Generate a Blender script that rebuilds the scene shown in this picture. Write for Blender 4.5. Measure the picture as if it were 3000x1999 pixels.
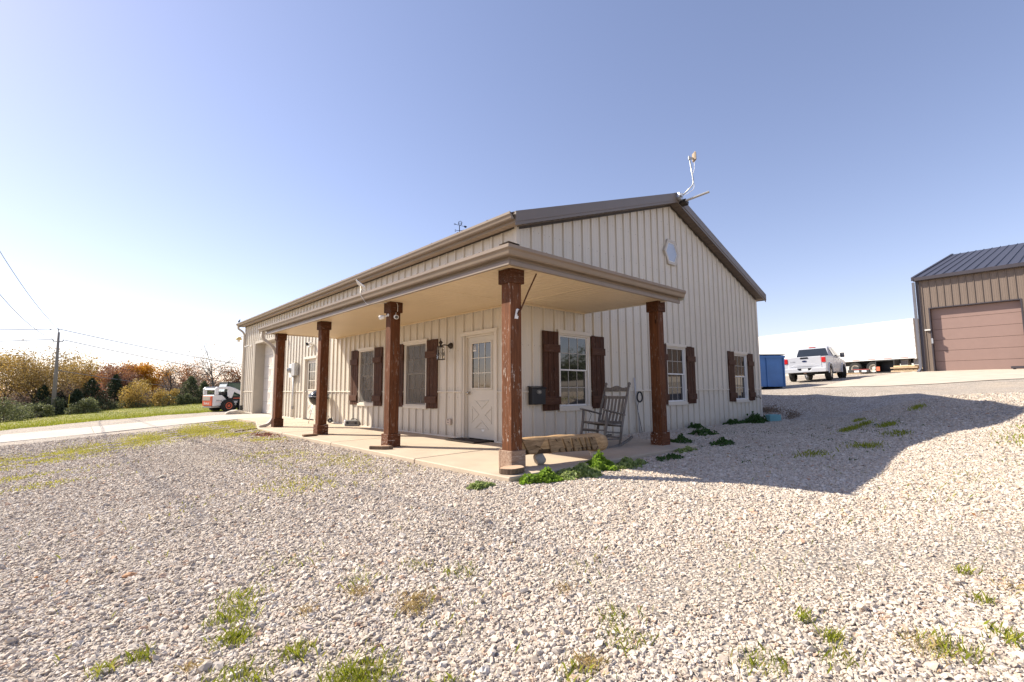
import bpy, bmesh, math, random
import numpy as np
from mathutils import Vector, Matrix, Euler
R = math.radians
SC = bpy.context.scene
for o in list(bpy.data.objects): bpy.data.objects.remove(o)
COL = SC.collection

# ------------------------------------------------------------------ camera
cam = bpy.data.cameras.new('camera'); cam_o = bpy.data.objects.new('camera', cam); COL.objects.link(cam_o)
cam.sensor_width = 36.0; cam.lens = 1401.78 / 3000 * 36; cam.clip_start = 0.05; cam.clip_end = 3000
rx = Vector((0.73822209, -0.67453593, -0.00542366)); uy = Vector((-0.06316059, -0.07712441, 0.99501888)); fz = Vector((0.67159428, 0.73420236, 0.09953903))
CAM = Vector((-5.7780778, -6.1793172, 0.96230678))
m = Matrix.Identity(4)
for i in range(3):
    m[i][0] = rx[i]; m[i][1] = uy[i]; m[i][2] = -fz[i]; m[i][3] = CAM[i]
cam_o.matrix_world = m
SC.camera = cam_o

# ------------------------------------------------------------------ sky and sun
SUN_TO = Vector((-1.0, 1.65, 1.574)).normalized()
ELEV = math.asin(SUN_TO.z); ROT = math.atan2(SUN_TO.x, SUN_TO.y)
w = bpy.data.worlds.new('World'); SC.world = w; w.use_nodes = True
nt = w.node_tree; nt.nodes.clear()
sky = nt.nodes.new('ShaderNodeTexSky'); sky.sky_type = 'NISHITA'; sky.sun_disc = False
sky.sun_elevation = ELEV; sky.sun_rotation = ROT; sky.altitude = 300; sky.air_density = 1.0; sky.dust_density = 0.4; sky.ozone_density = 1.0
bg = nt.nodes.new('ShaderNodeBackground'); bg.inputs['Strength'].default_value = 0.099
wo = nt.nodes.new('ShaderNodeOutputWorld')
tint = nt.nodes.new('ShaderNodeMix'); tint.data_type = 'RGBA'; tint.blend_type = 'MULTIPLY'; tint.inputs[0].default_value = 1.0; tint.inputs[7].default_value = (1.29, 1.13, 1.22, 1)   # white balance of the photograph
gam = nt.nodes.new('ShaderNodeGamma'); gam.inputs[1].default_value = .86; nt.links.new(sky.outputs[0], gam.inputs[0]); nt.links.new(gam.outputs[0], tint.inputs[6]); nt.links.new(tint.outputs[2], bg.inputs[0]); nt.links.new(bg.outputs[0], wo.inputs[0])
sl = bpy.data.lights.new('sun', 'SUN'); sl.energy = 4.6; sl.angle = R(0.53); sl.color = (1.0, 0.92, 0.79)
sun_o = bpy.data.objects.new('sun', sl); COL.objects.link(sun_o); sun_o.location = SUN_TO * 60
sun_o.rotation_euler = (-SUN_TO).to_track_quat('-Z', 'Y').to_euler()
SC.view_settings.view_transform = 'Standard'; SC.view_settings.look = 'None'; SC.view_settings.gamma = 1.0
SC.view_settings.use_curve_mapping = False; SC.view_settings.exposure = 1.02
SC.render.engine = 'CYCLES'
SC.cycles.max_bounces = 8; SC.cycles.diffuse_bounces = 4; SC.cycles.use_denoising = True

rng = np.random.default_rng(7); random.seed(7)

# ------------------------------------------------------------------ materials
MATS = {}
def nodes_of(name):
    m = bpy.data.materials.new(name); m.use_nodes = True
    nt = m.node_tree; b = nt.nodes['Principled BSDF']
    return m, nt, b
def L(nt, a, b): nt.links.new(a, b)
def coords(nt, kind='Object', scale=(1, 1, 1)):
    tc = nt.nodes.new('ShaderNodeTexCoord'); mp = nt.nodes.new('ShaderNodeMapping'); mp.inputs['Scale'].default_value = scale
    L(nt, tc.outputs[kind], mp.inputs[0]); return mp.outputs[0]
def noise(nt, vec, scale, detail=3, rough=.55):
    n = nt.nodes.new('ShaderNodeTexNoise'); n.inputs['Scale'].default_value = scale; n.inputs['Detail'].default_value = detail; n.inputs['Roughness'].default_value = rough
    L(nt, vec, n.inputs['Vector']); return n
def mixc(nt, fac, a, b, mode='MIX'):
    x = nt.nodes.new('ShaderNodeMix'); x.data_type = 'RGBA'; x.blend_type = mode
    for s, v in ((x.inputs[0], fac), (x.inputs[6], a), (x.inputs[7], b)):
        if hasattr(v, 'type') and hasattr(v, 'node'): L(nt, v, s)
        elif isinstance(v, (int, float)): s.default_value = v
        else: s.default_value = (*v, 1)
    return x.outputs[2]
def ramp(nt, fac, stops):
    r = nt.nodes.new('ShaderNodeValToRGB'); e = r.color_ramp.elements
    while len(e) < len(stops): e.new(0.5)
    for k, (p, c) in enumerate(stops):
        e[k].position = p; e[k].color = (*c, 1) if not isinstance(c, (int, float)) else (c, c, c, 1)
    L(nt, fac, r.inputs[0]); return r.outputs[0]
def bump(nt, b, h, strength, dist=.01):
    n = nt.nodes.new('ShaderNodeBump'); n.inputs['Strength'].default_value = strength; n.inputs['Distance'].default_value = dist
    L(nt, h, n.inputs['Height']); L(nt, n.outputs[0], b.inputs['Normal'])
def mat(name, c, rough=.55, metal=0.0, var=.10, vs=3.0, bs=0, bst=.2, scale=(1, 1, 1), spec=.5, dirt=None):
    if name in MATS: return MATS[name]
    m, nt, b = nodes_of(name)
    v = coords(nt, scale=scale); n = noise(nt, v, vs, 4)
    lo = tuple(x * (1 - var) for x in c); hi = tuple(min(1, x * (1 + var)) for x in c)
    col = ramp(nt, n.outputs[0], [(.3, lo), (.7, hi)])
    if dirt:
        n3 = noise(nt, coords(nt, scale=(1, 1, .35)), dirt[1], 6, .7)
        f = ramp(nt, n3.outputs[0], [(dirt[2], 0), (min(1, dirt[2] + .2), dirt[3])])
        col = mixc(nt, f, col, dirt[0])
    L(nt, col, b.inputs['Base Color'])
    b.inputs['Roughness'].default_value = rough; b.inputs['Metallic'].default_value = metal; b.inputs['Specular IOR Level'].default_value = spec
    if bs:
        n2 = noise(nt, v, bs, 3); bump(nt, b, n2.outputs[0], bst)
    MATS[name] = m; return m
def wood(name, c1, c2, axis='z', rough=.7, flecks=0, knots=True, fleckc=(.62, .55, .48)):
    if name in MATS: return MATS[name]
    m, nt, b = nodes_of(name)
    s = {'z': (9, 9, .55), 'x': (.55, 9, 9), 'y': (9, .55, 9)}[axis]
    v = coords(nt, scale=s)
    n = noise(nt, v, 4.0, 6, .65); n.inputs['Distortion'].default_value = .6
    col = ramp(nt, n.outputs[0], [(.28, c1), (.5, tuple((a + d) / 2 for a, d in zip(c1, c2))), (.72, c2)])
    big = noise(nt, coords(nt), 1.7, 3)
    col = mixc(nt, .55, col, ramp(nt, big.outputs[0], [(.3, .72), (.7, 1.12)]), 'MULTIPLY')
    if knots:
        vo = nt.nodes.new('ShaderNodeTexVoronoi'); vo.inputs['Scale'].default_value = 1.0
        L(nt, coords(nt, scale={'z': (5, 5, 2.2), 'x': (2.2, 5, 5), 'y': (5, 2.2, 5)}[axis]), vo.inputs['Vector'])
        col = mixc(nt, ramp(nt, vo.outputs['Distance'], [(.06, .8), (.13, 0)]), col, tuple(x * .35 for x in c1))
    if flecks:
        fn = noise(nt, coords(nt, scale={'z': (26, 26, 5), 'x': (5, 26, 26), 'y': (26, 5, 26)}[axis]), 1.6, 5, .75)
        gn = noise(nt, coords(nt), 2.3, 2)
        f = mixc(nt, 1.0, ramp(nt, fn.outputs[0], [(.57, 0), (.63, 1)]), ramp(nt, gn.outputs[0], [(.38, 0), (.55, flecks)]), 'MULTIPLY')
        col = mixc(nt, f, col, fleckc)
    L(nt, col, b.inputs['Base Color']); b.inputs['Roughness'].default_value = rough; b.inputs['Specular IOR Level'].default_value = .16
    bump(nt, b, n.outputs[0], .45, .006)
    MATS[name] = m; return m
def glass(name, c=(.012, .012, .014), rough=.03, tint=None):
    if name in MATS: return MATS[name]
    m, nt, b = nodes_of(name)
    n = noise(nt, coords(nt), 1.1, 2)
    L(nt, ramp(nt, n.outputs[0], [(.3, tuple(x * .8 for x in c)), (.7, tuple(x * 1.3 for x in c))]), b.inputs['Base Color'])
    b.inputs['Roughness'].default_value = rough; b.inputs['IOR'].default_value = 1.52; b.inputs['Specular IOR Level'].default_value = .9
    bump(nt, b, n.outputs[0], .02, .02)
    MATS[name] = m; return m
def leafmat(name, cols, rough=.6, trans=.35):
    if name in MATS: return MATS[name]
    m, nt, b = nodes_of(name)
    g = nt.nodes.new('ShaderNodeNewGeometry')
    k = len(cols)
    col = ramp(nt, g.outputs['Random Per Island'], [(i / max(1, k - 1), c) for i, c in enumerate(cols)])
    n = noise(nt, coords(nt), .9, 2)
    col = mixc(nt, .6, col, ramp(nt, n.outputs[0], [(.3, .7), (.7, 1.2)]), 'MULTIPLY')
    L(nt, col, b.inputs['Base Color']); b.inputs['Roughness'].default_value = rough; b.inputs['Specular IOR Level'].default_value = .25
    t = nt.nodes.new('ShaderNodeBsdfTranslucent'); L(nt, col, t.inputs[0])
    mx = nt.nodes.new('ShaderNodeMixShader'); mx.inputs[0].default_value = trans
    out = nt.nodes['Material Output']
    L(nt, b.outputs[0], mx.inputs[1]); L(nt, t.outputs[0], mx.inputs[2]); L(nt, mx.outputs[0], out.inputs[0])
    MATS[name] = m; return m

SIDING = mat('siding_paint', (.62, .56, .47), .38, .0, .035, 1.3, dirt=((.40, .34, .27), 2.2, .60, .25))
TRIM = mat('trim_paint', (.64, .575, .48), .4, 0, .03, 2)
TAUPE = mat('taupe_metal', (.225, .170, .122), .42, .0, .06, 2)
RAKE = mat('rake_trim_metal', (.17, .14, .118), .4, 0, .05, 2)
def mud_splash(m):
    nt = m.node_tree; b = nt.nodes['Principled BSDF']; lk = b.inputs['Base Color'].links[0]; src = lk.from_socket
    tc = nt.nodes.new('ShaderNodeTexCoord'); sx = nt.nodes.new('ShaderNodeSeparateXYZ'); L(nt, tc.outputs['Object'], sx.inputs[0])
    n = noise(nt, coords(nt, scale=(5, 5, 1.4)), 3.0, 5, .7)
    a = nt.nodes.new('ShaderNodeMath'); a.operation = 'MULTIPLY_ADD'; a.inputs[1].default_value = .45; a.inputs[2].default_value = -.08; L(nt, n.outputs[0], a.inputs[0])
    d = nt.nodes.new('ShaderNodeMath'); d.operation = 'SUBTRACT'; L(nt, a.outputs[0], d.inputs[0]); L(nt, sx.outputs[2], d.inputs[1])
    f = ramp(nt, d.outputs[0], [(0.0, 0), (.16, .45)]); L(nt, mixc(nt, f, src, (.42, .35, .27)), b.inputs['Base Color'])
mud_splash(SIDING)
VINYL = mat('almond_vinyl', (.68, .54, .355), .45, 0, .04, 1.0)
SOFF = mat('brown_soffit', (.34, .255, .18), .5, 0, .10, 2); SOFD = mat('shaded_rake_soffit', (.13, .095, .07), .5, 0, .10, 2)  # SOFD repeats the soffit with shade put into its colour
POSTW = wood('stained_post_wood', (.052, .0185, .0075), (.175, .063, .024), 'z', .68, .22); POSTC = wood('peeling_post_wood', (.062, .023, .010), (.21, .080, .034), 'z', .68, .85)
CAPW = wood('stained_cap_wood', (.045, .016, .007), (.115, .043, .018), 'x', .65, .15)
BASEW = wood('worn_base_wood', (.07, .025, .011), (.17, .065, .03), 'x', .7, 1.0)
BASEWW = wood('bare_base_wood', (.20, .12, .08), (.42, .30, .22), 'x', .75, 1.0)
SHUT = wood('shutter_wood', (.035, .014, .008), (.105, .043, .022), 'z', .65, .12)
SHUTX = wood('shutter_batten_wood', (.055, .024, .014), (.115, .052, .030), 'x', .65, .08)
SHUTY = wood('shutter_batten_wood_side', (.055, .024, .014), (.115, .052, .030), 'y', .65, .08)
VWHITE = mat('window_vinyl', (.66, .60, .52), .35, 0, .03, 3)
VWHITE2 = mat('white_window_vinyl', (.74, .72, .69), .35, 0, .03, 3)
PANE = glass('window_glass')
PANE2 = glass('door_glass', (.03, .03, .028))
DOORM = mat('door_paint', (.60, .545, .46), .42, 0, .03, 2)
GDOOR = mat('garage_door_paint', (.66, .61, .55), .45, 0, .03, 3)
CONC = mat('concrete', (.47, .38, .28), .85, 0, .10, 1.6, 60, .15, dirt=((.40, .32, .25), 1.3, .55, .5))
BLACK = mat('black_plastic', (.012, .012, .014), .4, 0, .1, 5)
WHITEP = mat('white_plastic', (.78, .76, .72), .4, 0, .03, 5)
STEEL = mat('galvanised_steel', (.55, .55, .55), .4, .85, .08, 20)
BRONZE = mat('aged_bronze', (.055, .042, .032), .5, .6, .15, 20)
RUBBER = mat('rubber', (.02, .019, .018), .85, 0, .2, 8)

# ------------------------------------------------------------------ mesh builder
class MB:
    def __init__(s): s.v = []; s.f = []
    def add(s, vs, fs):
        o = len(s.v); s.v += [tuple(p) for p in vs]; s.f += [tuple(i + o for i in f) for f in fs]; return s
    def box(s, x0, x1, y0, y1, z0, z1):
        x0, x1 = min(x0, x1), max(x0, x1); y0, y1 = min(y0, y1), max(y0, y1); z0, z1 = min(z0, z1), max(z0, z1)
        return s.add([(x0, y0, z0), (x1, y0, z0), (x1, y1, z0), (x0, y1, z0), (x0, y0, z1), (x1, y0, z1), (x1, y1, z1), (x0, y1, z1)],
                     [(0, 3, 2, 1), (4, 5, 6, 7), (0, 1, 5, 4), (1, 2, 6, 5), (2, 3, 7, 6), (3, 0, 4, 7)])
    def obox(s, c, ax, ay, az, h):
        c = Vector(c); ax, ay, az = Vector(ax).normalized(), Vector(ay).normalized(), Vector(az).normalized()
        vs = [c + ax * i * h[0] + ay * j * h[1] + az * k * h[2] for k in (-1, 1) for (i, j) in ((-1, -1), (1, -1), (1, 1), (-1, 1))]
        return s.add(vs, [(0, 3, 2, 1), (4, 5, 6, 7), (0, 1, 5, 4), (1, 2, 6, 5), (2, 3, 7, 6), (3, 0, 4, 7)])
    def bar(s, a, b, wx, wy, up=(0, 0, 1)):
        a, b = Vector(a), Vector(b); d = (b - a); l = d.length; d.normalize(); up = Vector(up)
        sx = d.cross(up)
        if sx.length < 1e-4: sx = d.cross(Vector((1, 0, 0)))
        sx.normalize(); sy = sx.cross(d)
        return s.obox((a + b) / 2, sx, sy, d, (wx / 2, wy / 2, l / 2))
    def tube(s, pts, r, n=8, cap=True):
        pts = [Vector(p) for p in pts]; k = len(pts); rs = r if hasattr(r, '__len__') else [r] * k
        vs = []; prev = None
        for i, p in enumerate(pts):
            d = (pts[min(i + 1, k - 1)] - pts[max(i - 1, 0)])
            if d.length < 1e-9: d = Vector((0, 0, 1))
            d.normalize()
            if prev is None:
                a = d.orthogonal().normalized()
            else:
                a = prev - d * prev.dot(d)
                if a.length < 1e-6: a = d.orthogonal()
                a.normalize()
            prev = a; b = d.cross(a)
            for j in range(n):
                t = 2 * math.pi * j / n; vs.append(p + (a * math.cos(t) + b * math.sin(t)) * rs[i])
        fs = []
        for i in range(k - 1):
            for j in range(n):
                fs.append((i * n + j, i * n + (j + 1) % n, (i + 1) * n + (j + 1) % n, (i + 1) * n + j))
        if cap: fs += [tuple(range(n))[::-1], tuple((k - 1) * n + j for j in range(n))]
        return s.add(vs, fs)
    def lathe(s, prof, c, axis=(0, 0, 1), n=16, cap=True):
        ax = Vector(axis).normalized(); a = ax.orthogonal().normalized(); b = ax.cross(a); c = Vector(c); vs = []
        for r, h in prof:
            for j in range(n):
                t = 2 * math.pi * j / n; vs.append(c + ax * h + (a * math.cos(t) + b * math.sin(t)) * r)
        fs = []
        for i in range(len(prof) - 1):
            for j in range(n):
                fs.append((i * n + j, i * n + (j + 1) % n, (i + 1) * n + (j + 1) % n, (i + 1) * n + j))
        if cap and prof[0][0] > 1e-5: fs.append(tuple(range(n))[::-1])
        if cap and prof[-1][0] > 1e-5: fs.append(tuple((len(prof) - 1) * n + j for j in range(n)))
        return s.add(vs, fs)
    def prism(s, poly, fn, d0, d1):
        n = len(poly); vs = [fn(u, v, d0) for u, v in poly] + [fn(u, v, d1) for u, v in poly]
        fs = [tuple(range(n))[::-1], tuple(range(n, 2 * n))] + [(i, (i + 1) % n, (i + 1) % n + n, i + n) for i in range(n)]
        return s.add(vs, fs)
    def strip(s, A, B):
        n = len(A); return s.add(list(A) + list(B), [(i, i + 1, n + i + 1, n + i) for i in range(n - 1)])
    def ring(s, outer, inner, fn, d0, d1):
        n = len(outer); vs = [fn(*p, d0) for p in outer] + [fn(*p, d0) for p in inner] + [fn(*p, d1) for p in outer] + [fn(*p, d1) for p in inner]
        fs = []
        for i in range(n):
            j = (i + 1) % n
            fs += [(i, j, n + j, n + i), (2 * n + i, 3 * n + i, 3 * n + j, 2 * n + j), (i, 2 * n + i, 2 * n + j, j), (n + i, n + j, 3 * n + j, 3 * n + i)]
        return s.add(vs, fs)

OFF = {}
def tag(o, label=None, cat=None, group=None, kind=None):
    if label: o['label'] = label
    if cat: o['category'] = cat
    if group: o['group'] = group
    if kind: o['kind'] = kind
    return o
def thing(name, label, cat, loc=(0, 0, 0), rotz=0, group=None, local=False):
    o = bpy.data.objects.new(name, None); COL.objects.link(o); o.empty_display_size = .2
    o.location = loc; o.rotation_euler = (0, 0, rotz); OFF[o.name] = Vector((0, 0, 0)) if local else Vector(loc)
    return tag(o, label, cat, group)
def fix_normals(me):
    bm = bmesh.new(); bm.from_mesh(me); bmesh.ops.recalc_face_normals(bm, faces=bm.faces); bm.to_mesh(me); bm.free()
def obj(name, mb, mt, parent=None, smooth=False, bevel=0, at=None, fixn=True, kind=None, label=None):
    off = OFF[parent.name] if parent else (Vector(at) if at is not None else Vector((0, 0, 0)))
    me = bpy.data.meshes.new(name)
    me.from_pydata([tuple(Vector(p) - off) for p in mb.v], [], mb.f)
    if fixn: fix_normals(me)
    me.materials.append(mt)
    if smooth:
        me.polygons.foreach_set('use_smooth', [True] * len(me.polygons))
    o = bpy.data.objects.new(name, me); COL.objects.link(o)
    if parent: o.parent = parent
    else: o.location = off
    OFF[o.name] = off
    if smooth == 'auto':
        md = o.modifiers.new('edge', 'EDGE_SPLIT'); md.split_angle = R(40)
    if bevel:
        md = o.modifiers.new('bevel', 'BEVEL'); md.width = bevel; md.segments = 1; md.limit_method = 'ANGLE'; md.angle_limit = R(50)
    if kind: o['kind'] = kind
    if label: o['label'] = label
    return o
def copy_tree(o, parent=None):
    c = o.copy(); COL.objects.link(c)
    if parent: c.parent = parent; c.matrix_parent_inverse = Matrix.Identity(4)
    OFF[c.name] = OFF.get(o.name, Vector((0, 0, 0)))
    for ch in list(o.children): copy_tree(ch, c)
    return c
def npmesh(name, V, F, mt, parent=None, kind=None, smooth=False, at=(0, 0, 0)):
    me = bpy.data.meshes.new(name); V = np.asarray(V, dtype=np.float32) - np.asarray(at, dtype=np.float32); F = np.asarray(F, dtype=np.int32)
    k = F.shape[1]
    me.vertices.add(len(V)); me.vertices.foreach_set('co', V.ravel())
    me.loops.add(F.size); me.loops.foreach_set('vertex_index', F.ravel())
    me.polygons.add(len(F)); me.polygons.foreach_set('loop_start', np.arange(0, F.size, k, dtype=np.int32)); me.polygons.foreach_set('loop_total', np.full(len(F), k, dtype=np.int32))
    if smooth: me.polygons.foreach_set('use_smooth', np.ones(len(F), dtype=bool))
    me.update(calc_edges=True); me.materials.append(mt)
    o = bpy.data.objects.new(name, me); COL.objects.link(o)
    if parent: o.parent = parent
    else: o.location = at
    OFF[o.name] = Vector(at)
    if kind: o['kind'] = kind
    return o
def text(name, body, size, mt, parent, loc, rot, depth=.002):
    cu = bpy.data.curves.new(name, 'FONT'); cu.body = body; cu.size = size; cu.extrude = depth; cu.align_x = 'CENTER'; cu.align_y = 'CENTER'; cu.resolution_u = 2
    tmp = bpy.data.objects.new('tmp_text', cu); COL.objects.link(tmp); dg = bpy.context.evaluated_depsgraph_get(); me = bpy.data.meshes.new_from_object(tmp.evaluated_get(dg)); bpy.data.objects.remove(tmp)
    me.materials.clear(); me.materials.append(mt); o = bpy.data.objects.new(name, me); COL.objects.link(o); o.parent = parent; o.location = loc; o.rotation_euler = rot
    return o

# ------------------------------------------------------------------ terrain
CP = np.array([
 (-2.3,-2.3,-.10),(-2.3,0,-.10),(-2.3,3,-.10),(-2.3,6,-.10),(-2.3,8.2,-.10),(-1.6,10.5,-.09),(0,-2.4,-.10),(2.6,-2.0,-.08),(2.6,-.4,-.05),(4,-.3,-.05),(6,-.3,-.07),(8,-.3,-.08),(10,-.4,-.12),(10.9,-.8,-.12),
 (-.3,-4.9,-.05),(2,-4.9,.02),(4,-4.9,.09),(5.2,-5.2,.19),(8.2,-5.94,.38),(9,-6,.5),(9.9,-5.4,.62),(12.2,-4.2,.70),(13.25,-3,.70),(13.25,-1,.72),(13.25,.8,.70),(13.2,3,.68),
 (0,-3.2,-.09),(3,-3.2,-.05),(5,-2,-.06),(6,-3.5,.03),(8,-2.2,-.05),(8,-4,.16),(10,-2.3,.0),(10.5,-3.6,.3),(11.7,-.5,-.06),(11.9,-1.4,-.02),(12.1,-2.3,.2),(12.3,0,.30),(12.5,-.8,.33),(11.6,1.2,-.02),(12.5,1.5,.4),
 (-5.8,-6.2,-.30),(-4.3,-4.6,-.28),(-2.8,-6,-.20),(0,-8,-.05),(4,-8,.15),(8,-9,.5),(-4,-2.5,-.20),(-5,0,-.24),(-5,4,-.26),(-5,8,-.29),(-8,-3,-.42),(-8,4,-.46),(-8,9,-.46),(-10,-10,-.6),(-3,10,-.16),
 (-1.4,13.3,-.07),(-3,13.1,-.16),(-5,13.1,-.31),(-7.2,13.1,-.44),(-1.4,16.8,-.08),(-3,16.6,-.165),(-5,16.6,-.30),(-7.3,16.6,-.45),(-11,14.5,-.72),(-.4,18.8,-.07),
 (.2,27.5,-.33),(-4.6,24.5,-.45),(-7.8,22,-.6),(-12,20,-.9),(4,27,-.30),(8,31,-.30),(-6.8,46,-.92),(-9.7,46,-1.25),(-1.4,48.6,-.42),(2.6,48,-.26),(10,48,-.2),(-16,40,-1.8),(-8,60,-1.5),(4,65,-.8),
 (16,-4,.85),(16,1,.76),(20.6,2.4,.89),(20,-3.5,1.2),(24,3,1.27),(24.8,1.5,1.36),(28.4,3.3,1.42),(28.7,-2.2,1.78),(28.6,-6,1.78),(24,-6,1.55),(20,-8,1.2),(24,-12,1.6),(40.5,3,2.0),(41,0,2.1),(34,0,1.85),(44,12,2.0),(52,-4,2.2),(30,-20,1.9),
 (12,20,-.1),(14,10,.5),(20,12,.9),(60,40,2.2),(80,0,2.5),(40,-40,1.5),(0,-40,-1.2),(-25,-25,-2),(-40,0,-3),(-40,40,-4),(-30,90,-5),(10,100,-2),(60,100,1),(100,-60,2.5),(-80,-60,-5),(120,60,3),(-90,60,-6),(0,160,-4),(0,-120,-3)], dtype=float)
def _U(d): return d
def _fit():
    n = len(CP); X = CP[:, :2]; D = np.hypot(X[:, None, 0] - X[None, :, 0], X[:, None, 1] - X[None, :, 1])
    A = np.zeros((n + 3, n + 3)); A[:n, :n] = _U(D) - np.eye(n) * .02; A[:n, n] = 1; A[:n, n + 1:] = X; A[n, :n] = 1; A[n + 1:, :n] = X.T
    b = np.zeros(n + 3); b[:n] = CP[:, 2]; return np.linalg.solve(A, b)
_W = _fit()
def in_slab(x, y, e=0.0):
    a = (x > -2.08 - e) & (x < 2.35 + e) & (y > -2.08 - e) & (y < .1)
    b = (x > -2.08 - e) & (x < .1) & (y > -2.08 - e) & (y < 7.9 + e)
    c = (x > -1.37 - e) & (x < .1) & (y > 7.9) & (y < 16.9 + e)
    d = (x > -11.5) & (x < .1) & (y > 13.15 - e) & (y < 16.7 + e)
    t = (x > -2.08 - e) & (x < .1) & (y > 7.8) & (y < 7.9 + (x + 2.08) / .71 * 3.0 + e) & (y < 10.95)
    return a | b | c | d | t
def in_house(x, y, e=0.0): return (x > -e) & (x < 10.954 + e) & (y > -e) & (y < 18.485 + e)
def H(x, y, drop=True):
    x = np.asarray(x, float); y = np.asarray(y, float); sh = np.broadcast(x, y).shape
    xf = np.broadcast_to(x, sh).ravel(); yf = np.broadcast_to(y, sh).ravel(); out = np.zeros(len(xf)); n = len(CP)
    for i in range(0, len(xf), 20000):
        a, b = xf[i:i + 20000], yf[i:i + 20000]
        D = np.hypot(a[:, None] - CP[None, :, 0], b[:, None] - CP[None, :, 1])
        out[i:i + 20000] = _U(D) @ _W[:n] + _W[n] + a * _W[n + 1] + b * _W[n + 2]
    out += .012 * np.sin(xf * 1.7 + np.sin(yf * 1.3)) * np.sin(yf * 1.9 + 1.3 * np.sin(xf * .9))
    if drop:
        out = np.where(in_slab(xf, yf, -.03), out - .09, out)
        out = np.where(in_house(xf, yf, -.05), np.minimum(out, -.35), out)
    return out.reshape(sh)
def h1(x, y, drop=False): return float(H(np.array([x]), np.array([y]), drop)[0])

def gravel_ground_material():
    m, nt, b = nodes_of('gravel_ground')
    v = coords(nt); vo = nt.nodes.new('ShaderNodeTexVoronoi'); vo.inputs['Scale'].default_value = 34; L(nt, v, vo.inputs['Vector'])
    sep = nt.nodes.new('ShaderNodeSeparateColor'); L(nt, vo.outputs['Color'], sep.inputs[0])
    col = ramp(nt, sep.outputs[0], [(0, (.33, .275, .22)), (.3, (.45, .385, .32)), (.7, (.55, .48, .40)), (1, (.64, .58, .51))])
    edge = ramp(nt, vo.outputs['Distance'], [(.25, 1.0), (.8, .55)])
    col = mixc(nt, 1.0, col, edge, 'MULTIPLY')
    big = noise(nt, v, .55, 5, .6)
    col = mixc(nt, ramp(nt, big.outputs[0], [(.50, 0), (.66, .55)]), col, (.50, .41, .31))
    nn = noise(nt, coords(nt), 3.0, 5, .65)
    col = mixc(nt, .5, col, ramp(nt, nn.outputs[0], [(.3, .75), (.7, 1.15)]), 'MULTIPLY')
    L(nt, col, b.inputs['Base Color']); b.inputs['Roughness'].default_value = .9; b.inputs['Specular IOR Level'].default_value = .2
    bump(nt, b, vo.outputs['Distance'], .9, .02)
    for n in nt.nodes:
        if n.type == 'BUMP': n.invert = True
    return m
GRAVG = gravel_ground_material()
def axis_grid(lo, hi, c0, c1, fine, grow=1.22):
    a = list(np.arange(c0, c1 + 1e-6, fine)); s = fine
    x = c1
    while x < hi: s = min(s * grow, 14); x += s; a.append(x)
    s = fine; x = c0; pre = []
    while x > lo: s = min(s * grow, 14); x -= s; pre.append(x)
    return np.array(pre[::-1] + a)
gx = axis_grid(-320, 420, -9, 16, .14); gy = axis_grid(-320, 420, -9, 18, .14)
GX, GY = np.meshgrid(gx, gy); GZ = H(GX, GY)
far = np.clip((np.hypot(GX, GY) - 150) / 150, 0, 1); GZ = GZ * (1 - far) + far * (-4)
nx, ny = len(gx), len(gy)
idx = np.arange(nx * ny).reshape(ny, nx)
F = np.stack([idx[:-1, :-1], idx[:-1, 1:], idx[1:, 1:], idx[1:, :-1]], -1).reshape(-1, 4)
VG = np.stack([GX, GY, GZ], -1).reshape(-1, 3); FC = VG[F].mean(1)
le_ = np.interp(FC[:, 0], [-40, -22, -12, -7.8, -4.6, .2, 8, 24, 60], [6, 14, 19.5, 22, 24.5, 27.5, 31, 37, 50])
wild = (FC[:, 1] > le_ + 2.5) | (FC[:, 0] < -22) | (np.hypot(FC[:, 0] - 20, FC[:, 1]) > 48) & (FC[:, 0] < 66)
wild |= np.hypot(FC[:, 0] - 20, FC[:, 1]) > 60
HILLM = mat('rough_pasture', (.17, .14, .065), .95, 0, .35, .25, 3, .5)
npmesh('gravel_yard', VG, F[~wild], GRAVG, kind='structure', smooth=True); npmesh('hillside', VG, F[wild], HILLM, kind='structure', smooth=True)

# concrete slabs with open joints
def slab(poly, name='concrete_slab', zt=None, thick=.16, parent=None, mt=None):
    mb = MB(); zf = zt or (lambda x, y: -.012 + .010 * max(x, -2.1) if x < 0 else -.012 + .008 * min(0, y))
    n = len(poly); top = [(x, y, zf(x, y)) for x, y in poly]; bot = [(x, y, zf(x, y) - thick) for x, y in poly]
    mb.add(top + bot, [tuple(range(n)), tuple(range(n, 2 * n))[::-1]] + [(i, (i + 1) % n, (i + 1) % n + n, i + n) for i in range(n)])
    return obj(name, mb, mt or CONC, parent, bevel=.012)
ps = bpy.data.objects.new('porch_slab', None); COL.objects.link(ps); ps['kind'] = 'structure'; OFF['porch_slab'] = Vector((0, 0, 0))
g = .006
slab([(-2.08, -2.08), (.3 - g, -2.08), (.3 - g, -.04 - g), (-2.08, -.04 - g)], parent=ps)
slab([(.3 + g, -2.08), (2.33, -2.08), (2.42, -.9), (2.52, -.002), (.3 + g, -.002)], parent=ps)
slab([(-2.08, -.04 + g), (.298 - g, -.04 + g), (.298 - g, -.004), (-.002, -.004), (-.002, 3.0 - g), (-2.08, 3.0 - g)], parent=ps)
slab([(-2.08, 3.0 + g), (-.002, 3.0 + g), (-.002, 5.9 - g), (-2.08, 5.9 - g)], parent=ps)
slab([(-2.08, 5.9 + g), (-.002, 5.9 + g), (-.002, 9.0 - g), (-1.82, 9.0 - g), (-2.08, 7.9)], parent=ps)
slab([(-1.82, 9.0 + g), (-.002, 9.0 + g), (-.002, 13.1 - g), (-1.38, 13.1 - g), (-1.35, 10.95)], parent=ps)
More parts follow.
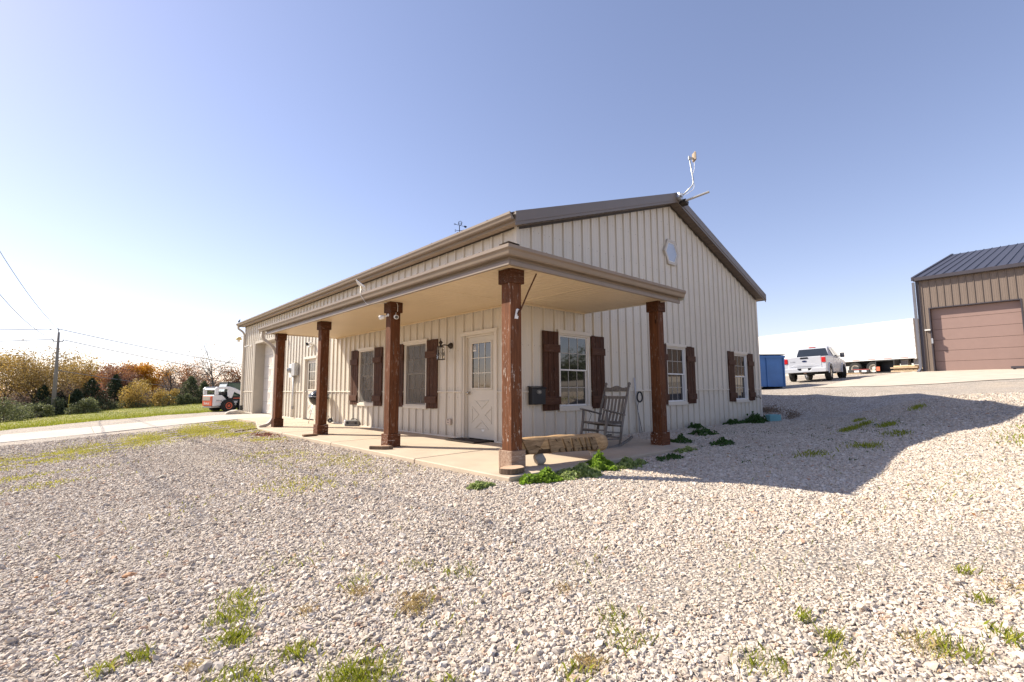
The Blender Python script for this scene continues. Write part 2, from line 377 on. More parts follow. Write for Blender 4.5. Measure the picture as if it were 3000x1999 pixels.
dz = lambda x, y: -.03 if x > -.5 else float(np.interp(-x, [.5, 1.4, 3, 5, 7.3, 11.5], [-.03, -.05, -.145, -.29, -.43, -.70]))
dv = bpy.data.objects.new('driveway', None); COL.objects.link(dv); dv['kind'] = 'structure'; OFF['driveway'] = Vector((0, 0, 0))
xs = [.35, -1.4, -3.0, -5.2, -7.4, -9.4, -11.4]
for a, b in zip(xs[:-1], xs[1:]):
    ya = 13.1 + g
    slab([(a - .004, ya), (a - .004, 16.72), (b + .004, 16.72), (b + .004, ya)], zt=dz, parent=dv, mt=mat('driveway_concrete', (.46, .405, .34), .85, 0, .08, 1.2, 60, .12))
# ------------------------------------------------------------------ main building
Wd, Ln, HE, SL = 10.954, 18.485, 3.90, .3385
RP = .2995
def roofz(x): return HE - .01 + SL * min(x, Wd - x)          # soffit line on the gable wall
BLD = thing('metal_building', 'long tan ribbed metal building with brown posts along its wraparound porch', 'building', (0, 0, 0))
fL = lambda u, z, n: (-n, u, z)      # long wall, outward -x
fG = lambda u, z, n: (u, -n, z)      # gable wall, outward -y
PROF = [(0, 0), (.004, 0), (.0045, -.008), (.0095, -.008), (.010, 0), (.017, .032), (.047, .032), (.054, 0), (.0545, -.008), (.0595, -.008), (.060, 0), (.118, 0), (.124, .0045), (.138, .0045), (.144, 0), (.206, 0), (.212, .0045), (.226, .0045), (.232, 0)]  # narrow slots at each rib foot are added to deepen the shade line
def prof_d(t):
    xs = [p[0] for p in PROF] + [RP]; ds = [p[1] for p in PROF] + [0]
    return float(np.interp(t, xs, ds))
def siding_panel(fn, u0, u1, z0, ztop, openings, phase, mt, parent, name='siding_panel', n0=0.0):
    us = {round(u0, 4), round(u1, 4)}
    k = math.floor((u0 - phase) / RP) - 1
    while phase + k * RP < u1 + RP:
        for t, _ in PROF:
            u = phase + k * RP + t
            if u0 < u < u1: us.add(round(u, 4))
        k += 1
    for (a, b, c, d) in openings:
        for u in (a, b):
            if u0 < u < u1: us.add(round(u, 4))
    us = sorted(us); mb = MB()
    for a, b in zip(us[:-1], us[1:]):
        if b - a < 1e-4: continue
        mid = (a + b) / 2
        iv = [(z0, None)]
        for (oa, ob, oc, od) in openings:
            if oa < mid < ob:
                niv = []
                for lo, hi in iv:
                    if hi is None:
                        if oc > lo: niv.append((lo, oc))
                        niv.append((max(lo, od), None))
                    else:
                        if oc > lo: niv.append((lo, min(oc, hi)))
                        if od < hi: niv.append((max(lo, od), hi))
                iv = niv
        da, db = n0 + prof_d((a - phase) % RP), n0 + prof_d((b - phase - 1e-6) % RP)
        for lo, hi in iv:
            ha, hb = (ztop(a), ztop(b)) if hi is None else (min(hi, ztop(a)), min(hi, ztop(b)))
            if ha - lo < .004: continue
            mb.add([fn(a, lo, da), fn(b, lo, db), fn(b, hb, db), fn(a, ha, da)], [(0, 1, 2, 3)])
    if mb.f: return obj(name, mb, mt, parent, fixn=False)
W1 = (5.42, 6.34, .53, 2.09); W2 = (2.91, 3.89, .53, 2.09); D1 = (.53, 1.61, -.05, 2.10); D2 = (9.43, 10.56, -.05, 2.07); GD = (13.16, 16.72, -.05, 3.07)
W3 = (1.06, 2.03, .53, 2.10); W4 = (5.03, 6.0, .53, 2.08); W5 = (8.96, 9.92, .51, 2.07)
def inset(o, e=.03): return (o[0] + e, o[1] - e, o[2] + e, o[3] - e)
opL = [inset(x) for x in (W1, W2, D1, D2, GD)]; opG = [inset(x) for x in (W3, W4, W5)]
BELT = .91
u = .03
while u < Ln - .03:
    v = min(u + 3 * RP, Ln - .03)
    siding_panel(fL, u, v, .012, lambda q: BELT - .012, opL, .05, SIDING, BLD)
    siding_panel(fL, u, v, BELT + .012, lambda q: HE, opL, .05, SIDING, BLD)
    u = v
u = .03
while u < Wd - .03:
    v = min(u + 3 * RP, Wd - .03)
    siding_panel(fG, u, v, -.10 if u > 2.3 else .0, lambda q: BELT - .012, opG, .05, SIDING, BLD)
    siding_panel(fG, u, v, BELT + .012, roofz, opG, .05, SIDING, BLD)
    u = v
mb = MB()                                   # screw heads along the girts
def screws(fn, u0, u1, rows, openings, topf):
    k = 0
    while .05 + k * RP < u1:
        for off in (.075, .222):
            u_ = .05 + k * RP + off
            for z_ in rows:
                if u_ < u0 or u_ > u1 or z_ > topf(u_) - .05 or any(o[0] - .03 < u_ < o[1] + .03 and o[2] - .03 < z_ < o[3] + .03 for o in openings): continue
                mb.prism([(u_ - .007, z_ - .007), (u_ + .007, z_ - .007), (u_ + .007, z_ + .007), (u_ - .007, z_ + .007)], fn, .0005, .007)
        k += 1
screws(fL, .1, Ln - .1, (.07, .80, .99, 1.75, 2.46, 3.2), opL, lambda q: HE); screws(fG, .1, Wd - .1, (.07, .80, .99, 1.75, 2.46, 3.2, 3.9, 4.6, 5.2), opG, roofz)
obj('screw_heads', mb, mat('screw_paint', (.30, .25, .20), .5), BLD, kind='stuff')
# hidden walls: back gable and right side, plus an added, unseen dark core that keeps daylight out
mb = MB(); mb.box(Wd - .02, Wd, .03, Ln, -.3, HE); mb.box(.02, Wd, Ln - .02, Ln, -.3, HE)
mb.add([(.02, Ln, HE), (Wd, Ln, HE), (Wd / 2, Ln, HE + SL * Wd / 2), (.02, Ln - .02, HE), (Wd, Ln - .02, HE), (Wd / 2, Ln - .02, HE + SL * Wd / 2)], [(0, 1, 2), (3, 5, 4)])
obj('rear_wall', mb, SIDING, BLD)
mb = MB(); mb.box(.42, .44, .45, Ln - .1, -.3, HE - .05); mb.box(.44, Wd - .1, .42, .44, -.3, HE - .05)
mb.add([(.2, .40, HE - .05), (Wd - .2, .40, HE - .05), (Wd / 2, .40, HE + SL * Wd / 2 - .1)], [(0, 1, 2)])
obj('light_block_core', mb, mat('light_block_black', (.03, .028, .026), .9), BLD)
# base trim, belt trim, corner trim
def belt(fn, segs, parent):
    for a, b in segs:
        mb = MB(); mb.prism([(a, BELT - .014), (b, BELT - .014), (b, BELT + .014), (a, BELT + .014)], fn, .001, .040)
        obj('belt_trim', mb, TRIM, parent, bevel=.003)
        mb = MB(); mb.prism([(a, BELT - .045), (b, BELT - .045), (b, BELT - .016), (a, BELT - .016)], fn, .001, .024)
belt(fL, [(.04, .54), (1.60, 2.50), (3.88, 4.95), (6.33, 9.44), (10.55, 13.17), (16.71, 18.44)], BLD)
belt(fG, [(.04, 1.07), (2.02, 5.04), (5.99, 8.97), (9.91, 10.91)], BLD)
for a, b in [(.04, .54), (1.60, 9.44), (10.55, 13.17), (16.71, 18.44)]:
    mb = MB(); mb.prism([(a, -.03), (b, -.03), (b, .014), (a, .014)], fL, .002, .036); obj('base_trim', mb, TRIM, BLD)
mb = MB(); mb.prism([(.04, -.14), (10.91, -.14), (10.91, .004), (.04, .004)], fG, -.03, -.012); obj('foundation_edge', mb, mat('dark_foundation', (.10, .085, .07), .9), BLD)
def corner(cx, cy, sx, sy, top):
    mb = MB(); t = .026; wv = .09
    mb.prism([(0, 0), (wv, 0), (wv, t), (t + .0, t), (t, wv), (0, wv)], lambda a, b, z: (cx + sx * (a - t), cy + sy * (b - t), z), -.08, top)
    obj('corner_trim', mb, TRIM, BLD, bevel=.003)
corner(0, 0, 1, 1, HE); corner(Wd, 0, -1, 1, HE); corner(0, Ln, 1, -1, HE)
mb = MB(); A = []; 
for a, b in ((.03, Wd / 2), (Wd / 2, Wd - .03)):
    mb.add([fG(a, roofz(a) - .05, .037), fG(b, roofz(b) - .05, .037), fG(b, roofz(b), .037), fG(a, roofz(a), .037)], [(0, 1, 2, 3)])
obj('gable_top_trim', mb, mat('dark_channel', (.05, .038, .03), .6), BLD)
mb = MB(); mb.prism([(.03, HE - .035), (Ln, HE - .035), (Ln, HE - .004), (.03, HE - .004)], fL, .022, .037); obj('eave_channel', mb, MATS['dark_channel'], BLD)
# main roof: soffits, fascia, gutter, roof sheets
OVE, OVR = .235, .235
def soffit_profile(fn, a0, a1, length, mt, name, parent, groove=3):
    """one panel: a0..a1 across, fn(a, t) -> point, with V grooves"""
    mb = MB(); w_ = a1 - a0; A, B = [], []
    for k in range(groove):
        q0 = a0 + w_ * k / groove; q1 = a0 + w_ * (k + 1) / groove
        for q, d in ((q0 + .001, .014), (q0 + .009, 0), (q1 - .009, 0), (q1 - .001, .014)):
            A.append(Vector(fn(q, 0)) + Vector((0, 0, d))); B.append(Vector(fn(q, 1)) + Vector((0, 0, d)))
    mb.strip(A, B); return obj(name, mb, mt, parent, fixn=False)
y = -OVR
SZ = HE - .006
while y < Ln + OVR - .01:
    v = min(y + .305, Ln + OVR)
    soffit_profile(lambda q, t: (-.03 - t * (OVE - .03), q, SZ), y + .002, v - .002, 1, SOFF, 'soffit_panel', BLD, 2); y = v
for s in (0, 1):
    x = -.02
    while x < Wd / 2 - .01:
        v = min(x + .305, Wd / 2)
        f = lambda q, t: ((q if s == 0 else Wd - q), -.03 - t * (OVR - .03), roofz(max(q, 0)) + (0 if q > 0 else -q * -SL) - .004)
        soffit_profile(f, x + .002, v - .002, 1, SOFD, 'soffit_panel', BLD, 2); x = v
mb = MB(); mb.box(-OVE - .012, -OVE, -OVR, Ln + OVR, HE - .035, HE + .16); obj('eave_fascia', mb, TAUPE, BLD, bevel=.003)
mb = MB(); mb.box(Wd + OVE, Wd + OVE + .012, -OVR, Ln + OVR, HE - .035, HE + .16); obj('eave_fascia', mb, TAUPE, BLD, bevel=.003)
mb = MB(); mb.box(Wd, Wd + OVE, -OVR, Ln + OVR, HE - .012, HE - .004); obj('eave_soffit', mb, SOFF, BLD)
GP = [(0, .0), (.075, .0), (.085, .015), (.098, .060), (.118, .082), (.120, .122), (.108, .126), (.106, .115), (.004, .110)]   # K-style gutter profile (out, up)
def gutter(parent, name, fn, a0, a1, mt, trunc=None):
    mb = MB(); n = len(GP)
    e0, e1 = (a0, a1)
    P = lambda a, s: [fn(a + (o * s if trunc else 0), o, h) for o, h in GP]
    A = P(e0, (trunc[0] if trunc else 0)); B = P(e1, (trunc[1] if trunc else 0))
    mb.add(A + B, [(i, i + 1, n + i + 1, n + i) for i in range(n - 1)] + [tuple(range(n - 1))[::-1], tuple(n + i for i in range(n - 1))])
    return obj(name, mb, mt, parent)
gut = gutter(BLD, 'eave_gutter', lambda a, o, h: (-OVE - .014 - o, a, HE + .015 + h), -OVR + .012, Ln + OVR, TAUPE)
mb = MB(); y = .4
while y < Ln: mb.box(-OVE - .14, -OVE - .012, y - .008, y + .008, HE + .137, HE + .145); y += .92
obj('gutter_hanger', mb, TAUPE, BLD)
RT = HE + .130
def roof_slope(s):
    f = lambda x, y, d: ((x if s == 0 else Wd - x), y, RT + .02 + SL * (x + OVE) + d)
    y = -OVR + .02
    while y < Ln + OVR - .05:
        v = min(y + .9, Ln + OVR - .02); mb = MB()
        ds = []
        k = 0
        while y + k * .3 < v - .01:
            ds += [(y + k * .3, 0), (y + k * .3 + .015, .02), (y + k * .3 + .045, .02), (y + k * .3 + .06, 0)]; k += 1
        ds = [d for d in ds if d[0] < v] + [(v, 0)]
        mb.strip([f(-OVE - .03, q, d) for q, d in ds], [f(Wd / 2, q, d) for q, d in ds])
        obj('roof_panel', mb, mat('roof_paint', (.17, .135, .11), .4, 0, .05), BLD, fixn=False); y = v
roof_slope(0); roof_slope(1)
def rake(s, yy):
    X = lambda x: x if s == 0 else Wd - x
    e = -OVE - (.016 if s == 0 else .012)
    z0 = lambda x: HE - .008 + SL * x
    mb = MB(); t = .014
    for lo, hi, d in ((0.0, .06, .0), (.06, .255, .012)):
        mb.prism([(e, z0(e) + lo), (Wd / 2, z0(Wd / 2) + lo), (Wd / 2, z0(Wd / 2) + hi), (e, z0(e) + hi)], lambda a, b, n: (X(a), yy - n, b), 0, t + d)
    mb.prism([(e, z0(e) + .245), (Wd / 2, z0(Wd / 2) + .245), (Wd / 2, z0(Wd / 2) + .256), (e, z0(e) + .256)], lambda a, b, n: (X(a), yy - n, b), -.12, t + .013)
    obj('rake_trim', mb, RAKE, BLD, bevel=.002)
rake(0, -OVR); rake(1, -OVR)
mb = MB(); zr = RT + .03 + SL * (Wd / 2 + OVE)
mb.add([(Wd / 2 - .18, -OVR - .03, zr - .05), (Wd / 2, -OVR - .03, zr + .016), (Wd / 2 + .18, -OVR - .03, zr - .05), (Wd / 2 - .18, Ln + OVR, zr - .05), (Wd / 2, Ln + OVR, zr + .016), (Wd / 2 + .18, Ln + OVR, zr - .05)], [(0, 1, 4, 3), (1, 2, 5, 4), (0, 2, 1)])
obj('ridge_cap', mb, RAKE, BLD)
# ------------------------------------------------------------------ porch roof
PX, CZ = 1.92, 2.515          # fascia distance from the wall, ceiling height
PYE, PXE = 7.90, 1.88         # ends of the porch ceiling
y = 0.0
def ceil_panel(fn, a0, a1): return soffit_profile(fn, a0 + .0015, a1 - .0015, 1, VINYL, 'ceiling_panel', BLD, 3)
while y < PYE - .01:
    v = min(y + .405, PYE); ceil_panel(lambda q, t: (-.025 - t * (PX - .025), q, CZ - .016 * (1 - t)), y, v); y = v
y = -PX
while y < -.01:
    v = min(y + .405, 0.0); mb = MB()
    ceil_panel(lambda q, t: (min(q, -.0) + t * (-PX - min(q, 0)), q, CZ - .001), y, v); y = v
x = 0.0
while x < PXE - .01:
    v = min(x + .405, PXE); ceil_panel(lambda q, t: (q, -.025 - t * (PX - .025), CZ - .016 * (1 - t)), x, v); x = v
x = -PX
while x < -.01:
    v = min(x + .405, 0.0)
    ceil_panel(lambda q, t: (q, q + t * (-PX - q), CZ - .0015), x, v); x = v
mb = MB(); mb.bar((-.02, -.02, CZ - .004), (-PX, -PX, CZ - .004), .03, .012); obj('ceiling_miter_trim', mb, VINYL, BLD)
mb = MB(); mb.box(-.05, -.022, 0, PYE, CZ - .045, CZ - .016); obj('ceiling_trim', mb, VINYL, BLD, bevel=.004)
mb = MB(); mb.box(0, PXE, -.05, -.022, CZ - .045, CZ - .016); obj('ceiling_trim', mb, VINYL, BLD, bevel=.004)
GYE, GXE = 8.42, 2.22
mb = MB(); mb.box(-PX - .02, -PX, -PX - .02, PYE + .12, CZ - .045, CZ + .16); obj('porch_fascia', mb, TAUPE, BLD, bevel=.004)
mb = MB(); mb.box(-PX, GXE - .06, -PX - .02, -PX, CZ - .045, CZ + .16); obj('porch_fascia', mb, TAUPE, BLD, bevel=.004)
mb = MB(); mb.box(-PX - .045, -PX - .021, -PX - .045, PYE + .10, CZ - .050, CZ + .012); obj('fascia_cap', mb, TAUPE, BLD, bevel=.006)
mb = MB(); mb.box(-PX - .021, GXE - .05, -PX - .045, -PX - .021, CZ - .050, CZ + .012); obj('fascia_cap', mb, TAUPE, BLD, bevel=.006)
gutter(BLD, 'porch_gutter', lambda a, o, h: (-PX - .022 - o, a, CZ + .055 + h), -PX - .022, GYE, TAUPE, (-1, 0))
gutter(BLD, 'porch_gutter', lambda a, o, h: (a, -PX - .022 - o, CZ + .055 + h), -PX - .022, GXE, TAUPE, (-1, 0))
mb = MB(); y = -1.5
while y < 8.3: mb.box(-PX - .145, -PX - .02, y - .008, y + .008, CZ + .176, CZ + .184); y += .75
x = -1.4
while x < 2.1: mb.box(x - .008, x + .008, -PX - .145, -PX - .02, CZ + .176, CZ + .184); x += .75
obj('gutter_hanger', mb, TAUPE, BLD)
PR = mat('porch_roof_paint', (.30, .25, .21), .35, 0, .05)
PS = .115; PZ = CZ + .185
def porch_sheet(fn, a0, a1, corner_neg):
    a = a0
    while a < a1 - .01:
        v = min(a + .9, a1); mb = MB(); ds = []
        k = 0
        while a + k * .3 < v - .005:
            q = a + k * .3; ds += [(q, 0), (q + .015, .022), (q + .05, .022), (q + .065, 0)]; k += 1
        ds = [d for d in ds if d[0] < v] + [(v, 0)]
        A = [fn(q, -PX - .075, d) for q, d in ds]
        B = [fn(q, (-.02 if q >= 0 else q * 1.0), d) for q, d in ds]
        mb.strip(A, B); obj('porch_roof_panel', mb, PR, BLD, fixn=False); a = v
porch_sheet(lambda q, t, d: (t, q, PZ + PS * (t + PX + .075) + d), -PX - .07, PYE + .25, True)
porch_sheet(lambda q, t, d: (q, t, PZ + PS * (t + PX + .075) + d), -PX - .07, GXE - .05, True)
mb = MB(); q = PX + .075
mb.add([(-q - .02, -q + .16, PZ + .03), (-q, -q, PZ + .045), (-q + .16, -q - .02, PZ + .03), (-.02, .1, PZ + .05 + PS * q), (0, 0, PZ + .07 + PS * q), (.1, -.02, PZ + .05 + PS * q)], [(0, 1, 4, 3), (1, 2, 5, 4), (0, 2, 1)])
obj('hip_cap', mb, RAKE, BLD)
for fn, e in ((lambda t, z: (t, PYE + .02, z), 0), (lambda t, z: (GXE - .06, t, z), 1)):   # closed ends of the porch roof
    mb = MB(); A = [(-PX + .01, CZ - .03), (-.03, CZ - .03), (-.03, PZ + PS * q - .01), (-PX + .01, PZ + .0)]
    if e == 0: mb.prism(A, lambda a, b, d: (a, PYE + .005 + d, b), 0, .02)
    else: mb.prism(A, lambda a, b, d: (PXE + .005 + d, a, b), 0, .02)
    obj('porch_end_panel', mb, TRIM, BLD, bevel=.003)
mb = MB(); mb.prism([(-PX - .10, CZ + .03), (-PX + .05, CZ - .01), (-PX + .05, CZ + .2), (-PX - .13, CZ + .2)], lambda a, b, d: (GXE + .006 + d, a, b), 0, .012); obj('gutter_end_plate', mb, mat('pale_flashing', (.60, .58, .50), .5), BLD)
mb = MB(); mb.prism([(-PX - .10, CZ + .03), (-PX + .05, CZ - .01), (-PX + .05, CZ + .2), (-PX - .13, CZ + .2)], lambda a, b, d: (a, GYE + .006 + d, b), 0, .012); obj('gutter_end_plate', mb, MATS['pale_flashing'], BLD)
# ------------------------------------------------------------------ porch posts
def post(x, y, base_m, cap_z=CZ - .004, base_z=-.03, lab=None, bw=.122):
    mb = MB(); h = .094; mb.box(x - h, x + h, y - h, y + h, base_z, cap_z - .001)
    p = obj('porch_post', mb, POSTC if lab else POSTW, BLD, bevel=.008, label=lab)
    for nm, z0, z1, e, mt in (('base_block', base_z, base_z + .225, bw, base_m), ('post_cap', cap_z - .185, cap_z, .122, CAPW)):
        mb = MB(); t = .028                      # four boards mitred around the post
        mb.box(x - e, x + e, y - e, y - e + t, z0, z1); obj(nm, mb, mt, p, bevel=.004)
        mb = MB(); mb.box(x - e, x + e, y + e - t, y + e, z0, z1); obj(nm, mb, mt, p, bevel=.004)
        mb = MB(); mb.box(x - e + .001, x - e + t, y - e + t, y + e - t, z0, z1 - .002); obj(nm, mb, mt, p, bevel=.004)
        mb = MB(); mb.box(x + e - t, x + e - .001, y - e + t, y + e - t, z0, z1 - .002); obj(nm, mb, mt, p, bevel=.004)
    return p
PCX = -1.615
post(PCX, -1.62, BASEWW, lab='weathered corner post with a bare peeling base')
post(PCX, 1.525, BASEW); post(PCX, 4.74, BASEW); post(PCX, 7.84, CAPW); post(1.92, -1.62, BASEW)
# ------------------------------------------------------------------ windows
def frame(mb, fn, o, w_, n0, n1):
    a, b, c, d = o
    mb.prism([(a, c), (a + w_, c), (a + w_, d), (a, d)], fn, n0, n1); mb.prism([(b - w_, c), (b, c), (b, d), (b - w_, d)], fn, n0, n1)
    mb.prism([(a + w_ + .0005, c), (b - w_ - .0005, c), (b - w_ - .0005, c + w_), (a + w_ + .0005, c + w_)], fn, n0, n1); mb.prism([(a + w_ + .0005, d - w_), (b - w_ - .0005, d - w_), (b - w_ - .0005, d), (a + w_ + .0005, d)], fn, n0, n1)
SCREEN, nts, bs_ = nodes_of('insect_screen')
v = coords(nts); n_ = noise(nts, v, 4, 3)
L(nts, ramp(nts, n_.outputs[0], [(.3, (.13, .115, .10)), (.7, (.19, .17, .15))]), bs_.inputs['Base Color']); bs_.inputs['Roughness'].default_value = .8
tr_ = nts.nodes.new('ShaderNodeBsdfTransparent'); mx_ = nts.nodes.new('ShaderNodeMixShader'); mx_.inputs[0].default_value = .62
L(nts, tr_.outputs[0], mx_.inputs[1]); L(nts, bs_.outputs[0], mx_.inputs[2]); L(nts, mx_.outputs[0], nts.nodes['Material Output'].inputs[0])
def window(fn, o, vin, screen=None, blind=False, shutters=(1, 1), batten=SHUTX, sash_open=0.0):
    a, b, c, d = o
    mb = MB(); frame(mb, fn, (a, b, c + .06, d - .07), .035, -.02, .030)
    mb.prism([(a - .01, c), (b + .01, c), (b + .01, c + .062), (a - .01, c + .062)], fn, -.02, .046)
    mb.prism([(a - .012, d - .072), (b + .012, d - .072), (b + .038, d), (a - .038, d)], fn, -.02, .052)
    w_ = obj('window', mb, TRIM, BLD, bevel=.004)
    i = (a + .035, b - .035, c + .062, d - .072); mid = (i[2] + i[3]) / 2
    mb = MB(); frame(mb, fn, i, .032, -.06, .016); obj('window_frame', mb, vin, w_, bevel=.003)
    j = (i[0] + .032, i[1] - .032, i[2] + .032, i[3] - .032)
    up = (j[0] + .0005, j[1] - .0005, mid - .0, j[3] - .0005); lo = (j[0] + .0005, j[1] - .0005, j[2] + .0005 + sash_open, mid + .03 + sash_open)
    for s, n0, n1 in ((up, -.035, -.012), (lo, -.068, -.040)):
        mb = MB(); frame(mb, fn, s, .030, n0, n1); obj('sash', mb, vin, w_, bevel=.002)
        mb = MB(); pz = (n0 + n1) / 2; mb.prism([(s[0] + .028, s[2] + .028), (s[1] - .028, s[2] + .028), (s[1] - .028, s[3] - .028), (s[0] + .028, s[3] - .028)], fn, pz - .004, pz + .003)
        obj('pane', mb, PANE, w_)
        q = (s[0] + .03, s[1] - .03, s[2] + .03, s[3] - .03); mb = MB(); e = .0065
        for t in (1 / 3, 2 / 3):
            u_ = q[0] + (q[1] - q[0]) * t; mb.prism([(u_ - e, q[2]), (u_ + e, q[2]), (u_ + e, q[3]), (u_ - e, q[3])], fn, pz + .004, pz + .010)
        zz = (q[2] + q[3]) / 2; mb.prism([(q[0], zz - e), (q[1], zz - e), (q[1], zz + e), (q[0], zz + e)], fn, pz + .0042, pz + .0112)
        obj('muntin_grid', mb, mat('muntin_paint', (.42, .39, .35), .5), w_)
    if screen is not None:
        z0, z1 = screen; mb = MB(); mb.add([fn(j[0], z0, .008), fn(j[1], z0, .008), fn(j[1], z1, .008), fn(j[0], z1, .008)], [(0, 1, 2, 3)]); obj('insect_screen', mb, SCREEN, w_)
    for side, on in ((0, shutters[0]), (1, shutters[1])):
        if not on: continue
        sw = .445; u0 = (a - sw - .012) if side == 0 else (b + .005)
        zt, zb = 2.045, .555
        mb = MB(); mb.prism([(u0 + .02, zb + .02), (u0 + sw - .02, zb + .02), (u0 + sw - .02, zt - .02), (u0 + .02, zt - .02)], fn, .022, .026)
        sh = obj('shutter', mb, mat('shutter_backing', (.02, .012, .01), .8), BLD)
        bw = sw / 3
        for k in range(3):
            j1, j2 = random.uniform(-.006, .006), random.uniform(-.006, .006)
            mb = MB(); mb.prism([(u0 + k * bw + .005, zb + j1), (u0 + (k + 1) * bw - .005, zb + j1), (u0 + (k + 1) * bw - .005, zt + j2), (u0 + k * bw + .005, zt + j2)], fn, .0265, .050 + random.uniform(-.003, .003))
            obj('shutter_board', mb, SHUT, sh, bevel=.003)
        for zz in (.74, 1.72):
            mb = MB(); dx = .012 if side == 0 else -.004; mb.prism([(u0 + dx, zz - .075), (u0 + sw + dx, zz - .075), (u0 + sw + dx, zz + .075), (u0 + dx, zz + .075)], fn, .0545, .080)
            obj('shutter_batten', mb, batten, sh, bevel=.004)
    return w_
FULL = (.63, 1.99)
window(fL, W1, VWHITE, FULL, batten=SHUTY); window(fL, W2, VWHITE, FULL, batten=SHUTY, sash_open=-.0)
window(fG, W3, VWHITE2); window(fG, W4, VWHITE2); window(fG, W5, VWHITE2)
hx = lambda r, rz: [(5.447 + r * math.cos(R(60 * k)), 4.452 + rz * math.sin(R(60 * k)) ) for k in range(6)]
mb = MB(); mb.ring(hx(.372, .378), hx(.285, .29), fG, -.0, .062); hw = obj('gable_window', mb, mat('hex_trim_paint', (.50, .44, .36), .4, 0, .03), BLD, bevel=.004)
mb = MB(); mb.ring(hx(.284, .289), hx(.262, .266), fG, .012, .052); obj('window_frame', mb, VWHITE2, hw)
mb = MB(); mb.prism(hx(.264, .268), fG, .034, .044); obj('pane', mb, glass('painted_sky_glass', (.34, .37, .43), .04), hw)  # sky reflection is painted into the pale pane colour
# ------------------------------------------------------------------ doors
def door(o, slab_m, lites, knob_side, handle, x_panel=True):
    a, b, c, d = o; fn = fL
    mb = MB()
    for u0, u1 in ((a, a + .075), (b - .075, b)): mb.prism([(u0, -.012), (u1, -.012), (u1, d - .08), (u0, d - .08)], fn, -.09, .032)
    mb.prism([(a - .008, d - .0795), (b + .008, d - .0795), (b + .022, d), (a - .022, d)], fn, -.09, .046)
    D = obj('door', mb, TRIM, BLD, bevel=.004)
    mb = MB(); frame(mb, fn, (a + .076, b - .076, -.2, d - .081), .03, -.10, -.012); obj('door_frame', mb, TRIM, D, bevel=.003)
    s = (a + .107, b - .107, .012, d - .112); n1 = -.05
    mb = MB(); gl = (s[0] + .14, s[1] - .14, .98, 1.86)
    # slab as a ring round the glazing plus the lower field
    mb.ring([(s[0], .97), (s[1], .97), (s[1], s[3]), (s[0], s[3])], [(gl[0], gl[2]), (gl[1], gl[2]), (gl[1], gl[3]), (gl[0], gl[3])], fn, -.092, n1)
    mb.prism([(s[0], s[2]), (s[1], s[2]), (s[1], .9695), (s[0], .9695)], fn, -.092, n1)
    obj('door_slab', mb, slab_m, D, bevel=.002)
    mb = MB(); frame(mb, fn, (gl[0] - .03, gl[1] + .03, gl[2] - .03, gl[3] + .03), .036, n1, n1 + .014); obj('glazing_bead', mb, slab_m, D, bevel=.004)
    mb = MB(); mb.prism([(gl[0], gl[2]), (gl[1], gl[2]), (gl[1], gl[3]), (gl[0], gl[3])], fn, n1 - .02, n1 - .01); obj('pane', mb, PANE2, D)
    mb = MB(); e = .008
    for t in (1 / 3, 2 / 3):
        u_ = gl[0] + (gl[1] - gl[0]) * t; mb.prism([(u_ - e, gl[2]), (u_ + e, gl[2]), (u_ + e, gl[3]), (u_ - e, gl[3])], fn, n1 - .009, n1 - .002)
        z_ = gl[2] + (gl[3] - gl[2]) * t; mb.prism([(gl[0], z_ - e), (gl[1], z_ - e), (gl[1], z_ + e), (gl[0], z_ + e)], fn, n1 - .0088, n1 - .001)
    obj('muntin_grid', mb, mat('door_muntin', (.62, .58, .50), .4), D)
    # crossbuck mouldings: four raised triangles
    p0, p1, q0, q1 = s[0] + .13, s[1] - .13, .20, .74; cu, cz = (p0 + p1) / 2, (q0 + q1) / 2; gp = .075
    for tri in ([(p0, q1 - gp * 1.4), (p0, q0 + gp * 1.4), (cu - gp, cz)], [(p1, q0 + gp * 1.4), (p1, q1 - gp * 1.4), (cu + gp, cz)], [(p0 + gp, q1), (cu, cz + gp * 1.4), (p1 - gp, q1)], [(p0 + gp, q0), (p1 - gp, q0), (cu, cz - gp * 1.4)]):
        g_ = (sum(p[0] for p in tri) / 3, sum(p[1] for p in tri) / 3)
        inn = [(g_[0] + (p[0] - g_[0]) * .70, g_[1] + (p[1] - g_[1]) * .70) for p in tri]
        mb = MB(); mb.ring(tri, inn, fn, n1 - .001, n1 + .009); obj('crossbuck_panel', mb, slab_m, D, bevel=.003)
    ku = s[1] - .065 if knob_side else s[0] + .065
    mb = MB(); mb.lathe([(.032, 0), (.032, .006), (.014, .01), (.012, .03), (.027, .042), (.030, .058), (.020, .070), (0, .072)], fn(ku, .885, n1), (-1, 0, 0), 14)
    obj('door_knob', mb, mat('satin_nickel', (.45, .42, .38), .25, 1.0, .05, 9), D, smooth=True)
    if handle:
        mb = MB(); mb.bar(fn(ku, .885, n1 + .06), fn(ku - .12, .88, n1 + .06), .02, .015); obj('lever', mb, MATS['satin_nickel'], D)
    return D, s, n1, gl
DR, s_, n1_, gl_ = door(D1, DOORM, 9, 1, 0); DR['label'] = 'beige front door with crossbuck panel, nine glass lites and a white scuff'
mb = MB(); mb.prism([(gl_[1] - .115, 1.70), (gl_[1] - .012, 1.70), (gl_[1] - .012, 1.835), (gl_[1] - .115, 1.835)], fL, n1_ - .0095, n1_ - .0086); st = obj('door_sticker', mb, mat('grey_sticker', (.20, .20, .22), .6), DR)
mb = MB(); mb.prism([(gl_[1] - .11, 1.705), (gl_[1] - .02, 1.705), (gl_[1] - .02, 1.74), (gl_[1] - .11, 1.74)], fL, n1_ - .0086, n1_ - .0078)
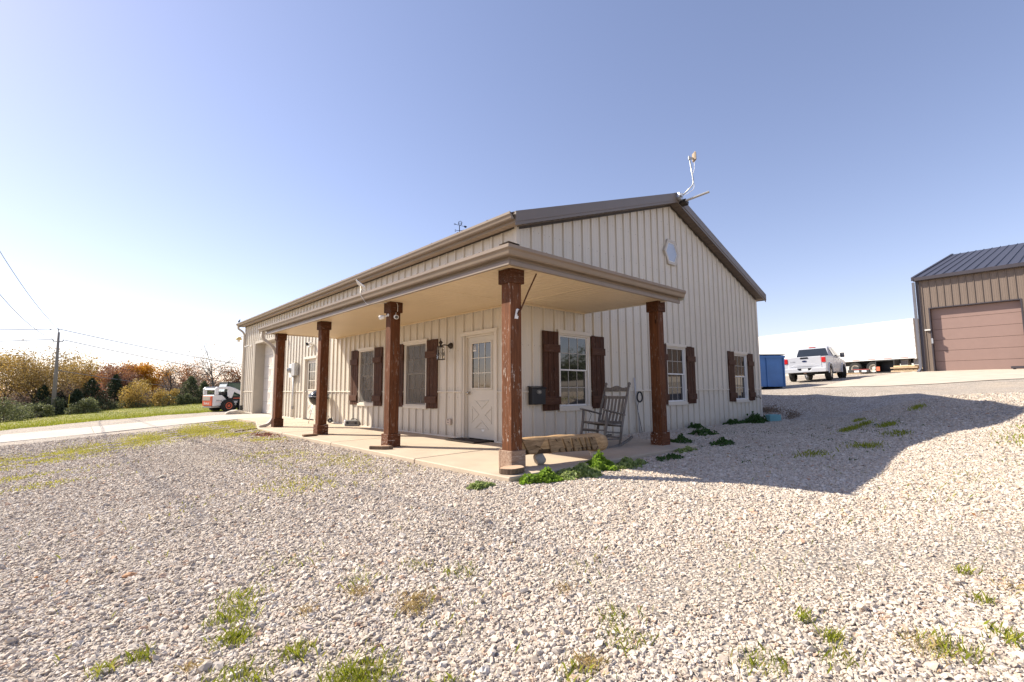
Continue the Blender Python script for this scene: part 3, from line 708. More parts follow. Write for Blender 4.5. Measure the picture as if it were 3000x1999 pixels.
for k in range(3): mb.prism([(gl_[1] - .105, 1.76 + k * .024), (gl_[1] - .03, 1.76 + k * .024), (gl_[1] - .03, 1.768 + k * .024), (gl_[1] - .105, 1.768 + k * .024)], fL, n1_ - .0086, n1_ - .0078)
obj('sticker_print', mb, WHITEP, DR)
mb = MB(); cu_ = (s_[0] + s_[1]) / 2 - .04
mb.prism([(cu_ + .035, .17), (cu_ - .01, .145), (cu_ - .045, .19), (cu_ - .06, .245), (cu_ - .03, .20), (cu_ + .0, .185), (cu_ + .02, .235), (cu_ + .04, .22)], fL, n1_ + .0003, n1_ + .0012); obj('paint_scuff', mb, WHITEP, DR)
door(D2, DOORM, 9, 1, 1)
# ------------------------------------------------------------------ garage door
a, b, c, d = GD
mb = MB(); dep = -.36
mb.prism([(b - .09, -.03), (b, -.03), (b, d), (b - .09, d)], fL, .0, .034); mb.prism([(a, -.03), (a + .09, -.03), (a + .09, d), (a, d)], fL, .0, .034); mb.prism([(a + .0905, d - .10), (b - .0905, d - .10), (b - .0905, d), (a + .0905, d)], fL, .0, .033)
mb.prism([(b - .09, -.03), (b - .06, -.03), (b - .06, d - .06), (b - .09, d - .06)], fL, dep - .05, -.0005); mb.prism([(a + .06, -.03), (a + .09, -.03), (a + .09, d - .06), (a + .06, d - .06)], fL, dep - .05, -.0005); mb.prism([(a + .0905, d - .10), (b - .0905, d - .10), (b - .0905, d - .06), (a + .0905, d - .06)], fL, dep - .05, -.0005)
GDo = obj('garage_door', mb, mat('jamb_trim', (.42, .37, .30), .5, 0, .05), BLD, bevel=.003)
ua, ub = a + .092, b - .092; hh = (d - .10 + .02) / 6
for k in range(6):
    z0 = -.02 + k * hh; mb = MB(); mb.prism([(ua, z0 + .004), (ub, z0 + .004), (ub, z0 + hh - .004), (ua, z0 + hh - .004)], fL, dep - .05, dep - .008)
    nP = 4; pw = (ub - ua) / nP
    for q in range(nP):
        o_ = (ua + q * pw + .07, ua + (q + 1) * pw - .07, z0 + .09, z0 + hh - .09)
        mb.ring([(o_[0], o_[2]), (o_[1], o_[2]), (o_[1], o_[3]), (o_[0], o_[3])], [(o_[0] + .03, o_[2] + .03), (o_[1] - .03, o_[2] + .03), (o_[1] - .03, o_[3] - .03), (o_[0] + .03, o_[3] - .03)], fL, dep - .009, dep + .004)
    obj('door_section', mb, GDOOR, GDo, bevel=.004)
# ------------------------------------------------------------------ downspouts
def downspout(pts, wx, wy, mt, strap=()):
    mb = MB(); P = [Vector(p) for p in pts]; rings = []
    for i, p in enumerate(P):
        d = (P[min(i + 1, len(P) - 1)] - P[max(i - 1, 0)]).normalized(); sx = Vector((0, 1, 0)); sy = d.cross(sx).normalized()
        rings.append([p + sx * i1 * wx / 2 + sy * i2 * wy / 2 for i1, i2 in ((-1, -1), (1, -1), (1, 1), (-1, 1))])
    vs = [q for r_ in rings for q in r_]; fs = []
    for i in range(len(P) - 1):
        for j in range(4): fs.append((i * 4 + j, i * 4 + (j + 1) % 4, i * 4 + 4 + (j + 1) % 4, i * 4 + 4 + j))
    fs += [(0, 1, 2, 3), tuple(len(vs) - 4 + j for j in range(4))]
    mb.add(vs, fs); return obj('downspout', mb, mt, BLD, bevel=.006)
def arc(pts, n=5):                       # rounds the corners of a polyline
    P = [Vector(p) for p in pts]; out = [P[0]]
    for i in range(1, len(P) - 1):
        a, b, c = P[i - 1], P[i], P[i + 1]; r = min((b - a).length, (c - b).length) * .45
        s, e = b + (a - b).normalized() * r, b + (c - b).normalized() * r
        for k in range(n + 1): t = k / n; out.append(s * (1 - t) ** 2 + b * 2 * t * (1 - t) + e * t * t)
    return out + [P[-1]]
SPOUT = mat('spout_paint', (.56, .50, .42), .4, 0, .04, 3)
downspout(arc([(-1.985, 8.22, CZ + .06), (-1.985, 8.22, CZ - .12), (-1.66, 8.10, CZ - .40), (-1.66, 8.08, .18), (-1.78, 8.06, .03), (-2.02, 8.02, -.02)]), .10, .075, SPOUT)
ds = downspout(arc([(-.305, 18.55, HE + .01), (-.305, 18.55, HE - .10), (-.075, 18.38, HE - .30), (-.075, 18.36, .02)]), .10, .075, SPOUT)
mb = MB(); mb.box(-.12, -.02, 18.30, 18.42, -.06, .28); obj('spout_boot', mb, BLACK, ds)
# ------------------------------------------------------------------ things on and around the porch
def bake(fn): return fn
# mailbox
t = thing('mailbox', 'black wall mailbox with an oval emblem between corner post and shutter', 'mailbox', (.40, 0, .84))
mb = MB(); mb.prism([(.235, .68), (.575, .68), (.575, .985), (.235, .985)], fG, .024, .135); obj('box', mb, BLACK, t, bevel=.006)
mb = MB(); mb.add([fG(.225, .99, .02), fG(.585, .99, .02), fG(.585, .965, .155), fG(.225, .965, .155), fG(.225, 1.012, .02), fG(.585, 1.012, .02), fG(.585, .982, .16), fG(.225, .982, .16)], [(0, 1, 2, 3), (4, 7, 6, 5), (0, 4, 5, 1), (1, 5, 6, 2), (2, 6, 7, 3), (3, 7, 4, 0)]); obj('lid', mb, BLACK, t, bevel=.004)
mb = MB(); mb.prism([(.405 + .062 * math.cos(R(15 * k)), .905 + .036 * math.sin(R(15 * k))) for k in range(24)], fG, .136, .141); e_ = obj('emblem', mb, mat('emblem_metal', (.35, .33, .30), .35, .9), t)
mb = MB(); mb.ring([(.405 + .052 * math.cos(R(15 * k)), .905 + .028 * math.sin(R(15 * k))) for k in range(24)], [(.405 + .044 * math.cos(R(15 * k)), .905 + .022 * math.sin(R(15 * k))) for k in range(24)], fG, .1412, .1445); obj('emblem_rim', mb, BLACK, t)
# wall lantern
t = thing('wall_lantern', 'bronze wall lantern with leaded clear panes beside the front door', 'lamp', (0, 1.98, 1.85))
LZ, LX, LY = 1.86, -.235, 2.06
mb = MB(); mb.lathe([(.062, 0), (.066, .012), (.058, .03), (.045, .05), (.03, .07), (0, .075)], (-.022, 1.985, LZ), (-1, 0, 0), 16); obj('back_plate', mb, BRONZE, t, smooth=True)
mb = MB(); mb.tube(arc([(-.08, 1.985, LZ), (-.16, 2.02, LZ + .015), (-.20, 2.05, LZ + .005), (LX, LY, LZ - .02)]), .012, 8); obj('arm', mb, BRONZE, t, smooth=True)
mb = MB(); mb.lathe([(0, .17), (.006, .16), (.008, .12), (.022, .105), (.040, .085), (.042, .07), (.024, .045), (.016, .02), (.03, .01), (.05, 0), (.062, -.012)], (LX, LY, LZ - .015), (0, 0, 1), 14); obj('finial', mb, BRONZE, t, smooth=True)
mb = MB(); q = 6; zt, zb = LZ - .03, LZ - .29
hx_ = lambda r, k: (LX + r * math.cos(R(60 * k + 20)), LY + r * math.sin(R(60 * k + 20)))
for k in range(6):
    A, B = hx_(.068, k), hx_(.090, k); A2, B2 = hx_(.068, k + 1), hx_(.090, k + 1)
    mb.bar((*A, zt), (*B, zb), .009, .009); mb.bar((*A, zt), (*A2, zt), .009, .012); mb.bar((*B, zb), (*B2, zb), .009, .012)
    am = lambda f, s: tuple((Vector((*A, zt)).lerp(Vector((*B, zb)), f)).lerp(Vector((*A2, zt)).lerp(Vector((*B2, zb)), f), s))
    mb.bar(am(0, .5), am(.38, .5), .004, .004); mb.bar(am(.38, .5), am(.55, .3), .004, .004); mb.bar(am(.38, .5), am(.55, .7), .004, .004); mb.bar(am(.55, .3), am(.72, .5), .004, .004); mb.bar(am(.55, .7), am(.72, .5), .004, .004); mb.bar(am(.72, .5), am(1, .5), .004, .004); mb.bar(am(.55, 0), am(.55, .3), .004, .004); mb.bar(am(.55, .7), am(.55, 1), .004, .004)
obj('lantern_frame', mb, BRONZE, t)
m_, nt_, b_ = nodes_of('clear_lamp_glass'); n_ = noise(nt_, coords(nt_), 8, 2); L(nt_, ramp(nt_, n_.outputs[0], [(.3, (.9, .9, .86)), (.7, (1, 1, .97))]), b_.inputs['Base Color']); b_.inputs['Transmission Weight'].default_value = .9; b_.inputs['Roughness'].default_value = .12; b_.inputs['IOR'].default_value = 1.1
for k in range(6):
    A, B = hx_(.066, k), hx_(.088, k); A2, B2 = hx_(.066, k + 1), hx_(.088, k + 1)
    mb = MB(); mb.add([(*A, zt), (*A2, zt), (*B2, zb), (*B, zb)], [(0, 1, 2, 3)]); obj('pane', mb, m_, t)
# outlet box
t = thing('outlet_box', 'beige outdoor outlet box low on wall left of the front door', 'outlet', (0, 2.02, .30))
mb = MB(); mb.prism([(1.955, .245), (2.085, .245), (2.085, .36), (1.955, .36)], fL, .018, .065); obj('box', mb, mat('beige_plastic', (.60, .50, .42), .5), t, bevel=.008)
mb = MB()
for zz in (.275, .325): mb.prism([(2.0, zz), (2.04, zz), (2.04, zz + .022), (2.0, zz + .022)], fL, .0655, .069)
obj('socket', mb, mat('dark_grey', (.10, .09, .085), .5), t)
# door mat
t = MB(); t.box(-.43, -.03, .70, 1.62, -.006, .012); o = obj('door_mat', t, mat('coir_mat', (.035, .024, .018), .95, 0, .35, 40, 120, .6), at=(-.23, 1.16, 0), bevel=.004); tag(o, 'dark brown coir mat lying at the front door', 'mat')
# bench of carved log
bx0, by0, bx1, by1, bz, br = -1.56, -1.600, -.03, -1.845, .212, .115
ax_ = Vector((bx1 - bx0, by1 - by0, 0)); LL = ax_.length; ax_.normalize(); sd = Vector((ax_.y, -ax_.x, 0))
if sd.y > 0: sd = -sd
BO = Vector((bx0, by0, bz))
t = thing('carved_log_bench', 'chainsaw carved log with letters along it propped on stones by corner post', 'carved log', (bx0, by0, 0))
LOGM = wood('carved_log_wood', (.30, .17, .075), (.62, .42, .23), 'x', .8, 0); LOGC = wood('carved_face_wood', (.15, .095, .052), (.40, .27, .155), 'x', .85, 0); LOGD = wood('dark_groove_wood', (.045, .028, .016), (.13, .08, .045), 'x', .85, 0, False); LOGE = wood('grey_log_wood', (.30, .24, .17), (.52, .44, .33), 'x', .85, 0)
mb = MB(); n = 14; rings = 15; vs = []
for i in range(rings):
    f = i / (rings - 1); c = BO + ax_ * f * LL + Vector((0, 0, .022 * math.sin(f * 3.1) - .03 * f))
    for j in range(n):
        a_ = 2 * math.pi * j / n; r_ = br * (1 + .05 * math.sin(3 * a_ + i * 1.3) + .03 * random.uniform(-1, 1)); r_ *= (1.0 if f < .80 else 1.12)
        if f > .97: r_ *= .82
        yy, zz = math.cos(a_) * r_, math.sin(a_) * r_
        if f < .86: yy = min(yy, .070)                        # flat carved face
        vs.append(c + sd * yy + Vector((0, 0, zz)))
mb.add(vs, [(i * n + j, i * n + (j + 1) % n, (i + 1) * n + (j + 1) % n, (i + 1) * n + j) for i in range(rings - 1) for j in range(n)] + [tuple(range(n))[::-1], tuple((rings - 1) * n + j for j in range(n))])
obj('log', mb, LOGM, t, smooth=True)
cuts = [(.02, .10), (.335, .215), (.345, .375), (.535, .590), (.655, .690), (.755, .820), (.838, .872), (.895, .945), (1.01, 1.06)]
fB = lambda u, z, d: tuple(BO + ax_ * (u * 1.30 + .02) + sd * (.071 + d - max(0, z - .02) * .25) + Vector((0, 0, z - .03 * u)))
cw = .014
for k in range(len(cuts) - 1):
    (t0, b0), (t1, b1) = cuts[k], cuts[k + 1]
    if t1 - t0 < .03: continue
    mb = MB(); mb.prism([(t0 + cw, .100), (t1 - cw, .102), (b1 - cw, -.082), (b0 + cw, -.080)], fB, .003, .036); obj('carved_block', mb, LOGC, t, bevel=.006)
mb = MB(); mb.prism([(.0, .094), (1.05, .096), (1.08, -.086), (.02, -.085)], fB, -.002, .0045); obj('groove_floor', mb, LOGD, t)  # dark wood colour stands in for shade at the bottom of the cuts
mb = MB()
for u, za, zb, sl in ((.44, .10, .06, .02), (.47, -.08, -.03, .02), (.50, -.08, -.04, -.02), (.60, .06, .03, .02), (.635, -.08, -.04, .01), (.70, .08, .05, .02), (.735, -.08, -.035, .015), (.79, -.08, -.03, .01), (.93, .10, .06, .02), (.985, -.08, -.03, .03), (.18, .03, -.05, .12)):
    mb.prism([(u, za), (u + .012, za), (u + .012 + sl, zb), (u + sl, zb)], fB, .0365, .0385)
obj('notch_shade', mb, LOGD, t)  # thin dark strips laid on the blocks paint the shade of short cuts
def rock(mb, c, s, seed, sub=2, jag=.22):
    bm = bmesh.new(); bmesh.ops.create_icosphere(bm, subdivisions=sub, radius=1); rg = random.Random(seed)
    ks = [(Vector((rg.uniform(-1, 1), rg.uniform(-1, 1), rg.uniform(-1, 1))).normalized(), rg.uniform(.55, .9)) for _ in range(9)]
    vs = []
    for v in bm.verts:
        p = v.co.copy()
        for d, h_ in ks:
            e = p.dot(d)
            if e > h_: p -= d * (e - h_)
        p *= 1 + rg.uniform(-jag, jag) * .25
        vs.append((c[0] + p.x * s[0], c[1] + p.y * s[1], c[2] + p.z * s[2]))
    fs = [tuple(v.index for v in f.verts) for f in bm.faces]; bm.free(); mb.add(vs, fs); return mb
STONE = mat('grey_stone', (.36, .32, .27), .85, 0, .25, 6, 25, .5); STONEW = mat('pale_stone', (.55, .50, .43), .85, 0, .18, 5, 25, .5)
o = obj('prop_stone', rock(MB(), (-1.20, -1.70, .05), (.10, .09, .09), 3), STONE, at=(-1.20, -1.70, -.03)); tag(o, 'grey wedge shaped stone propping the left end of carved log', 'stone')
o = obj('prop_stone', rock(MB(), (-.20, -1.79, .035), (.07, .06, .075), 8), STONEW, at=(-.20, -1.79, -.03)); tag(o, 'small pale stone under the right end of carved log', 'stone')
# rocking chair (faces -x, rocked back)
CH = wood('weathered_chair_wood', (.10, .085, .075), (.26, .235, .21), 'z', .85, 0, False)
t = thing('rocking_chair', 'weathered grey wooden rocking chair with slatted back beside the carved log', 'chair', (1.0, -1.05, -.03))
yR, yL = -1.30, -.80
rc = lambda x: .012 + (x - .93) ** 2 * .36 - .03
for yy in (yR, yL):
    mb = MB(); pts = [(x, yy, rc(x)) for x in np.linspace(.36, 1.54, 13)]
    for p, q in zip(pts[:-1], pts[1:]): mb.bar(p, q, .032, .040)
    obj('rocker', mb, CH, t)
    mb = MB(); mb.tube([(.705, yy, rc(.705) + .02), (.80, yy, .385), (.825, yy, .60)], [.021, .025, .021], 8); obj('front_leg', mb, CH, t, smooth=True)
    mb = MB(); mb.tube([(1.165, yy, rc(1.165) + .02), (1.235, yy, .31), (1.33, yy, .62), (1.47, yy, .99)], [.021, .024, .023, .021], 8)
    mb.lathe([(.020, 0), (.027, .012), (.018, .026), (.028, .045), (.030, .062), (.018, .082), (0, .088)], (1.475, yy, .985), (.3, 0, 1), 10); obj('back_post', mb, CH, t, smooth=True)
    mb = MB(); s = -.012 if yy == yR else .012
    mb.add([(.765, yy - .04, .600), (.765, yy + .04, .600), (1.32, yy + .028, .49), (1.32, yy - .028, .49), (.765, yy - .04, .622), (.765, yy + .04, .622), (1.32, yy + .028, .512), (1.32, yy - .028, .512)], [(0, 1, 2, 3), (4, 7, 6, 5), (0, 4, 5, 1), (1, 5, 6, 2), (2, 6, 7, 3), (3, 7, 4, 0)]); obj('armrest', mb, CH, t, bevel=.005)
    for f in (.28, .62): 
        a_ = Vector((.705, yy, rc(.705) + .02)).lerp(Vector((.80, yy, .385)), f); b_2 = Vector((1.165, yy, rc(1.165) + .02)).lerp(Vector((1.235, yy, .31)), f)
        mb = MB(); mb.tube([a_, b_2], .0125, 7); obj('stretcher', mb, CH, t, smooth=True)
for f, (p0, p1) in ((.30, ((.705, rc(.705) + .02), (.80, .385))), (.68, ((.705, rc(.705) + .02), (.80, .385))), (.35, ((1.165, rc(1.165) + .02), (1.235, .31)))):
    x_ = p0[0] + (p1[0] - p0[0]) * f; z_ = p0[1] + (p1[1] - p0[1]) * f
    mb = MB(); mb.tube([(x_, yR, z_), (x_, yL, z_)], .0125, 7); obj('stretcher', mb, CH, t, smooth=True)
mb = MB()
mb.tube([(.80, yR, .385), (.80, yL, .385)], .017, 8); mb.tube([(1.235, yR, .315), (1.235, yL, .315)], .015, 8); mb.tube([(.80, yR, .385), (1.235, yR, .315)], .015, 8); mb.tube([(.80, yL, .385), (1.235, yL, .315)], .015, 8)
obj('seat_rail', mb, CH, t, smooth=True)
k = 0
for x_ in np.arange(.805, 1.225, .042):
    mb = MB(); z_ = .392 - (x_ - .80) * .161 - .012 * math.sin((x_ - .8) / .43 * math.pi); mb.box(x_, x_ + .038, yR + .01, yL - .01, z_ - .006, z_ + .006); obj('seat_slat', mb, wood('chair_seat_wood', (.085, .07, .06), (.20, .175, .15), 'y', .85, 0, False), t)
bp = lambda z: (np.interp(z, [.31, .62, .99], [1.235, 1.33, 1.47]))
mb = MB(); n = 12; top = [(yR + (yL - yR) * i / n) for i in range(n + 1)]
vs = []; zt = lambda f: .985 + .030 * math.sin(f * math.pi) + .014 * math.cos(f * 4 * math.pi)
for dx in (-.009, .009):
    for i, yy in enumerate(top): vs += [(bp(.90) + dx, yy, .905), (bp(.98) + dx, yy, zt(i / n) - .02)]
m2 = 2 * (n + 1)
fs = []
for i in range(n): fs += [(2 * i, 2 * i + 2, 2 * i + 3, 2 * i + 1), (m2 + 2 * i, m2 + 2 * i + 1, m2 + 2 * i + 3, m2 + 2 * i + 2), (2 * i + 1, 2 * i + 3, m2 + 2 * i + 3, m2 + 2 * i + 1), (2 * i, m2 + 2 * i, m2 + 2 * i + 2, 2 * i + 2)]
mb.add(vs, fs); obj('crest_rail', mb, CH, t)
mb = MB(); mb.bar((bp(.80), yR, .80), (bp(.80), yL, .80), .016, .05); obj('back_rail', mb, CH, t, bevel=.004)
mb = MB(); mb.bar((bp(.37), yR, .37), (bp(.37), yL, .37), .016, .05); obj('back_rail', mb, CH, t, bevel=.004)
for i in range(6):
    yy = yR + .065 + i * .074; mb = MB(); mb.tube([(bp(.36) - .0, yy, .37), (bp(.58) + .018, yy, .58), (bp(.79), yy, .79)], .001, 4)
    mb = MB()
    pts = [(bp(.36), .37), (bp(.58) + .018, .58), (bp(.79), .79)]
    for (xa, za), (xb, zb) in zip(pts[:-1], pts[1:]): mb.add([(xa - .006, yy - .019, za), (xa - .006, yy + .019, za), (xb - .006, yy + .019, zb), (xb - .006, yy - .019, zb), (xa + .006, yy - .019, za), (xa + .006, yy + .019, za), (xb + .006, yy + .019, zb), (xb + .006, yy - .019, zb)], [(0, 3, 2, 1), (4, 5, 6, 7), (0, 1, 5, 4), (1, 2, 6, 5), (2, 3, 7, 6), (3, 0, 4, 7)])
    obj('back_slat', mb, CH, t)
# water pipe with cable coil
t = thing('standpipe', 'grey conduit pipe standing against the gable wall behind the rocking chair', 'pipe', (3.60, -.07, -.07))
mb = MB(); mb.tube([(3.555, -.055, 1.20), (3.585, -.06, .75), (3.60, -.10, .45), (3.655, -.10, -.1)], .017, 8); obj('pipe', mb, mat('grey_conduit', (.50, .50, .52), .45, .3), t, smooth=True)
mb = MB(); mb.lathe([(.024, 0), (.024, .05), (.02, .055)], (3.60, -.10, .42), (.05, 0, 1), 10); obj('coupling', mb, MATS['grey_conduit'], t)
mb = MB(); cpts = []
for k in range(0, 5 * 24 + 1):
    a_ = 2 * math.pi * k / 24; r_ = .105 + .008 * math.sin(k * .37); cpts.append((3.655 + r_ * math.cos(a_), -.115 - .012 * math.sin(k * .21), .765 + r_ * 1.05 * math.sin(a_)))
mb.tube(cpts, .009, 6); o = obj('cable_coil', mb, BLACK, smooth=True, at=(3.655, -.11, .765)); tag(o, 'coil of black cable hung on the grey standpipe', 'cable')
mb = MB(); mb.tube(arc([(3.60, -.12, .655), (3.575, -.10, .55), (3.62, -.125, .25), (3.70, -.12, -.02)]), .006, 6); o = obj('black_cable', mb, BLACK, smooth=True, at=(3.6, -.12, 0)); tag(o, 'thin black cable running down beside the grey standpipe', 'cable')
# wire hanging from the chair arm
mb = MB(); mb.tube(arc([(.98, -.79, .56), (1.06, -.79, .50), (.95, -.795, .36), (.96, -.80, .12), (1.10, -.80, .02)]), .004, 5); o = obj('loose_cord', mb, BLACK, smooth=True, at=(1, -.8, 0)); tag(o, 'loose black cord dangling from the rocking chair arm', 'cord')
# wood pieces at the post feet
CUT = wood('sawn_log_end', (.42, .27, .17), (.66, .48, .34), 'x', .85, 0, False); BARK = wood('rough_bark', (.09, .06, .04), (.24, .17, .12), 'z', .9, 0, False)
t = thing('log_slice', 'flat round log slice lying in front of the corner post', 'log slice', (-1.80, -1.86, -.06))
ang = np.linspace(0, 2 * math.pi, 22, endpoint=False); rr = [.165 * (1 + .07 * math.sin(2 * a_ + 1) + .05 * math.sin(5 * a_)) for a_ in ang]
mb = MB(); mb.prism([(-1.845 + r_ * math.cos(a_), -1.87 + r_ * math.sin(a_) * .82) for r_, a_ in zip(rr, ang)], lambda a, b, d: (a, b, d), -.025, .030); obj('bark', mb, BARK, t)
mb = MB(); mb.prism([(-1.845 + r_ * .93 * math.cos(a_), -1.87 + r_ * .93 * math.sin(a_) * .82) for r_, a_ in zip(rr, ang)], lambda a, b, d: (a, b, d), .028, .034); obj('cut_face', mb, CUT, t)
mb = MB(); mb.prism([(-1.845 + r_ * .8 * math.cos(a_), -1.87 + r_ * .8 * math.sin(a_) * .82) for r_, a_ in zip(rr, ang)], lambda a, b, d: (a + (d + .05) * .0, b, d), -.12, -.0255) 
t = thing('bark_slab', 'curved slab of dark bark wood beside the second post', 'wood slab', (-1.94, 1.30, -.03))
mb = MB(); mb.prism([(-2.06, 1.44), (-2.03, 1.47), (-1.80, 1.30), (-1.74, 1.20), (-1.83, 1.18), (-1.93, 1.24)], lambda a, b, d: (a, b, d), -.03, .022); obj('bark', mb, BARK, t, bevel=.006)
mb = MB(); mb.prism([(-2.045, 1.44), (-2.03, 1.455), (-1.81, 1.29), (-1.77, 1.21), (-1.83, 1.20), (-1.925, 1.255)], lambda a, b, d: (a, b, d), .0225, .027); obj('cut_face', mb, CUT, t)
mb = MB(); mb.obox((-1.935, 4.50, -.006), (1, .12, 0), (-.12, 1, 0), (0, 0, 1), (.15, .05, .020)); o = obj('wood_offcut', mb, wood('offcut_wood', (.16, .09, .055), (.32, .20, .13), 'x', .8, 0), at=(-1.94, 4.50, -.03), bevel=.004); tag(o, 'short brown wood offcut lying at the third post', 'wood offcut')
# flag bracket with a rusty rod on the corner post
t = thing('rod_bracket', 'white wall bracket holding a rusty rod on the corner post', 'bracket', (-1.60, -1.72, 1.90))
mb = MB(); fP = lambda u, z, n: (u, -1.62 - .094 - n, z)
mb.prism([(-1.655, 1.86), (-1.595, 1.86), (-1.565, 1.985), (-1.60, 1.995), (-1.625, 1.985)], fP, .002, .012); obj('bracket', mb, WHITEP, t, bevel=.003)
mb = MB(); mb.tube([(-1.60, -1.735, 1.915), (-1.575, -1.735, 1.97)], .018, 8); obj('socket', mb, mat('rust', (.12, .045, .02), .85, .2, .3, 30), t, smooth=True)
mb = MB(); mb.tube([(-1.60, -1.735, 1.90), (-1.43, -1.74, 2.22), (-1.262, -1.735, 2.50)], .0105, 7); obj('rod', mb, MATS['rust'], t, smooth=True)
# security cameras on the second post
def camera_at(c, d, nm, lab):
    c = Vector(c); d = Vector(d).normalized(); t = thing('security_camera', lab, 'camera', tuple(c))
    mb = MB(); mb.lathe([(.020, 0), (.034, .01), (.040, .03), (.041, .085), (.036, .098), (.034, .099), (0, .0992)], c, d, 16); obj('housing', mb, WHITEP, t, smooth='auto')
    mb = MB(); mb.lathe([(.030, 0), (.028, .004), (0, .0045)], c + d * .0993, d, 14); obj('lens', mb, glass('lens_black', (.01, .01, .012), .08), t)
    return t, c, d
t, c, d = camera_at((-1.765, 1.555, 2.25), (-1, .75, -.28), '', 'white security camera on the left face of the second post')
mb = MB(); mb.tube([c, (-1.722, 1.53, 2.275)], .013, 8); mb.lathe([(.026, 0), (.026, .012), (0, .014)], (-1.709, 1.525, 2.28), (-1, 0, 0), 12); obj('mount', mb, WHITEP, t)
t, c, d = camera_at((-1.632, 1.405, 2.245), (-.35, -1, -.22), '', 'white security camera facing out with a cable on the second post')
mb = MB(); mb.tube([c, (-1.625, 1.434, 2.25)], .013, 8); obj('mount', mb, WHITEP, t)
mb = MB(); mb.tube(arc([(-2.04, 1.93, CZ + .26), (-2.085, 1.90, CZ + .16), (-1.98, 1.80, CZ - .055), (-1.84, 1.70, CZ - .015), (-1.62, 1.41, CZ - .005), (-1.60, 1.392, CZ - .06), (-1.60, 1.40, CZ - .19), (-1.612, 1.418, 2.40), (-1.622, 1.42, 2.28)]), .0045, 6); o = obj('white_cable', mb, WHITEP, smooth=True, at=(-1.62, 1.42, 2.3)); tag(o, 'thin white cable from the solar panel to the camera post', 'cable')
t = thing('solar_panel', 'small white solar panel tilted on a bracket on the porch gutter', 'solar panel', (-2.05, 1.95, CZ + .18))
mb = MB(); mb.obox((-2.03, 1.97, CZ + .335), (.55, 1, 0), (-1, .55, .9), (.5, -.28, 1), (.165, .10, .010)); obj('panel_frame', mb, WHITEP, t, bevel=.003)
mb = MB(); mb.obox((-2.027, 1.969, CZ + .345), (.55, 1, 0), (-1, .55, .9), (.5, -.28, 1), (.155, .09, .004)); obj('solar_cell', mb, glass('solar_cell_blue', (.02, .03, .06), .1), t)
mb = MB(); mb.bar((-2.03, 1.96, CZ + .175), (-2.03, 1.96, CZ + .33), .04, .03); obj('bracket', mb, mat('cream_plastic', (.66, .58, .46), .5), t)
# kettle grill by the third post
t = thing('kettle_grill', 'black kettle barbecue grill on three legs against the long wall', 'grill', (-.30, 8.42, -.03))
gx_, gy_, gz_ = -.345, 8.33, .775; ENAM = mat('black_enamel', (.012, .012, .014), .16, 0, .1, 4)
mb = MB(); mb.lathe([(.0, .185), (.10, .178), (.20, .125), (.265, .055), (.283, .0), (.288, -.01), (.28, -.012)], (gx_, gy_, gz_), (0, 0, 1), 24); obj('lid', mb, mat('grey_enamel', (.055, .06, .07), .18, .3, .1, 4), t, smooth=True)
mb = MB(); mb.lathe([(.285, -.012), (.275, -.05), (.24, -.15), (.17, -.235), (.08, -.275), (0, -.28)], (gx_, gy_, gz_), (0, 0, 1), 24); obj('bowl', mb, ENAM, t, smooth=True)
mb = MB(); mb.lathe([(.287, -.016), (.298, -.012), (.298, -.004), (.287, .0)], (gx_, gy_, gz_), (0, 0, 1), 24); obj('rim', mb, STEEL, t)
ft = [(-.60, 8.37, -.025), (-.20, 8.72, .05), (-.05, 8.13, .05)]
for p in ft:
    d = Vector((p[0] - gx_, p[1] - gy_, 0)).normalized() * .15
    mb = MB(); mb.tube([(gx_ + d.x, gy_ + d.y, gz_ - .22), p], .011, 7); obj('leg', mb, STEEL, t, smooth=True)
for p in ft[1:]:
    mb = MB(); mb.lathe([(.0, -.02), (.05, -.02), (.072, -.016), (.075, 0), (.072, .016), (.05, .02), (0, .02)], p, (.75, .66, 0), 16); wq = obj('wheel', mb, BLACK, t, smooth='auto')
    mb = MB(); mb.lathe([(.028, -.024), (.028, .024)], p, (.75, .66, 0), 12); obj('hub', mb, mat('grey_plastic', (.30, .30, .29), .5), wq)
mb = MB(); mb.tube(arc([(gx_ - .06, gy_ - .05, gz_ + .175), (gx_ - .06, gy_ - .05, gz_ + .235), (gx_ + .06, gy_ + .05, gz_ + .235), (gx_ + .06, gy_ + .05, gz_ + .175)]), .011, 7); obj('handle', mb, BLACK, t, smooth=True)
mb = MB(); mb.tube(arc([(gx_ + .24, gy_ + .12, gz_ - .06), (gx_ + .33, gy_ + .16, gz_ - .05), (gx_ + .33, gy_ + .02, gz_ - .05), (gx_ + .27, gy_ - .02, gz_ - .06)]), .010, 7); obj('side_handle', mb, BLACK, t, smooth=True)
# tool case and bottle
t = thing('tool_case', 'grey plastic tool case standing on the porch by the wall', 'case', (-.10, 6.46, -.02))
GP_ = mat('grey_case_plastic', (.15, .145, .135), .5); f_ = lambda a, b, d: (-.20 + d * .30 * .75 + a * .30, 6.63 - a * .12 + d * -.02, b)
ca, sa = Vector((.62, -.78, 0)), Vector((.78, .62, 0)); cc = Vector((-.085, 6.43, -.02))
pr = lambda u, z, n: tuple(cc + ca * u + sa * n + Vector((0, 0, z)))
mb = MB(); mb.prism([(-.20, .0), (.20, .0), (.205, .09), (-.205, .09)], pr, -.12, .12); obj('base', mb, GP_, t, bevel=.012)
mb = MB(); mb.prism([(-.20, .092), (.20, .092), (.165, .165), (-.165, .165)], pr, -.122, .122); obj('lid', mb, GP_, t, bevel=.014)
mb = MB(); mb.tube(arc([pr(-.07, .165, 0), pr(-.07, .195, 0), pr(.07, .195, 0), pr(.07, .165, 0)]), .010, 6); obj('handle', mb, BLACK, t)
mb = MB()
for u in (-.12, .12): mb.prism([(u - .025, .06), (u + .025, .06), (u + .025, .12), (u - .025, .12)], pr, -.130, -.1222)
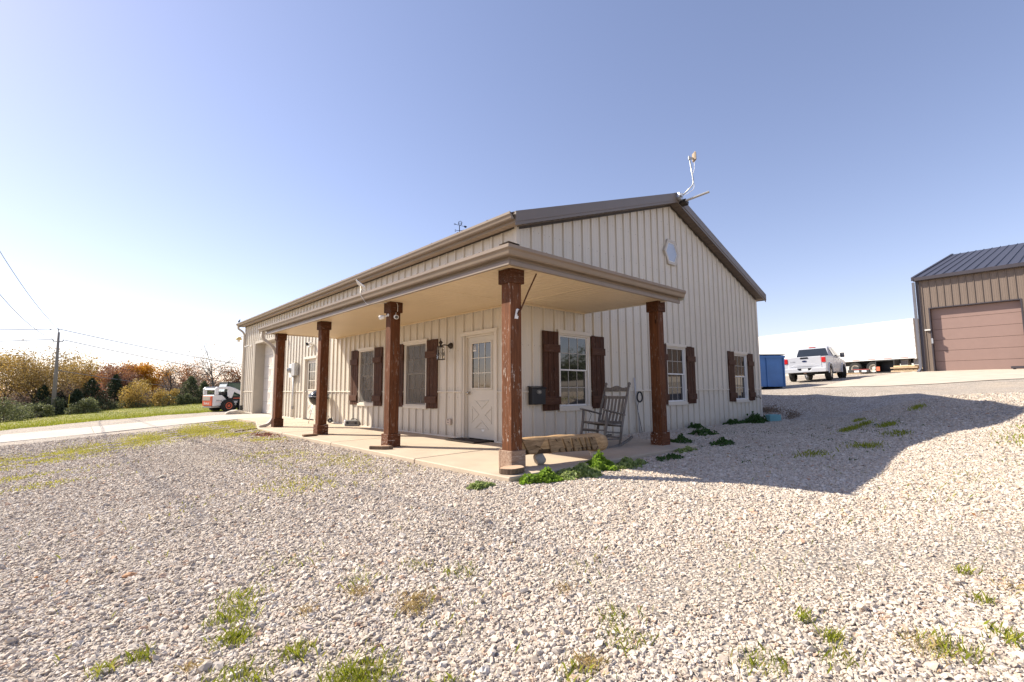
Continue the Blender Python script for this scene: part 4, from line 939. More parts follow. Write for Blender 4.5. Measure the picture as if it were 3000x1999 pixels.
obj('latch', mb, BLACK, t)
mb = MB(); mb.lathe([(.042, 0), (.045, .01), (.045, .13), (.03, .155), (.02, .16), (.02, .185), (0, .186)], (-.20, 6.70, -.02), (0, 0, 1), 14); o = obj('white_bottle', mb, WHITEP, smooth='auto', at=(-.20, 6.70, -.02)); tag(o, 'small white jug standing left of the grey tool case', 'bottle')
# electric meter
t = thing('electric_meter', 'electric meter box, shaded side painted grey, white meter and conduit on long wall', 'electric meter', (0, 11.4, 1.6))
mb = MB(); mb.prism([(11.10, 1.46), (11.42, 1.46), (11.42, 1.90), (11.10, 1.90)], fL, .03, .17); obj('shade_side_box', mb, mat('meter_shade_grey', (.42, .42, .42), .45, .3), t, bevel=.006)  # grey colour stands for the shaded side of the white box
mb = MB(); mb.prism([(11.46, 1.40), (11.74, 1.40), (11.74, 1.88), (11.46, 1.88)], fL, .03, .13); obj('meter_base', mb, mat('meter_white', (.70, .69, .67), .4), t, bevel=.006)
mb = MB(); mb.lathe([(.09, 0), (.092, .03), (.085, .08), (.06, .11), (0, .115)], fL(11.60, 1.66, .13), (-1, 0, 0), 16); obj('meter_glass', mb, glass('meter_glass', (.35, .35, .34), .1), t, smooth=True)
mb = MB(); mb.lathe([(.05, .075), (.05, .118), (0, .119)], fL(11.60, 1.665, .13), (-1, 0, 0), 12); obj('dial', mb, mat('dark_dial', (.03, .03, .03), .5), t)
mb = MB(); mb.tube([fL(11.38, 1.46, .09), fL(11.38, .02, .09)], .036, 10); obj('conduit', mb, mat('meter_conduit', (.58, .57, .55), .5), t, smooth=True)
mb = MB(); mb.tube([fL(11.38, .30, .09), fL(11.38, .40, .09)], .043, 10); obj('coupling', mb, mat('meter_shade_grey2', (.30, .29, .28), .5), t)
mb = MB(); mb.prism([(11.22, 1.90), (11.30, 1.90), (11.30, 1.95), (11.22, 1.95)], fL, .04, .12); obj('weather_head', mb, mat('cream_plastic2', (.66, .56, .42), .5), t)
# floodlight over the side door, cameras on the far wall
t = thing('floodlight', 'twin head floodlight mounted above the side door', 'floodlight', (0, 9.86, 2.43))
mb = MB(); mb.lathe([(.05, 0), (.05, .05), (0, .052)], fL(9.86, 2.44, .022), (-1, 0, 0), 14); obj('base', mb, WHITEP, t)
for yy, dd in ((9.98, (-1, .7, -.25)), (9.76, (-1, .2, -.75))):
    mb = MB(); c = Vector(fL(yy, 2.47, .15)); mb.lathe([(.03, -.08), (.055, 0), (.058, .03), (.05, .032), (0, .022)], c, dd, 12); obj('lamp_head', mb, BLACK if yy > 9.9 else WHITEP, t, smooth='auto')
    mb = MB(); mb.tube([fL(9.86, 2.44, .07), c - Vector(dd).normalized() * .07], .012, 6); obj('arm', mb, BLACK, t)
mb = MB(); mb.lathe([(.038, -.03), (.042, .02), (.02, .05), (0, .055)], fL(9.86, 2.37, .12), (-.6, 0, -1), 12); obj('motion_sensor', mb, WHITEP, t, smooth=True)
def wall_cam(yy, zz, lab):
    t = thing('wall_camera', lab, 'camera', (0, yy, zz))
    mb = MB(); mb.lathe([(.045, 0), (.045, .03), (0, .032)], fL(yy, zz, .02), (-1, 0, 0), 12); mb.tube([fL(yy, zz, .05), fL(yy + .05, zz - .03, .14)], .014, 7); obj('mount', mb, WHITEP, t)
    mb = MB(); mb.lathe([(.035, -.09), (.038, 0), (.038, .10), (.03, .105), (0, .10)], fL(yy + .06, zz - .03, .17), (-1, .9, -.35), 12); obj('housing', mb, mat('cam_grey', (.50, .48, .45), .4), t, smooth='auto')
wall_cam(12.45, 2.93, 'grey bullet camera on the long wall right of the garage door'); wall_cam(17.35, 2.93, 'grey bullet camera on the long wall left of the garage door')
# yard light at the far corner
t = thing('yard_light', 'yellowed yard light on the far left corner of metal building', 'light', (-.1, 18.5, 3.3))
mb = MB(); mb.tube([(.0, 18.50, 3.42), (-.12, 18.62, 3.45), (-.20, 18.70, 3.40)], .018, 7); obj('bracket', mb, mat('cream_metal', (.62, .56, .42), .5), t)
mb = MB(); mb.lathe([(.03, .08), (.10, .04), (.13, -.02), (.13, -.06), (0, -.062)], (-.22, 18.72, 3.36), (0, 0, 1), 12); obj('shade', mb, mat('yellow_metal', (.62, .48, .20), .5), t, smooth='auto')
mb = MB(); mb.lathe([(.06, .0), (.055, -.1), (0, -.12)], (-.22, 18.72, 3.30), (0, 0, 1), 10); obj('bulb', mb, WHITEP, t, smooth=True)
# weather vane
VX, VY = 2.466, 5.136; VZ = RT + .02 + SL * (VX + OVE); NAVY = mat('dark_navy_iron', (.012, .014, .03), .5, .4)
t = thing('weather_vane', 'dark iron weather vane with a letter M in a hexagon on the roof', 'weather vane', (VX, VY, VZ))
rg = Vector((.738, -.6745, 0)); V0 = Vector((VX, VY, 5.62)); P_ = lambda u, z: V0 + rg * u + Vector((0, 0, z)); s = 13 / 1401 / 1.0
mb = MB(); mb.tube([(VX, VY, VZ - .02), P_(0, .21)], .013, 7); obj('pole', mb, NAVY, t)
mb = MB(); mb.tube([P_(-.095, .065), P_(.098, .065)], .007, 6); mb.lathe([(0, -.022), (.022, 0), (0, .022)], P_(0, .06), (0, 0, 1), 8); obj('compass_arm', mb, NAVY, t)
def strokes(nm, pl, r=.008):
    mb = MB()
    for p in pl: mb.tube([P_(*q) for q in p], r, 5)
    return obj(nm, mb, NAVY, t)
sx, sz = -.120, .065
strokes('letter_s', [[(sx + .020, sz + .020), (sx + .006, sz + .030), (sx - .014, sz + .025), (sx - .015, sz + .010), (sx + .014, sz - .006), (sx + .015, sz - .020), (sx, sz - .030), (sx - .018, sz - .021)]], .006)
sx = .122
strokes('letter_n', [[(sx - .016, sz - .028), (sx - .016, sz + .028), (sx + .016, sz - .028), (sx + .016, sz + .028)]], .006)
strokes('arrow_shaft', [[(-.13, .258), (.20, .175)]], .007)
strokes('arrow_tip', [[(-.165, .265), (-.135, .285), (-.105, .252), (-.14, .240), (-.165, .265)]], .006)
mb = MB()
def quad(pts):
    f = rg.cross(Vector((0, 0, 1))).normalized() * .005; a_ = [P_(*q) - f for q in pts]; b_ = [P_(*q) + f for q in pts]; n = len(pts)
    mb.add(a_ + b_, [tuple(range(n))[::-1], tuple(range(n, 2 * n))] + [(i, (i + 1) % n, (i + 1) % n + n, i + n) for i in range(n)])
quad([(.14, .215), (.19, .205), (.225, .190), (.205, .182), (.225, .170), (.20, .165), (.21, .142), (.145, .158)]); obj('arrow_tail', mb, NAVY, t)
strokes('emblem', [[(.02 + .060 * math.cos(R(60 * k + 20)), .292 + .066 * math.sin(R(60 * k + 20))) for k in range(7)], [(-.018, .255), (-.010, .318), (.02, .272), (.048, .318), (.056, .252)]], .008)
# roof antenna
AM = mat('mast_metal', (.45, .45, .43), .4, .6)
t = thing('roof_antenna', 'bent metal mast with flat tan antenna at the gable peak', 'antenna', (5.5, -.30, 5.9))
mb = MB(); mb.tube(arc([(5.53, -.36, 5.90), (5.62, -.60, 6.12), (5.655, -.62, 6.22), (5.59, -.56, 6.92)]), .017, 8); obj('mast', mb, AM, t, smooth=True)
mb = MB(); mb.obox((5.70, -.645, 6.90), (.74, -.67, 0), (.67, .74, 0), (-.02, 0, 1), (.030, .095, .125)); obj('panel_antenna', mb, mat('tan_plastic', (.36, .27, .18), .5), t, bevel=.03)
mb = MB(); mb.bar((5.59, -.56, 6.86), (5.69, -.63, 6.86), .03, .05); mb.lathe([(.028, -.02), (.028, .06)], (5.593, -.562, 6.84), (0, 0, 1), 8); obj('clamp', mb, AM, t)
mb = MB(); mb.tube(arc([(5.70, -.64, 6.76), (5.70, -.64, 6.58), (5.66, -.60, 6.44), (5.64, -.59, 6.30), (5.68, -.63, 6.15), (5.66, -.60, 6.02), (5.58, -.40, 5.92)]), .006, 6); obj('cable', mb, WHITEP, t, smooth=True)
mb = MB(); mb.obox((5.50, -.30, 5.88), (1, 0, -.3), (0, 1, 0), (.3, 0, 1), (.10, .05, .07)); mb.lathe([(.06, 0), (.05, .05), (0, .052)], (5.47, -.345, 5.90), (0, -1, 0), 10); obj('mount', mb, STEEL, t)
mb = MB(); mb.bar((5.62, -.40, 5.78), (5.80, -.95, 5.90), .09, .03); obj('bracket_arm', mb, mat('bare_aluminium', (.60, .57, .52), .5, .3), t, bevel=.004)
mb = MB(); mb.obox((5.66, -.32, 5.76), (1, 0, -.3), (0, 1, 0), (.3, 0, 1), (.09, .10, .05)); obj('bracket_foot', mb, BRONZE, t, bevel=.004)
# little bird on the far gutter
t = MB(); t.lathe([(0, -.09), (.02, -.06), (.04, -.01), (.035, .04), (.012, .08), (0, .085)], (-.36, 18.2, HE + .20), (.2, -.7, .5), 8); t.lathe([(0, -.025), (.022, 0), (.018, .02), (0, .045)], (-.345, 18.14, HE + .265), (.1, -1, .1), 8)
o = obj('bird', t, mat('dark_feathers', (.03, .03, .035), .7), smooth=True, at=(-.36, 18.2, HE + .14)); tag(o, 'tiny dark bird perched on the far end of eave gutter', 'bird')
# splash block at the right corner
t = thing('splash_block', 'turquoise plastic splash block on the gravel at right wall corner', 'splash block', (10.8, -.35, -.1))
TEAL = mat('teal_plastic', (.16, .36, .38), .5); q0 = Vector((10.55, -.22, -.09)); dx_ = Vector((.86, -.5, 0)).normalized(); dy_ = Vector((.5, .86, 0))
pq = lambda u, v, z: tuple(q0 + dx_ * u + dy_ * v + Vector((0, 0, z)))
mb = MB(); mb.ring([pq(.12, -.10, 0)[:2], pq(.52, -.13, 0)[:2], pq(.52, .13, 0)[:2], pq(.12, .10, 0)[:2]], [pq(.15, -.07, 0)[:2], pq(.49, -.10, 0)[:2], pq(.49, .10, 0)[:2], pq(.15, .07, 0)[:2]], lambda a, b, d: (a, b, d), -.12, .10); obj('rim', mb, TEAL, t, bevel=.01)
mb = MB(); mb.prism([pq(.15, -.07, 0)[:2], pq(.49, -.10, 0)[:2], pq(.49, .10, 0)[:2], pq(.15, .07, 0)[:2]], lambda a, b, d: (a, b, d), -.11, -.03); obj('tray', mb, TEAL, t)
# hose tap on the gable wall near the right corner
mb = MB(); mb.tube([(10.50, -.02, .66), (10.50, -.14, .66), (10.50, -.17, .60)], .016, 7); mb.lathe([(.04, 0), (.04, .012)], (10.50, -.10, .70), (0, -.3, 1), 8); o = obj('hose_tap', mb, mat('brass', (.10, .07, .04), .5, .6), at=(10.5, 0, .66)); tag(o, 'dark outdoor tap beside the rightmost shutter', 'tap')
# stones and clods
for c, s_z, sd_, mt_, lab in (((-.43, 17.69), (.42, .30, .13), 4, STONEW, 'pale flat rock at the far left building corner'), ((-5.41, -1.98), (.050, .032, .020), 5, mat('orange_stone', (.50, .27, .14), .8, 0, .2, 20), 'orange brown stone lying on the gravel at left'), ((-5.04, -2.57), (.038, .026, .014), 6, mat('brown_stone', (.20, .11, .07), .8, 0, .2, 20), 'small dark brown stone lying on the gravel'), ((-4.80, 1.95), (.07, .05, .035), 9, STONE, 'grey stone on the gravel in front of third post'), ((-2.7, 7.35), (.10, .05, .03), 11, STONE, 'dark stone at the slab edge near the downspout')):
    z_ = h1(*c); o = obj('stone', rock(MB(), (c[0], c[1], z_ + s_z[2] * .55), s_z, sd_), mt_, at=(c[0], c[1], z_)); tag(o, lab, 'stone')
mb = MB(); mb.bar((-2.62, 7.82, -.10), (-2.02, 8.12, -.07), .06, .05); o = obj('old_timber', mb, BARK, at=(-2.3, 7.97, -.12), bevel=.008); tag(o, 'weathered timber strip lying at the slab end below the downspout', 'timber')
# ------------------------------------------------------------------ yard: dumpster, pickup, trailer, dark building
t = thing('dumpster', 'blue steel dumpster standing at the right end of metal building', 'dumpster', (20.6, 2.36, h1(20.6, 2.4)), math.atan2(.82, -.89), local=True)
BLUE = mat('blue_paint', (.045, .14, .36), .45, .1, .12, 2, dirt=((.10, .13, .18), 3, .62, .4))
mb = MB(); mb.box(0, 2.6, -1.6, 0, .10, 1.68); obj('bin', mb, BLUE, t, bevel=.01)
mb = MB()
for x_ in (.0, .85, 1.7, 2.55): mb.box(x_, x_ + .06, .0005, .05, .12, 1.6)
obj('rib', mb, BLUE, t, bevel=.004)
mb = MB(); mb.box(-.04, 2.64, -1.64, .06, 1.55, 1.66); obj('top_rail', mb, BLUE, t, bevel=.006)
mb = MB(); mb.box(-.05, 2.64, -1.66, .05, 1.70, 1.735); obj('lid', mb, mat('dark_lid', (.06, .065, .07), .6), t, bevel=.008)
mb = MB(); mb.box(-.07, -.042, -.95, -.75, .85, 1.0); obj('lift_pocket', mb, BLUE, t)
mb = MB()
for x_ in (.1, 2.3): mb.box(x_, x_ + .12, -1.5, -.1, 0, .10)
obj('skid', mb, mat('dark_steel', (.05, .05, .05), .6), t)
# pickup: x forward, y left, rear bumper at x = 0
PA = R(4)
t = thing('pickup_truck', 'white crew cab pickup truck seen from behind beside the semi trailer', 'pickup', (23.2, 2.18, 1.27), PA, local=True)
t.rotation_euler = (R(-2.0), R(-1.6), PA)
PW = mat('white_car_paint', (.56, .57, .60), .22, .05, .02, 2); CHR = mat('chrome', (.62, .62, .63), .15, 1.0, .03, 5); REDL = mat('red_lamp', (.55, .02, .02), .2, 0, .15, 12); TG = glass('car_glass', (.02, .025, .03), .04)
def loft(mb, secs, closed=True):
    n = len(secs[0]); vs = [p for s in secs for p in s]
    fs = [(i * n + j, i * n + (j + 1) % n, (i + 1) * n + (j + 1) % n, (i + 1) * n + j) for i in range(len(secs) - 1) for j in range(n)]
    if closed: fs += [tuple(range(n))[::-1], tuple((len(secs) - 1) * n + j for j in range(n))]
    mb.add(vs, fs)
def side_poly(wh):                        # lower body outline with wheel arches
    pts = [(.12, .50), (.12, 1.30), (2.0, 1.33), (2.02, 1.30), (4.45, 1.22), (5.55, 1.12), (5.78, .95), (5.80, .50)]
    def arch(cx, r): return [(cx + r * math.cos(a), .42 + r * math.sin(a)) for a in np.linspace(.12, math.pi - .12, 9)]
    return pts + [(5.35, .46)] + arch(4.86, .50) + [(4.3, .46), (1.75, .46)] + arch(1.20, .50) + [(.65, .50)]
mb = MB(); P = side_poly(0); mid = lambda y0, y1: None
for sgn in (-1, 1):
    n = len(P); A = [(x, sgn * .97, z) for x, z in P]; B = [(x, sgn * (1.01 if z < 1.15 else .985), z) for x, z in P]; C_ = [(x, sgn * .55, z) for x, z in P]
    mb.add(A + C_, [tuple(range(n)) if sgn < 0 else tuple(range(n))[::-1]] + [(i, (i + 1) % n, (i + 1) % n + n, i + n) for i in range(n)])
    for cx in (1.20, 4.86):               # flared arches
        for a0, a1 in zip(np.linspace(0, math.pi, 10)[:-1], np.linspace(0, math.pi, 10)[1:]):
            q = lambda a, r, yy: (cx + r * math.cos(a), yy, .42 + r * math.sin(a))
            mb.add([q(a0, .50, sgn * .971), q(a1, .50, sgn * .971), q(a1, .57, sgn * .972), q(a0, .57, sgn * .972), q(a0, .505, sgn * 1.015), q(a1, .505, sgn * 1.015), q(a1, .56, sgn * 1.0), q(a0, .56, sgn * 1.0)], [(4, 5, 6, 7), (0, 4, 7, 3), (1, 2, 6, 5), (0, 1, 5, 4), (3, 7, 6, 2)])
mb.box(1.9, 5.6, -.60, .60, .62, 1.16)
mb.add([(4.4, -.96, 1.22), (4.4, .96, 1.22), (5.5, .93, 1.12), (5.5, -.93, 1.12), (5.74, -.88, .98), (5.74, .88, .98), (5.78, .9, .55), (5.78, -.9, .55)], [(0, 1, 2, 3), (3, 2, 5, 4), (4, 5, 6, 7)])
obj('body', mb, PW, t, smooth='auto')
mb = MB(); mb.box(.5, 2.0, -.9, .9, .76, .82); mb.box(1.96, 2.0, -.96, .96, .8, 1.33); mb.box(.3, 5.5, -.5, .5, .36, .60); obj('chassis', mb, mat('dark_under', (.02, .02, .02), .8), t)
mb = MB()                                  # cab
def sec(x, w0, w1, z0, z1): return [(x, -w0, z0), (x, w0, z0), (x, w1, z1), (x, -w1, z1)]
loft(mb, [sec(2.02, .965, .80, 1.29, 1.30), sec(2.22, .965, .72, 1.29, 1.86), sec(2.45, .965, .70, 1.29, 1.92), sec(3.55, .965, .70, 1.28, 1.935), sec(3.95, .96, .72, 1.25, 1.82), sec(4.62, .955, .80, 1.20, 1.24)])
obj('cab', mb, PW, t, smooth='auto', bevel=.02)
mb = MB(); mb.add([(2.075, -.80, 1.36), (2.075, .80, 1.36), (2.225, .66, 1.80), (2.225, -.66, 1.80)], [(0, 1, 2, 3)]); mb.v = [(x - .035, y, z + .01) for x, y, z in mb.v]; obj('rear_window', mb, TG, t)
for sgn in (-1, 1):
    for x0, x1, x2, x3 in ((2.36, 3.06, 3.04, 2.42), (3.12, 4.20, 3.80, 3.12)):
        mb = MB(); yb, yt = sgn * .955, sgn * .742; mb.add([(x0, yb + sgn * .012, 1.36), (x1, yb + sgn * .012, 1.34), (x2, yt + sgn * .012, 1.83), (x3, yt + sgn * .012, 1.84)], [(0, 1, 2, 3)]); obj('side_window', mb, TG, t)
    mb = MB(); mb.obox((4.12, sgn * 1.11, 1.42), (1, 0, 0), (0, 1, 0), (0, 0, 1), (.06, .11, .14)); obj('mirror', mb, BLACK if sgn > 0 else mat('mirror_grey', (.10, .10, .11), .3), t, bevel=.03)
    mb = MB(); mb.box(3.98, 4.10, sgn * .93, sgn * 1.02, 1.34, 1.38); obj('mirror_arm', mb, BLACK, t)
    for x_ in (2.95, 3.95):
        mb = MB(); mb.box(x_ - .22, x_, sgn * .972, sgn * 1.0, 1.13, 1.17); obj('door_handle', mb, CHR, t)
    mb = MB()
    for x_ in (2.30, 3.09, 4.20): mb.box(x_ - .006, x_ + .006, sgn * .968, sgn * .9725, .56, 1.28)
    obj('door_gap', mb, BLACK, t)
    mb = MB(); mb.box(1.85, 4.25, sgn * .86, sgn * 1.0, .42, .48); obj('step_bar', mb, mat('step_grey', (.25, .25, .26), .4, .5), t, bevel=.01)
    mb = MB(); mb.box(.085, .22, sgn * .80, sgn * .985, .98, 1.25); obj('taillight', mb, REDL, t, bevel=.015)
    for cx in (1.20, 4.86):
        mb = MB(); prof = [(.24, -.13), (.36, -.135), (.405, -.11), (.415, 0), (.405, .11), (.36, .135), (.24, .13)]
        yaw = R(28) if cx > 3 else 0; axw = (-math.sin(yaw) * 1.0, math.cos(yaw), 0)
        mb.lathe(prof, (cx, sgn * .86, .415), axw, 24, False); wq = obj('wheel', mb, RUBBER, t, smooth='auto')
        mb = MB(); cw_ = Vector((cx, sgn * .86, .415)); axv = Vector(axw) * sgn
        mb.lathe([(.25, -.1), (.25, .06), (.245, .115), (.22, .10), (.20, .06), (0, .06)], cw_, axv, 24, False)
        a1 = axv.orthogonal().normalized(); a2 = axv.cross(a1)
        for k in range(6):
            d_ = a1 * math.cos(k * math.pi / 3) + a2 * math.sin(k * math.pi / 3); mb.bar(cw_ + axv * .105 + d_ * .03, cw_ + axv * .115 + d_ * .235, .055, .03, axv)
        obj('rim', mb, CHR, wq)
mb = MB(); mb.prism([(-.79, .66), (.79, .66), (.79, 1.32), (-.79, 1.32)], lambda a, b, d: (d, a, b), .105, .16); tgk = obj('tailgate', mb, PW, t, bevel=.02)
mb = MB(); mb.prism([(-.70, .80), (.70, .80), (.45, .93), (-.45, .93)], lambda a, b, d: (d, a, b), .092, .106); obj('tailgate_step', mb, PW, tgk, bevel=.008)
mb = MB(); mb.prism([(-.20, 1.21), (.20, 1.21), (.17, 1.30), (-.17, 1.30)], lambda a, b, d: (d, a, b), .088, .106); obj('tailgate_handle', mb, BLACK, tgk, bevel=.008)
mb = MB(); mb.prism([(.115 * math.cos(R(18 * k)), 1.08 + .047 * math.sin(R(18 * k))) for k in range(20)], lambda a, b, d: (d, a, b), .094, .1055); obj('oval_emblem', mb, mat('navy_emblem', (.02, .03, .08), .3), tgk)
text('badge_lettering', 'F-150', .10, mat('badge_dark', (.08, .08, .09), .3), tgk, (.1035, .55, 1.06), (R(90), 0, R(-90)))
mb = MB(); mb.prism([(-.98, .48), (.98, .48), (1.0, .56), (.98, .70), (.34, .70), (.26, .58), (-.26, .58), (-.34, .70), (-.98, .70), (-1.0, .56)], lambda a, b, d: (d, a, b), -.04, .11); obj('rear_bumper', mb, PW, t, bevel=.02)
mb = MB(); mb.prism([(-.33, .575), (.33, .575), (.36, .705), (-.36, .705)], lambda a, b, d: (d, a, b), .0, .10); obj('bumper_step', mb, BLACK, t)
mb = MB(); mb.prism([(-.155, .585), (.155, .585), (.155, .69), (-.155, .69)], lambda a, b, d: (d, a, b), -.008, -.0005); obj('licence_plate', mb, mat('plate_white', (.72, .73, .74), .4), t)
mb = MB(); mb.box(-.06, .15, -.05, .05, .42, .48); mb.box(.1, .5, -.03, .03, .40, .46); obj('tow_hitch', mb, mat('rusty_steel', (.16, .09, .06), .7), t)
mb = MB(); mb.box(2.21, 2.30, -.17, .17, 1.885, 1.925); obj('brake_light', mb, REDL, t)
mb = MB(); mb.box(.9, 1.6, -.12, .12, .3, .5); mb.lathe([(.05, -.9), (.05, .9)], (1.2, 0, .415), (0, 1, 0), 8); mb.lathe([(.13, -.11), (.16, 0), (.13, .11)], (1.2, 0, .415), (0, 1, 0), 12); obj('rear_axle', mb, mat('dark_under2', (.03, .026, .022), .8), t)
# semi trailer: x along length from the rear, y left
TD = Vector((3.9, 12.4, 0)).normalized(); tz = 1.95
t = thing('semi_trailer', 'long white box semi trailer parked behind the pickup truck', 'trailer', (40.6, -.22, tz), math.atan2(TD.y, TD.x), local=True)
TW = mat('trailer_white', (.72, .72, .71), .4, 0, .02, .6, dirt=((.62, .58, .52), 1.2, .66, .25)); W_ = 2.6; L_ = 16.15
t.rotation_euler = (0, R(.4), math.atan2(TD.y, TD.x))
mb = MB(); mb.box(0.02, L_, -W_, 0, 1.22, 4.12); obj('box', mb, TW, t, bevel=.02)
k = 0
for x_ in np.arange(.62, L_ - .3, 1.22):
    mb = MB(); mb.box(x_, x_ + 1.20, .0005, .010, 1.36, 4.0); obj('side_panel', mb, TW, t, bevel=.004)
mb = MB(); mb.box(0, L_, -W_ - .012, .014, 1.14, 1.345); obj('bottom_rail', mb, TW, t, bevel=.006)
mb = MB(); mb.box(0, L_, -W_ - .012, .014, 4.01, 4.14); obj('top_rail', mb, TW, t, bevel=.006)
mb = MB(); mb.box(-.03, .10, -.12, .02, 1.1, 4.15); mb.box(-.03, .10, -W_ - .02, -W_ + .12, 1.1, 4.15); mb.box(-.03, .06, -W_ + .1205, -.1205, 3.95, 4.149); mb.box(-.03, .06, -W_ + .1205, -.1205, 1.1, 1.26); obj('rear_frame', mb, mat('frame_white', (.66, .66, .66), .45, .1, .05), t, bevel=.006)
for y0 in (-W_ + .125, -W_ / 2 + .005):
    mb = MB(); mb.box(-.015, .03, y0, y0 + W_ / 2 - .13, 1.27, 3.94); dq = obj('rear_door', mb, mat('door_grey', (.55, .55, .54), .5), t, bevel=.006)
    mb = MB()
    for q in (.3, .85): mb.tube([(-.04, y0 + q, 1.3), (-.04, y0 + q, 3.9)], .018, 6)
    obj('lock_rod', mb, STEEL, dq)
for zz in (1.55, 2.1, 2.7, 3.3, 3.8):
    mb = MB(); mb.box(-.05, .12, .0205, .05, zz - .05, zz + .05); obj('door_hinge', mb, STEEL, t)
for x_ in (.5, 1.6, 2.75, 3.9, 5.1, 6.3, 7.5, 8.7, 9.9, 11.2, 12.4, 13.6, 14.8):
    mb = MB(); mb.box(x_, x_ + .55, .0145, .018, 1.20, 1.25); obj('reflector_tape', mb, mat('tape_red', (.45, .06, .05), .5), t)
mb = MB(); mb.box(.4, L_, -W_ + .8, -W_ + .95, .85, 1.139); mb.box(.4, L_, -.95, -.8, .85, 1.139); obj('frame_rail', mb, mat('chassis_black', (.04, .04, .042), .7), t)
for x_ in (3.0, 4.35):
    for sgn, yy in ((1, -.32), (-1, -W_ + .32)):
        mb = MB(); mb.lathe([(.30, -.26), (.48, -.27), (.525, -.22), (.53, 0), (.525, .22), (.48, .27), (.30, .26)], (x_, yy, .53), (0, 1, 0), 24, False); wq = obj('wheel', mb, RUBBER, t, smooth='auto')
        mb = MB(); mb.lathe([(.31, -.2), (.31, .20), (.315, .265), (.28, .25), (.22, .12), (.16, .10), (.12, .17), (0, .18)], (x_, yy, .53), (0, sgn, 0), 24, False)
        for k in range(10):
            a_ = k * math.pi / 5; mb.lathe([(.016, 0), (.016, .03)], (x_ + .19 * math.cos(a_), yy + sgn * .105, .53 + .19 * math.sin(a_)), (0, sgn, 0), 6)
        obj('rim', mb, mat('dirty_white_rim', (.55, .50, .43), .6, 0, .15, 8), wq)
    mb = MB(); mb.lathe([(.07, -W_ + .3), (.07, -.3)], (x_, 0, .53), (0, 1, 0), 8); obj('axle', mb, MATS['chassis_black'], t)
mb = MB(); mb.box(2.15, 2.20, -.62, -.02, .16, 1.1); obj('mud_flap', mb, BLACK, t)
mb = MB(); mb.box(.02, .12, -W_ + .4, -.4, .5, .62); mb.box(.02, .1, -.7, -.6, .62, 1.12); mb.box(.02, .1, -W_ + .6, -W_ + .7, .62, 1.12); obj('rear_guard', mb, MATS['chassis_black'], t)
for yy in (-.75, -W_ + .75):
    mb = MB(); mb.box(12.2, 12.35, yy - .07, yy + .07, .06, 1.139); mb.box(12.1, 12.45, yy - .12, yy + .12, 0, .06); obj('landing_leg', mb, MATS['chassis_black'], t)
# junk beside the trailer wheels, in world coordinates
def yz(x, y): return h1(x, y)
def at_tr(x, y, z=0): return Vector((40.6, -.22, 0)) + TD * x + Vector((-TD.y, TD.x, 0)) * y + Vector((0, 0, yz(40, 1) + z))
def tbox(mb, x0, x1, y0, y1, z0, z1):
    c = at_tr((x0 + x1) / 2, (y0 + y1) / 2); c.z = h1(c.x, c.y) + (z0 + z1) / 2; mb.obox(c, TD, (-TD.y, TD.x, 0), (0, 0, 1), ((x1 - x0) / 2, (y1 - y0) / 2, (z1 - z0) / 2)); return mb
t = thing('equipment_box', 'black open steel box standing by the semi trailer wheels', 'steel box', tuple(at_tr(1.6, .55)))
mb = MB(); tbox(mb, 1.0, 2.3, .2, .25, 0, .95); tbox(mb, 1.0, 1.05, .2505, .95, 0, .95); tbox(mb, 2.25, 2.3, .2505, .95, 0, .95); tbox(mb, 1.0505, 2.2495, .2505, .95, .90, .95); tbox(mb, 1.0505, 2.2495, .2505, .95, 0, .05); obj('shell', mb, mat('black_steel', (.02, .02, .022), .6), t)
mb = MB(); tbox(mb, 2.00, 2.24, .951, .965, .18, .5); obj('orange_panel', mb, mat('orange_paint', (.55, .12, .05), .5), t)
t = thing('light_bar', 'black steel frame with lamps resting on a pallet beside the trailer', 'steel frame', tuple(at_tr(3.8, 1.2)))
mb = MB(); tbox(mb, 2.6, 4.2, 1.1, 1.25, .10, .32); obj('frame', mb, MATS['black_steel'], t, bevel=.01)
mb = MB(); tbox(mb, 2.7, 3.9, 1.0, 1.1, .325, .36); obj('red_rail', mb, mat('red_rail_paint', (.45, .05, .04), .5), t)
for x0 in (2.8, 3.35):
    mb = MB(); tbox(mb, x0, x0 + .35, 1.2505, 1.262, .13, .27); obj('lamp', mb, mat('lamp_white', (.62, .66, .68), .3), t)
mb = MB(); tbox(mb, 3.45, 3.95, .7, .99, .33, .58); obj('control_box', mb, MATS['black_steel'], t, bevel=.02)
def pallet(nm, lab, x0, x1, y0, y1, zb, n, mt_, grp=None):
    t = thing(nm, lab, 'pallet', tuple(at_tr(x0, y0, zb)))
    for k in range(n):
        f = k / n; mb = MB(); tbox(mb, x0 + (x1 - x0) * f, x0 + (x1 - x0) * (f + .8 / n), y0, y1, zb + .10, zb + .125); obj('deck_board', mb, mt_, t)
    for yy in (y0, (y0 + y1) / 2 - .04, y1 - .08):
        mb = MB(); tbox(mb, x0, x1, yy, yy + .08, zb, zb + .0995); obj('stringer', mb, mt_, t)
    return t
PAL = wood('pallet_wood', (.30, .21, .13), (.55, .43, .29), 'y', .8, 0, False); LUM = wood('new_lumber', (.56, .38, .20), (.74, .56, .35), 'x', .7, 0, False)
pallet('pallet', 'wooden pallet under the black frame beside pickup front wheel', 2.9, 4.9, .8, 1.9, -.03, 8, PAL)
pallet('pallet', 'wooden pallet under the lumber at the trailer rear', -.9, 1.0, .3, 1.5, 0.02, 8, PAL)
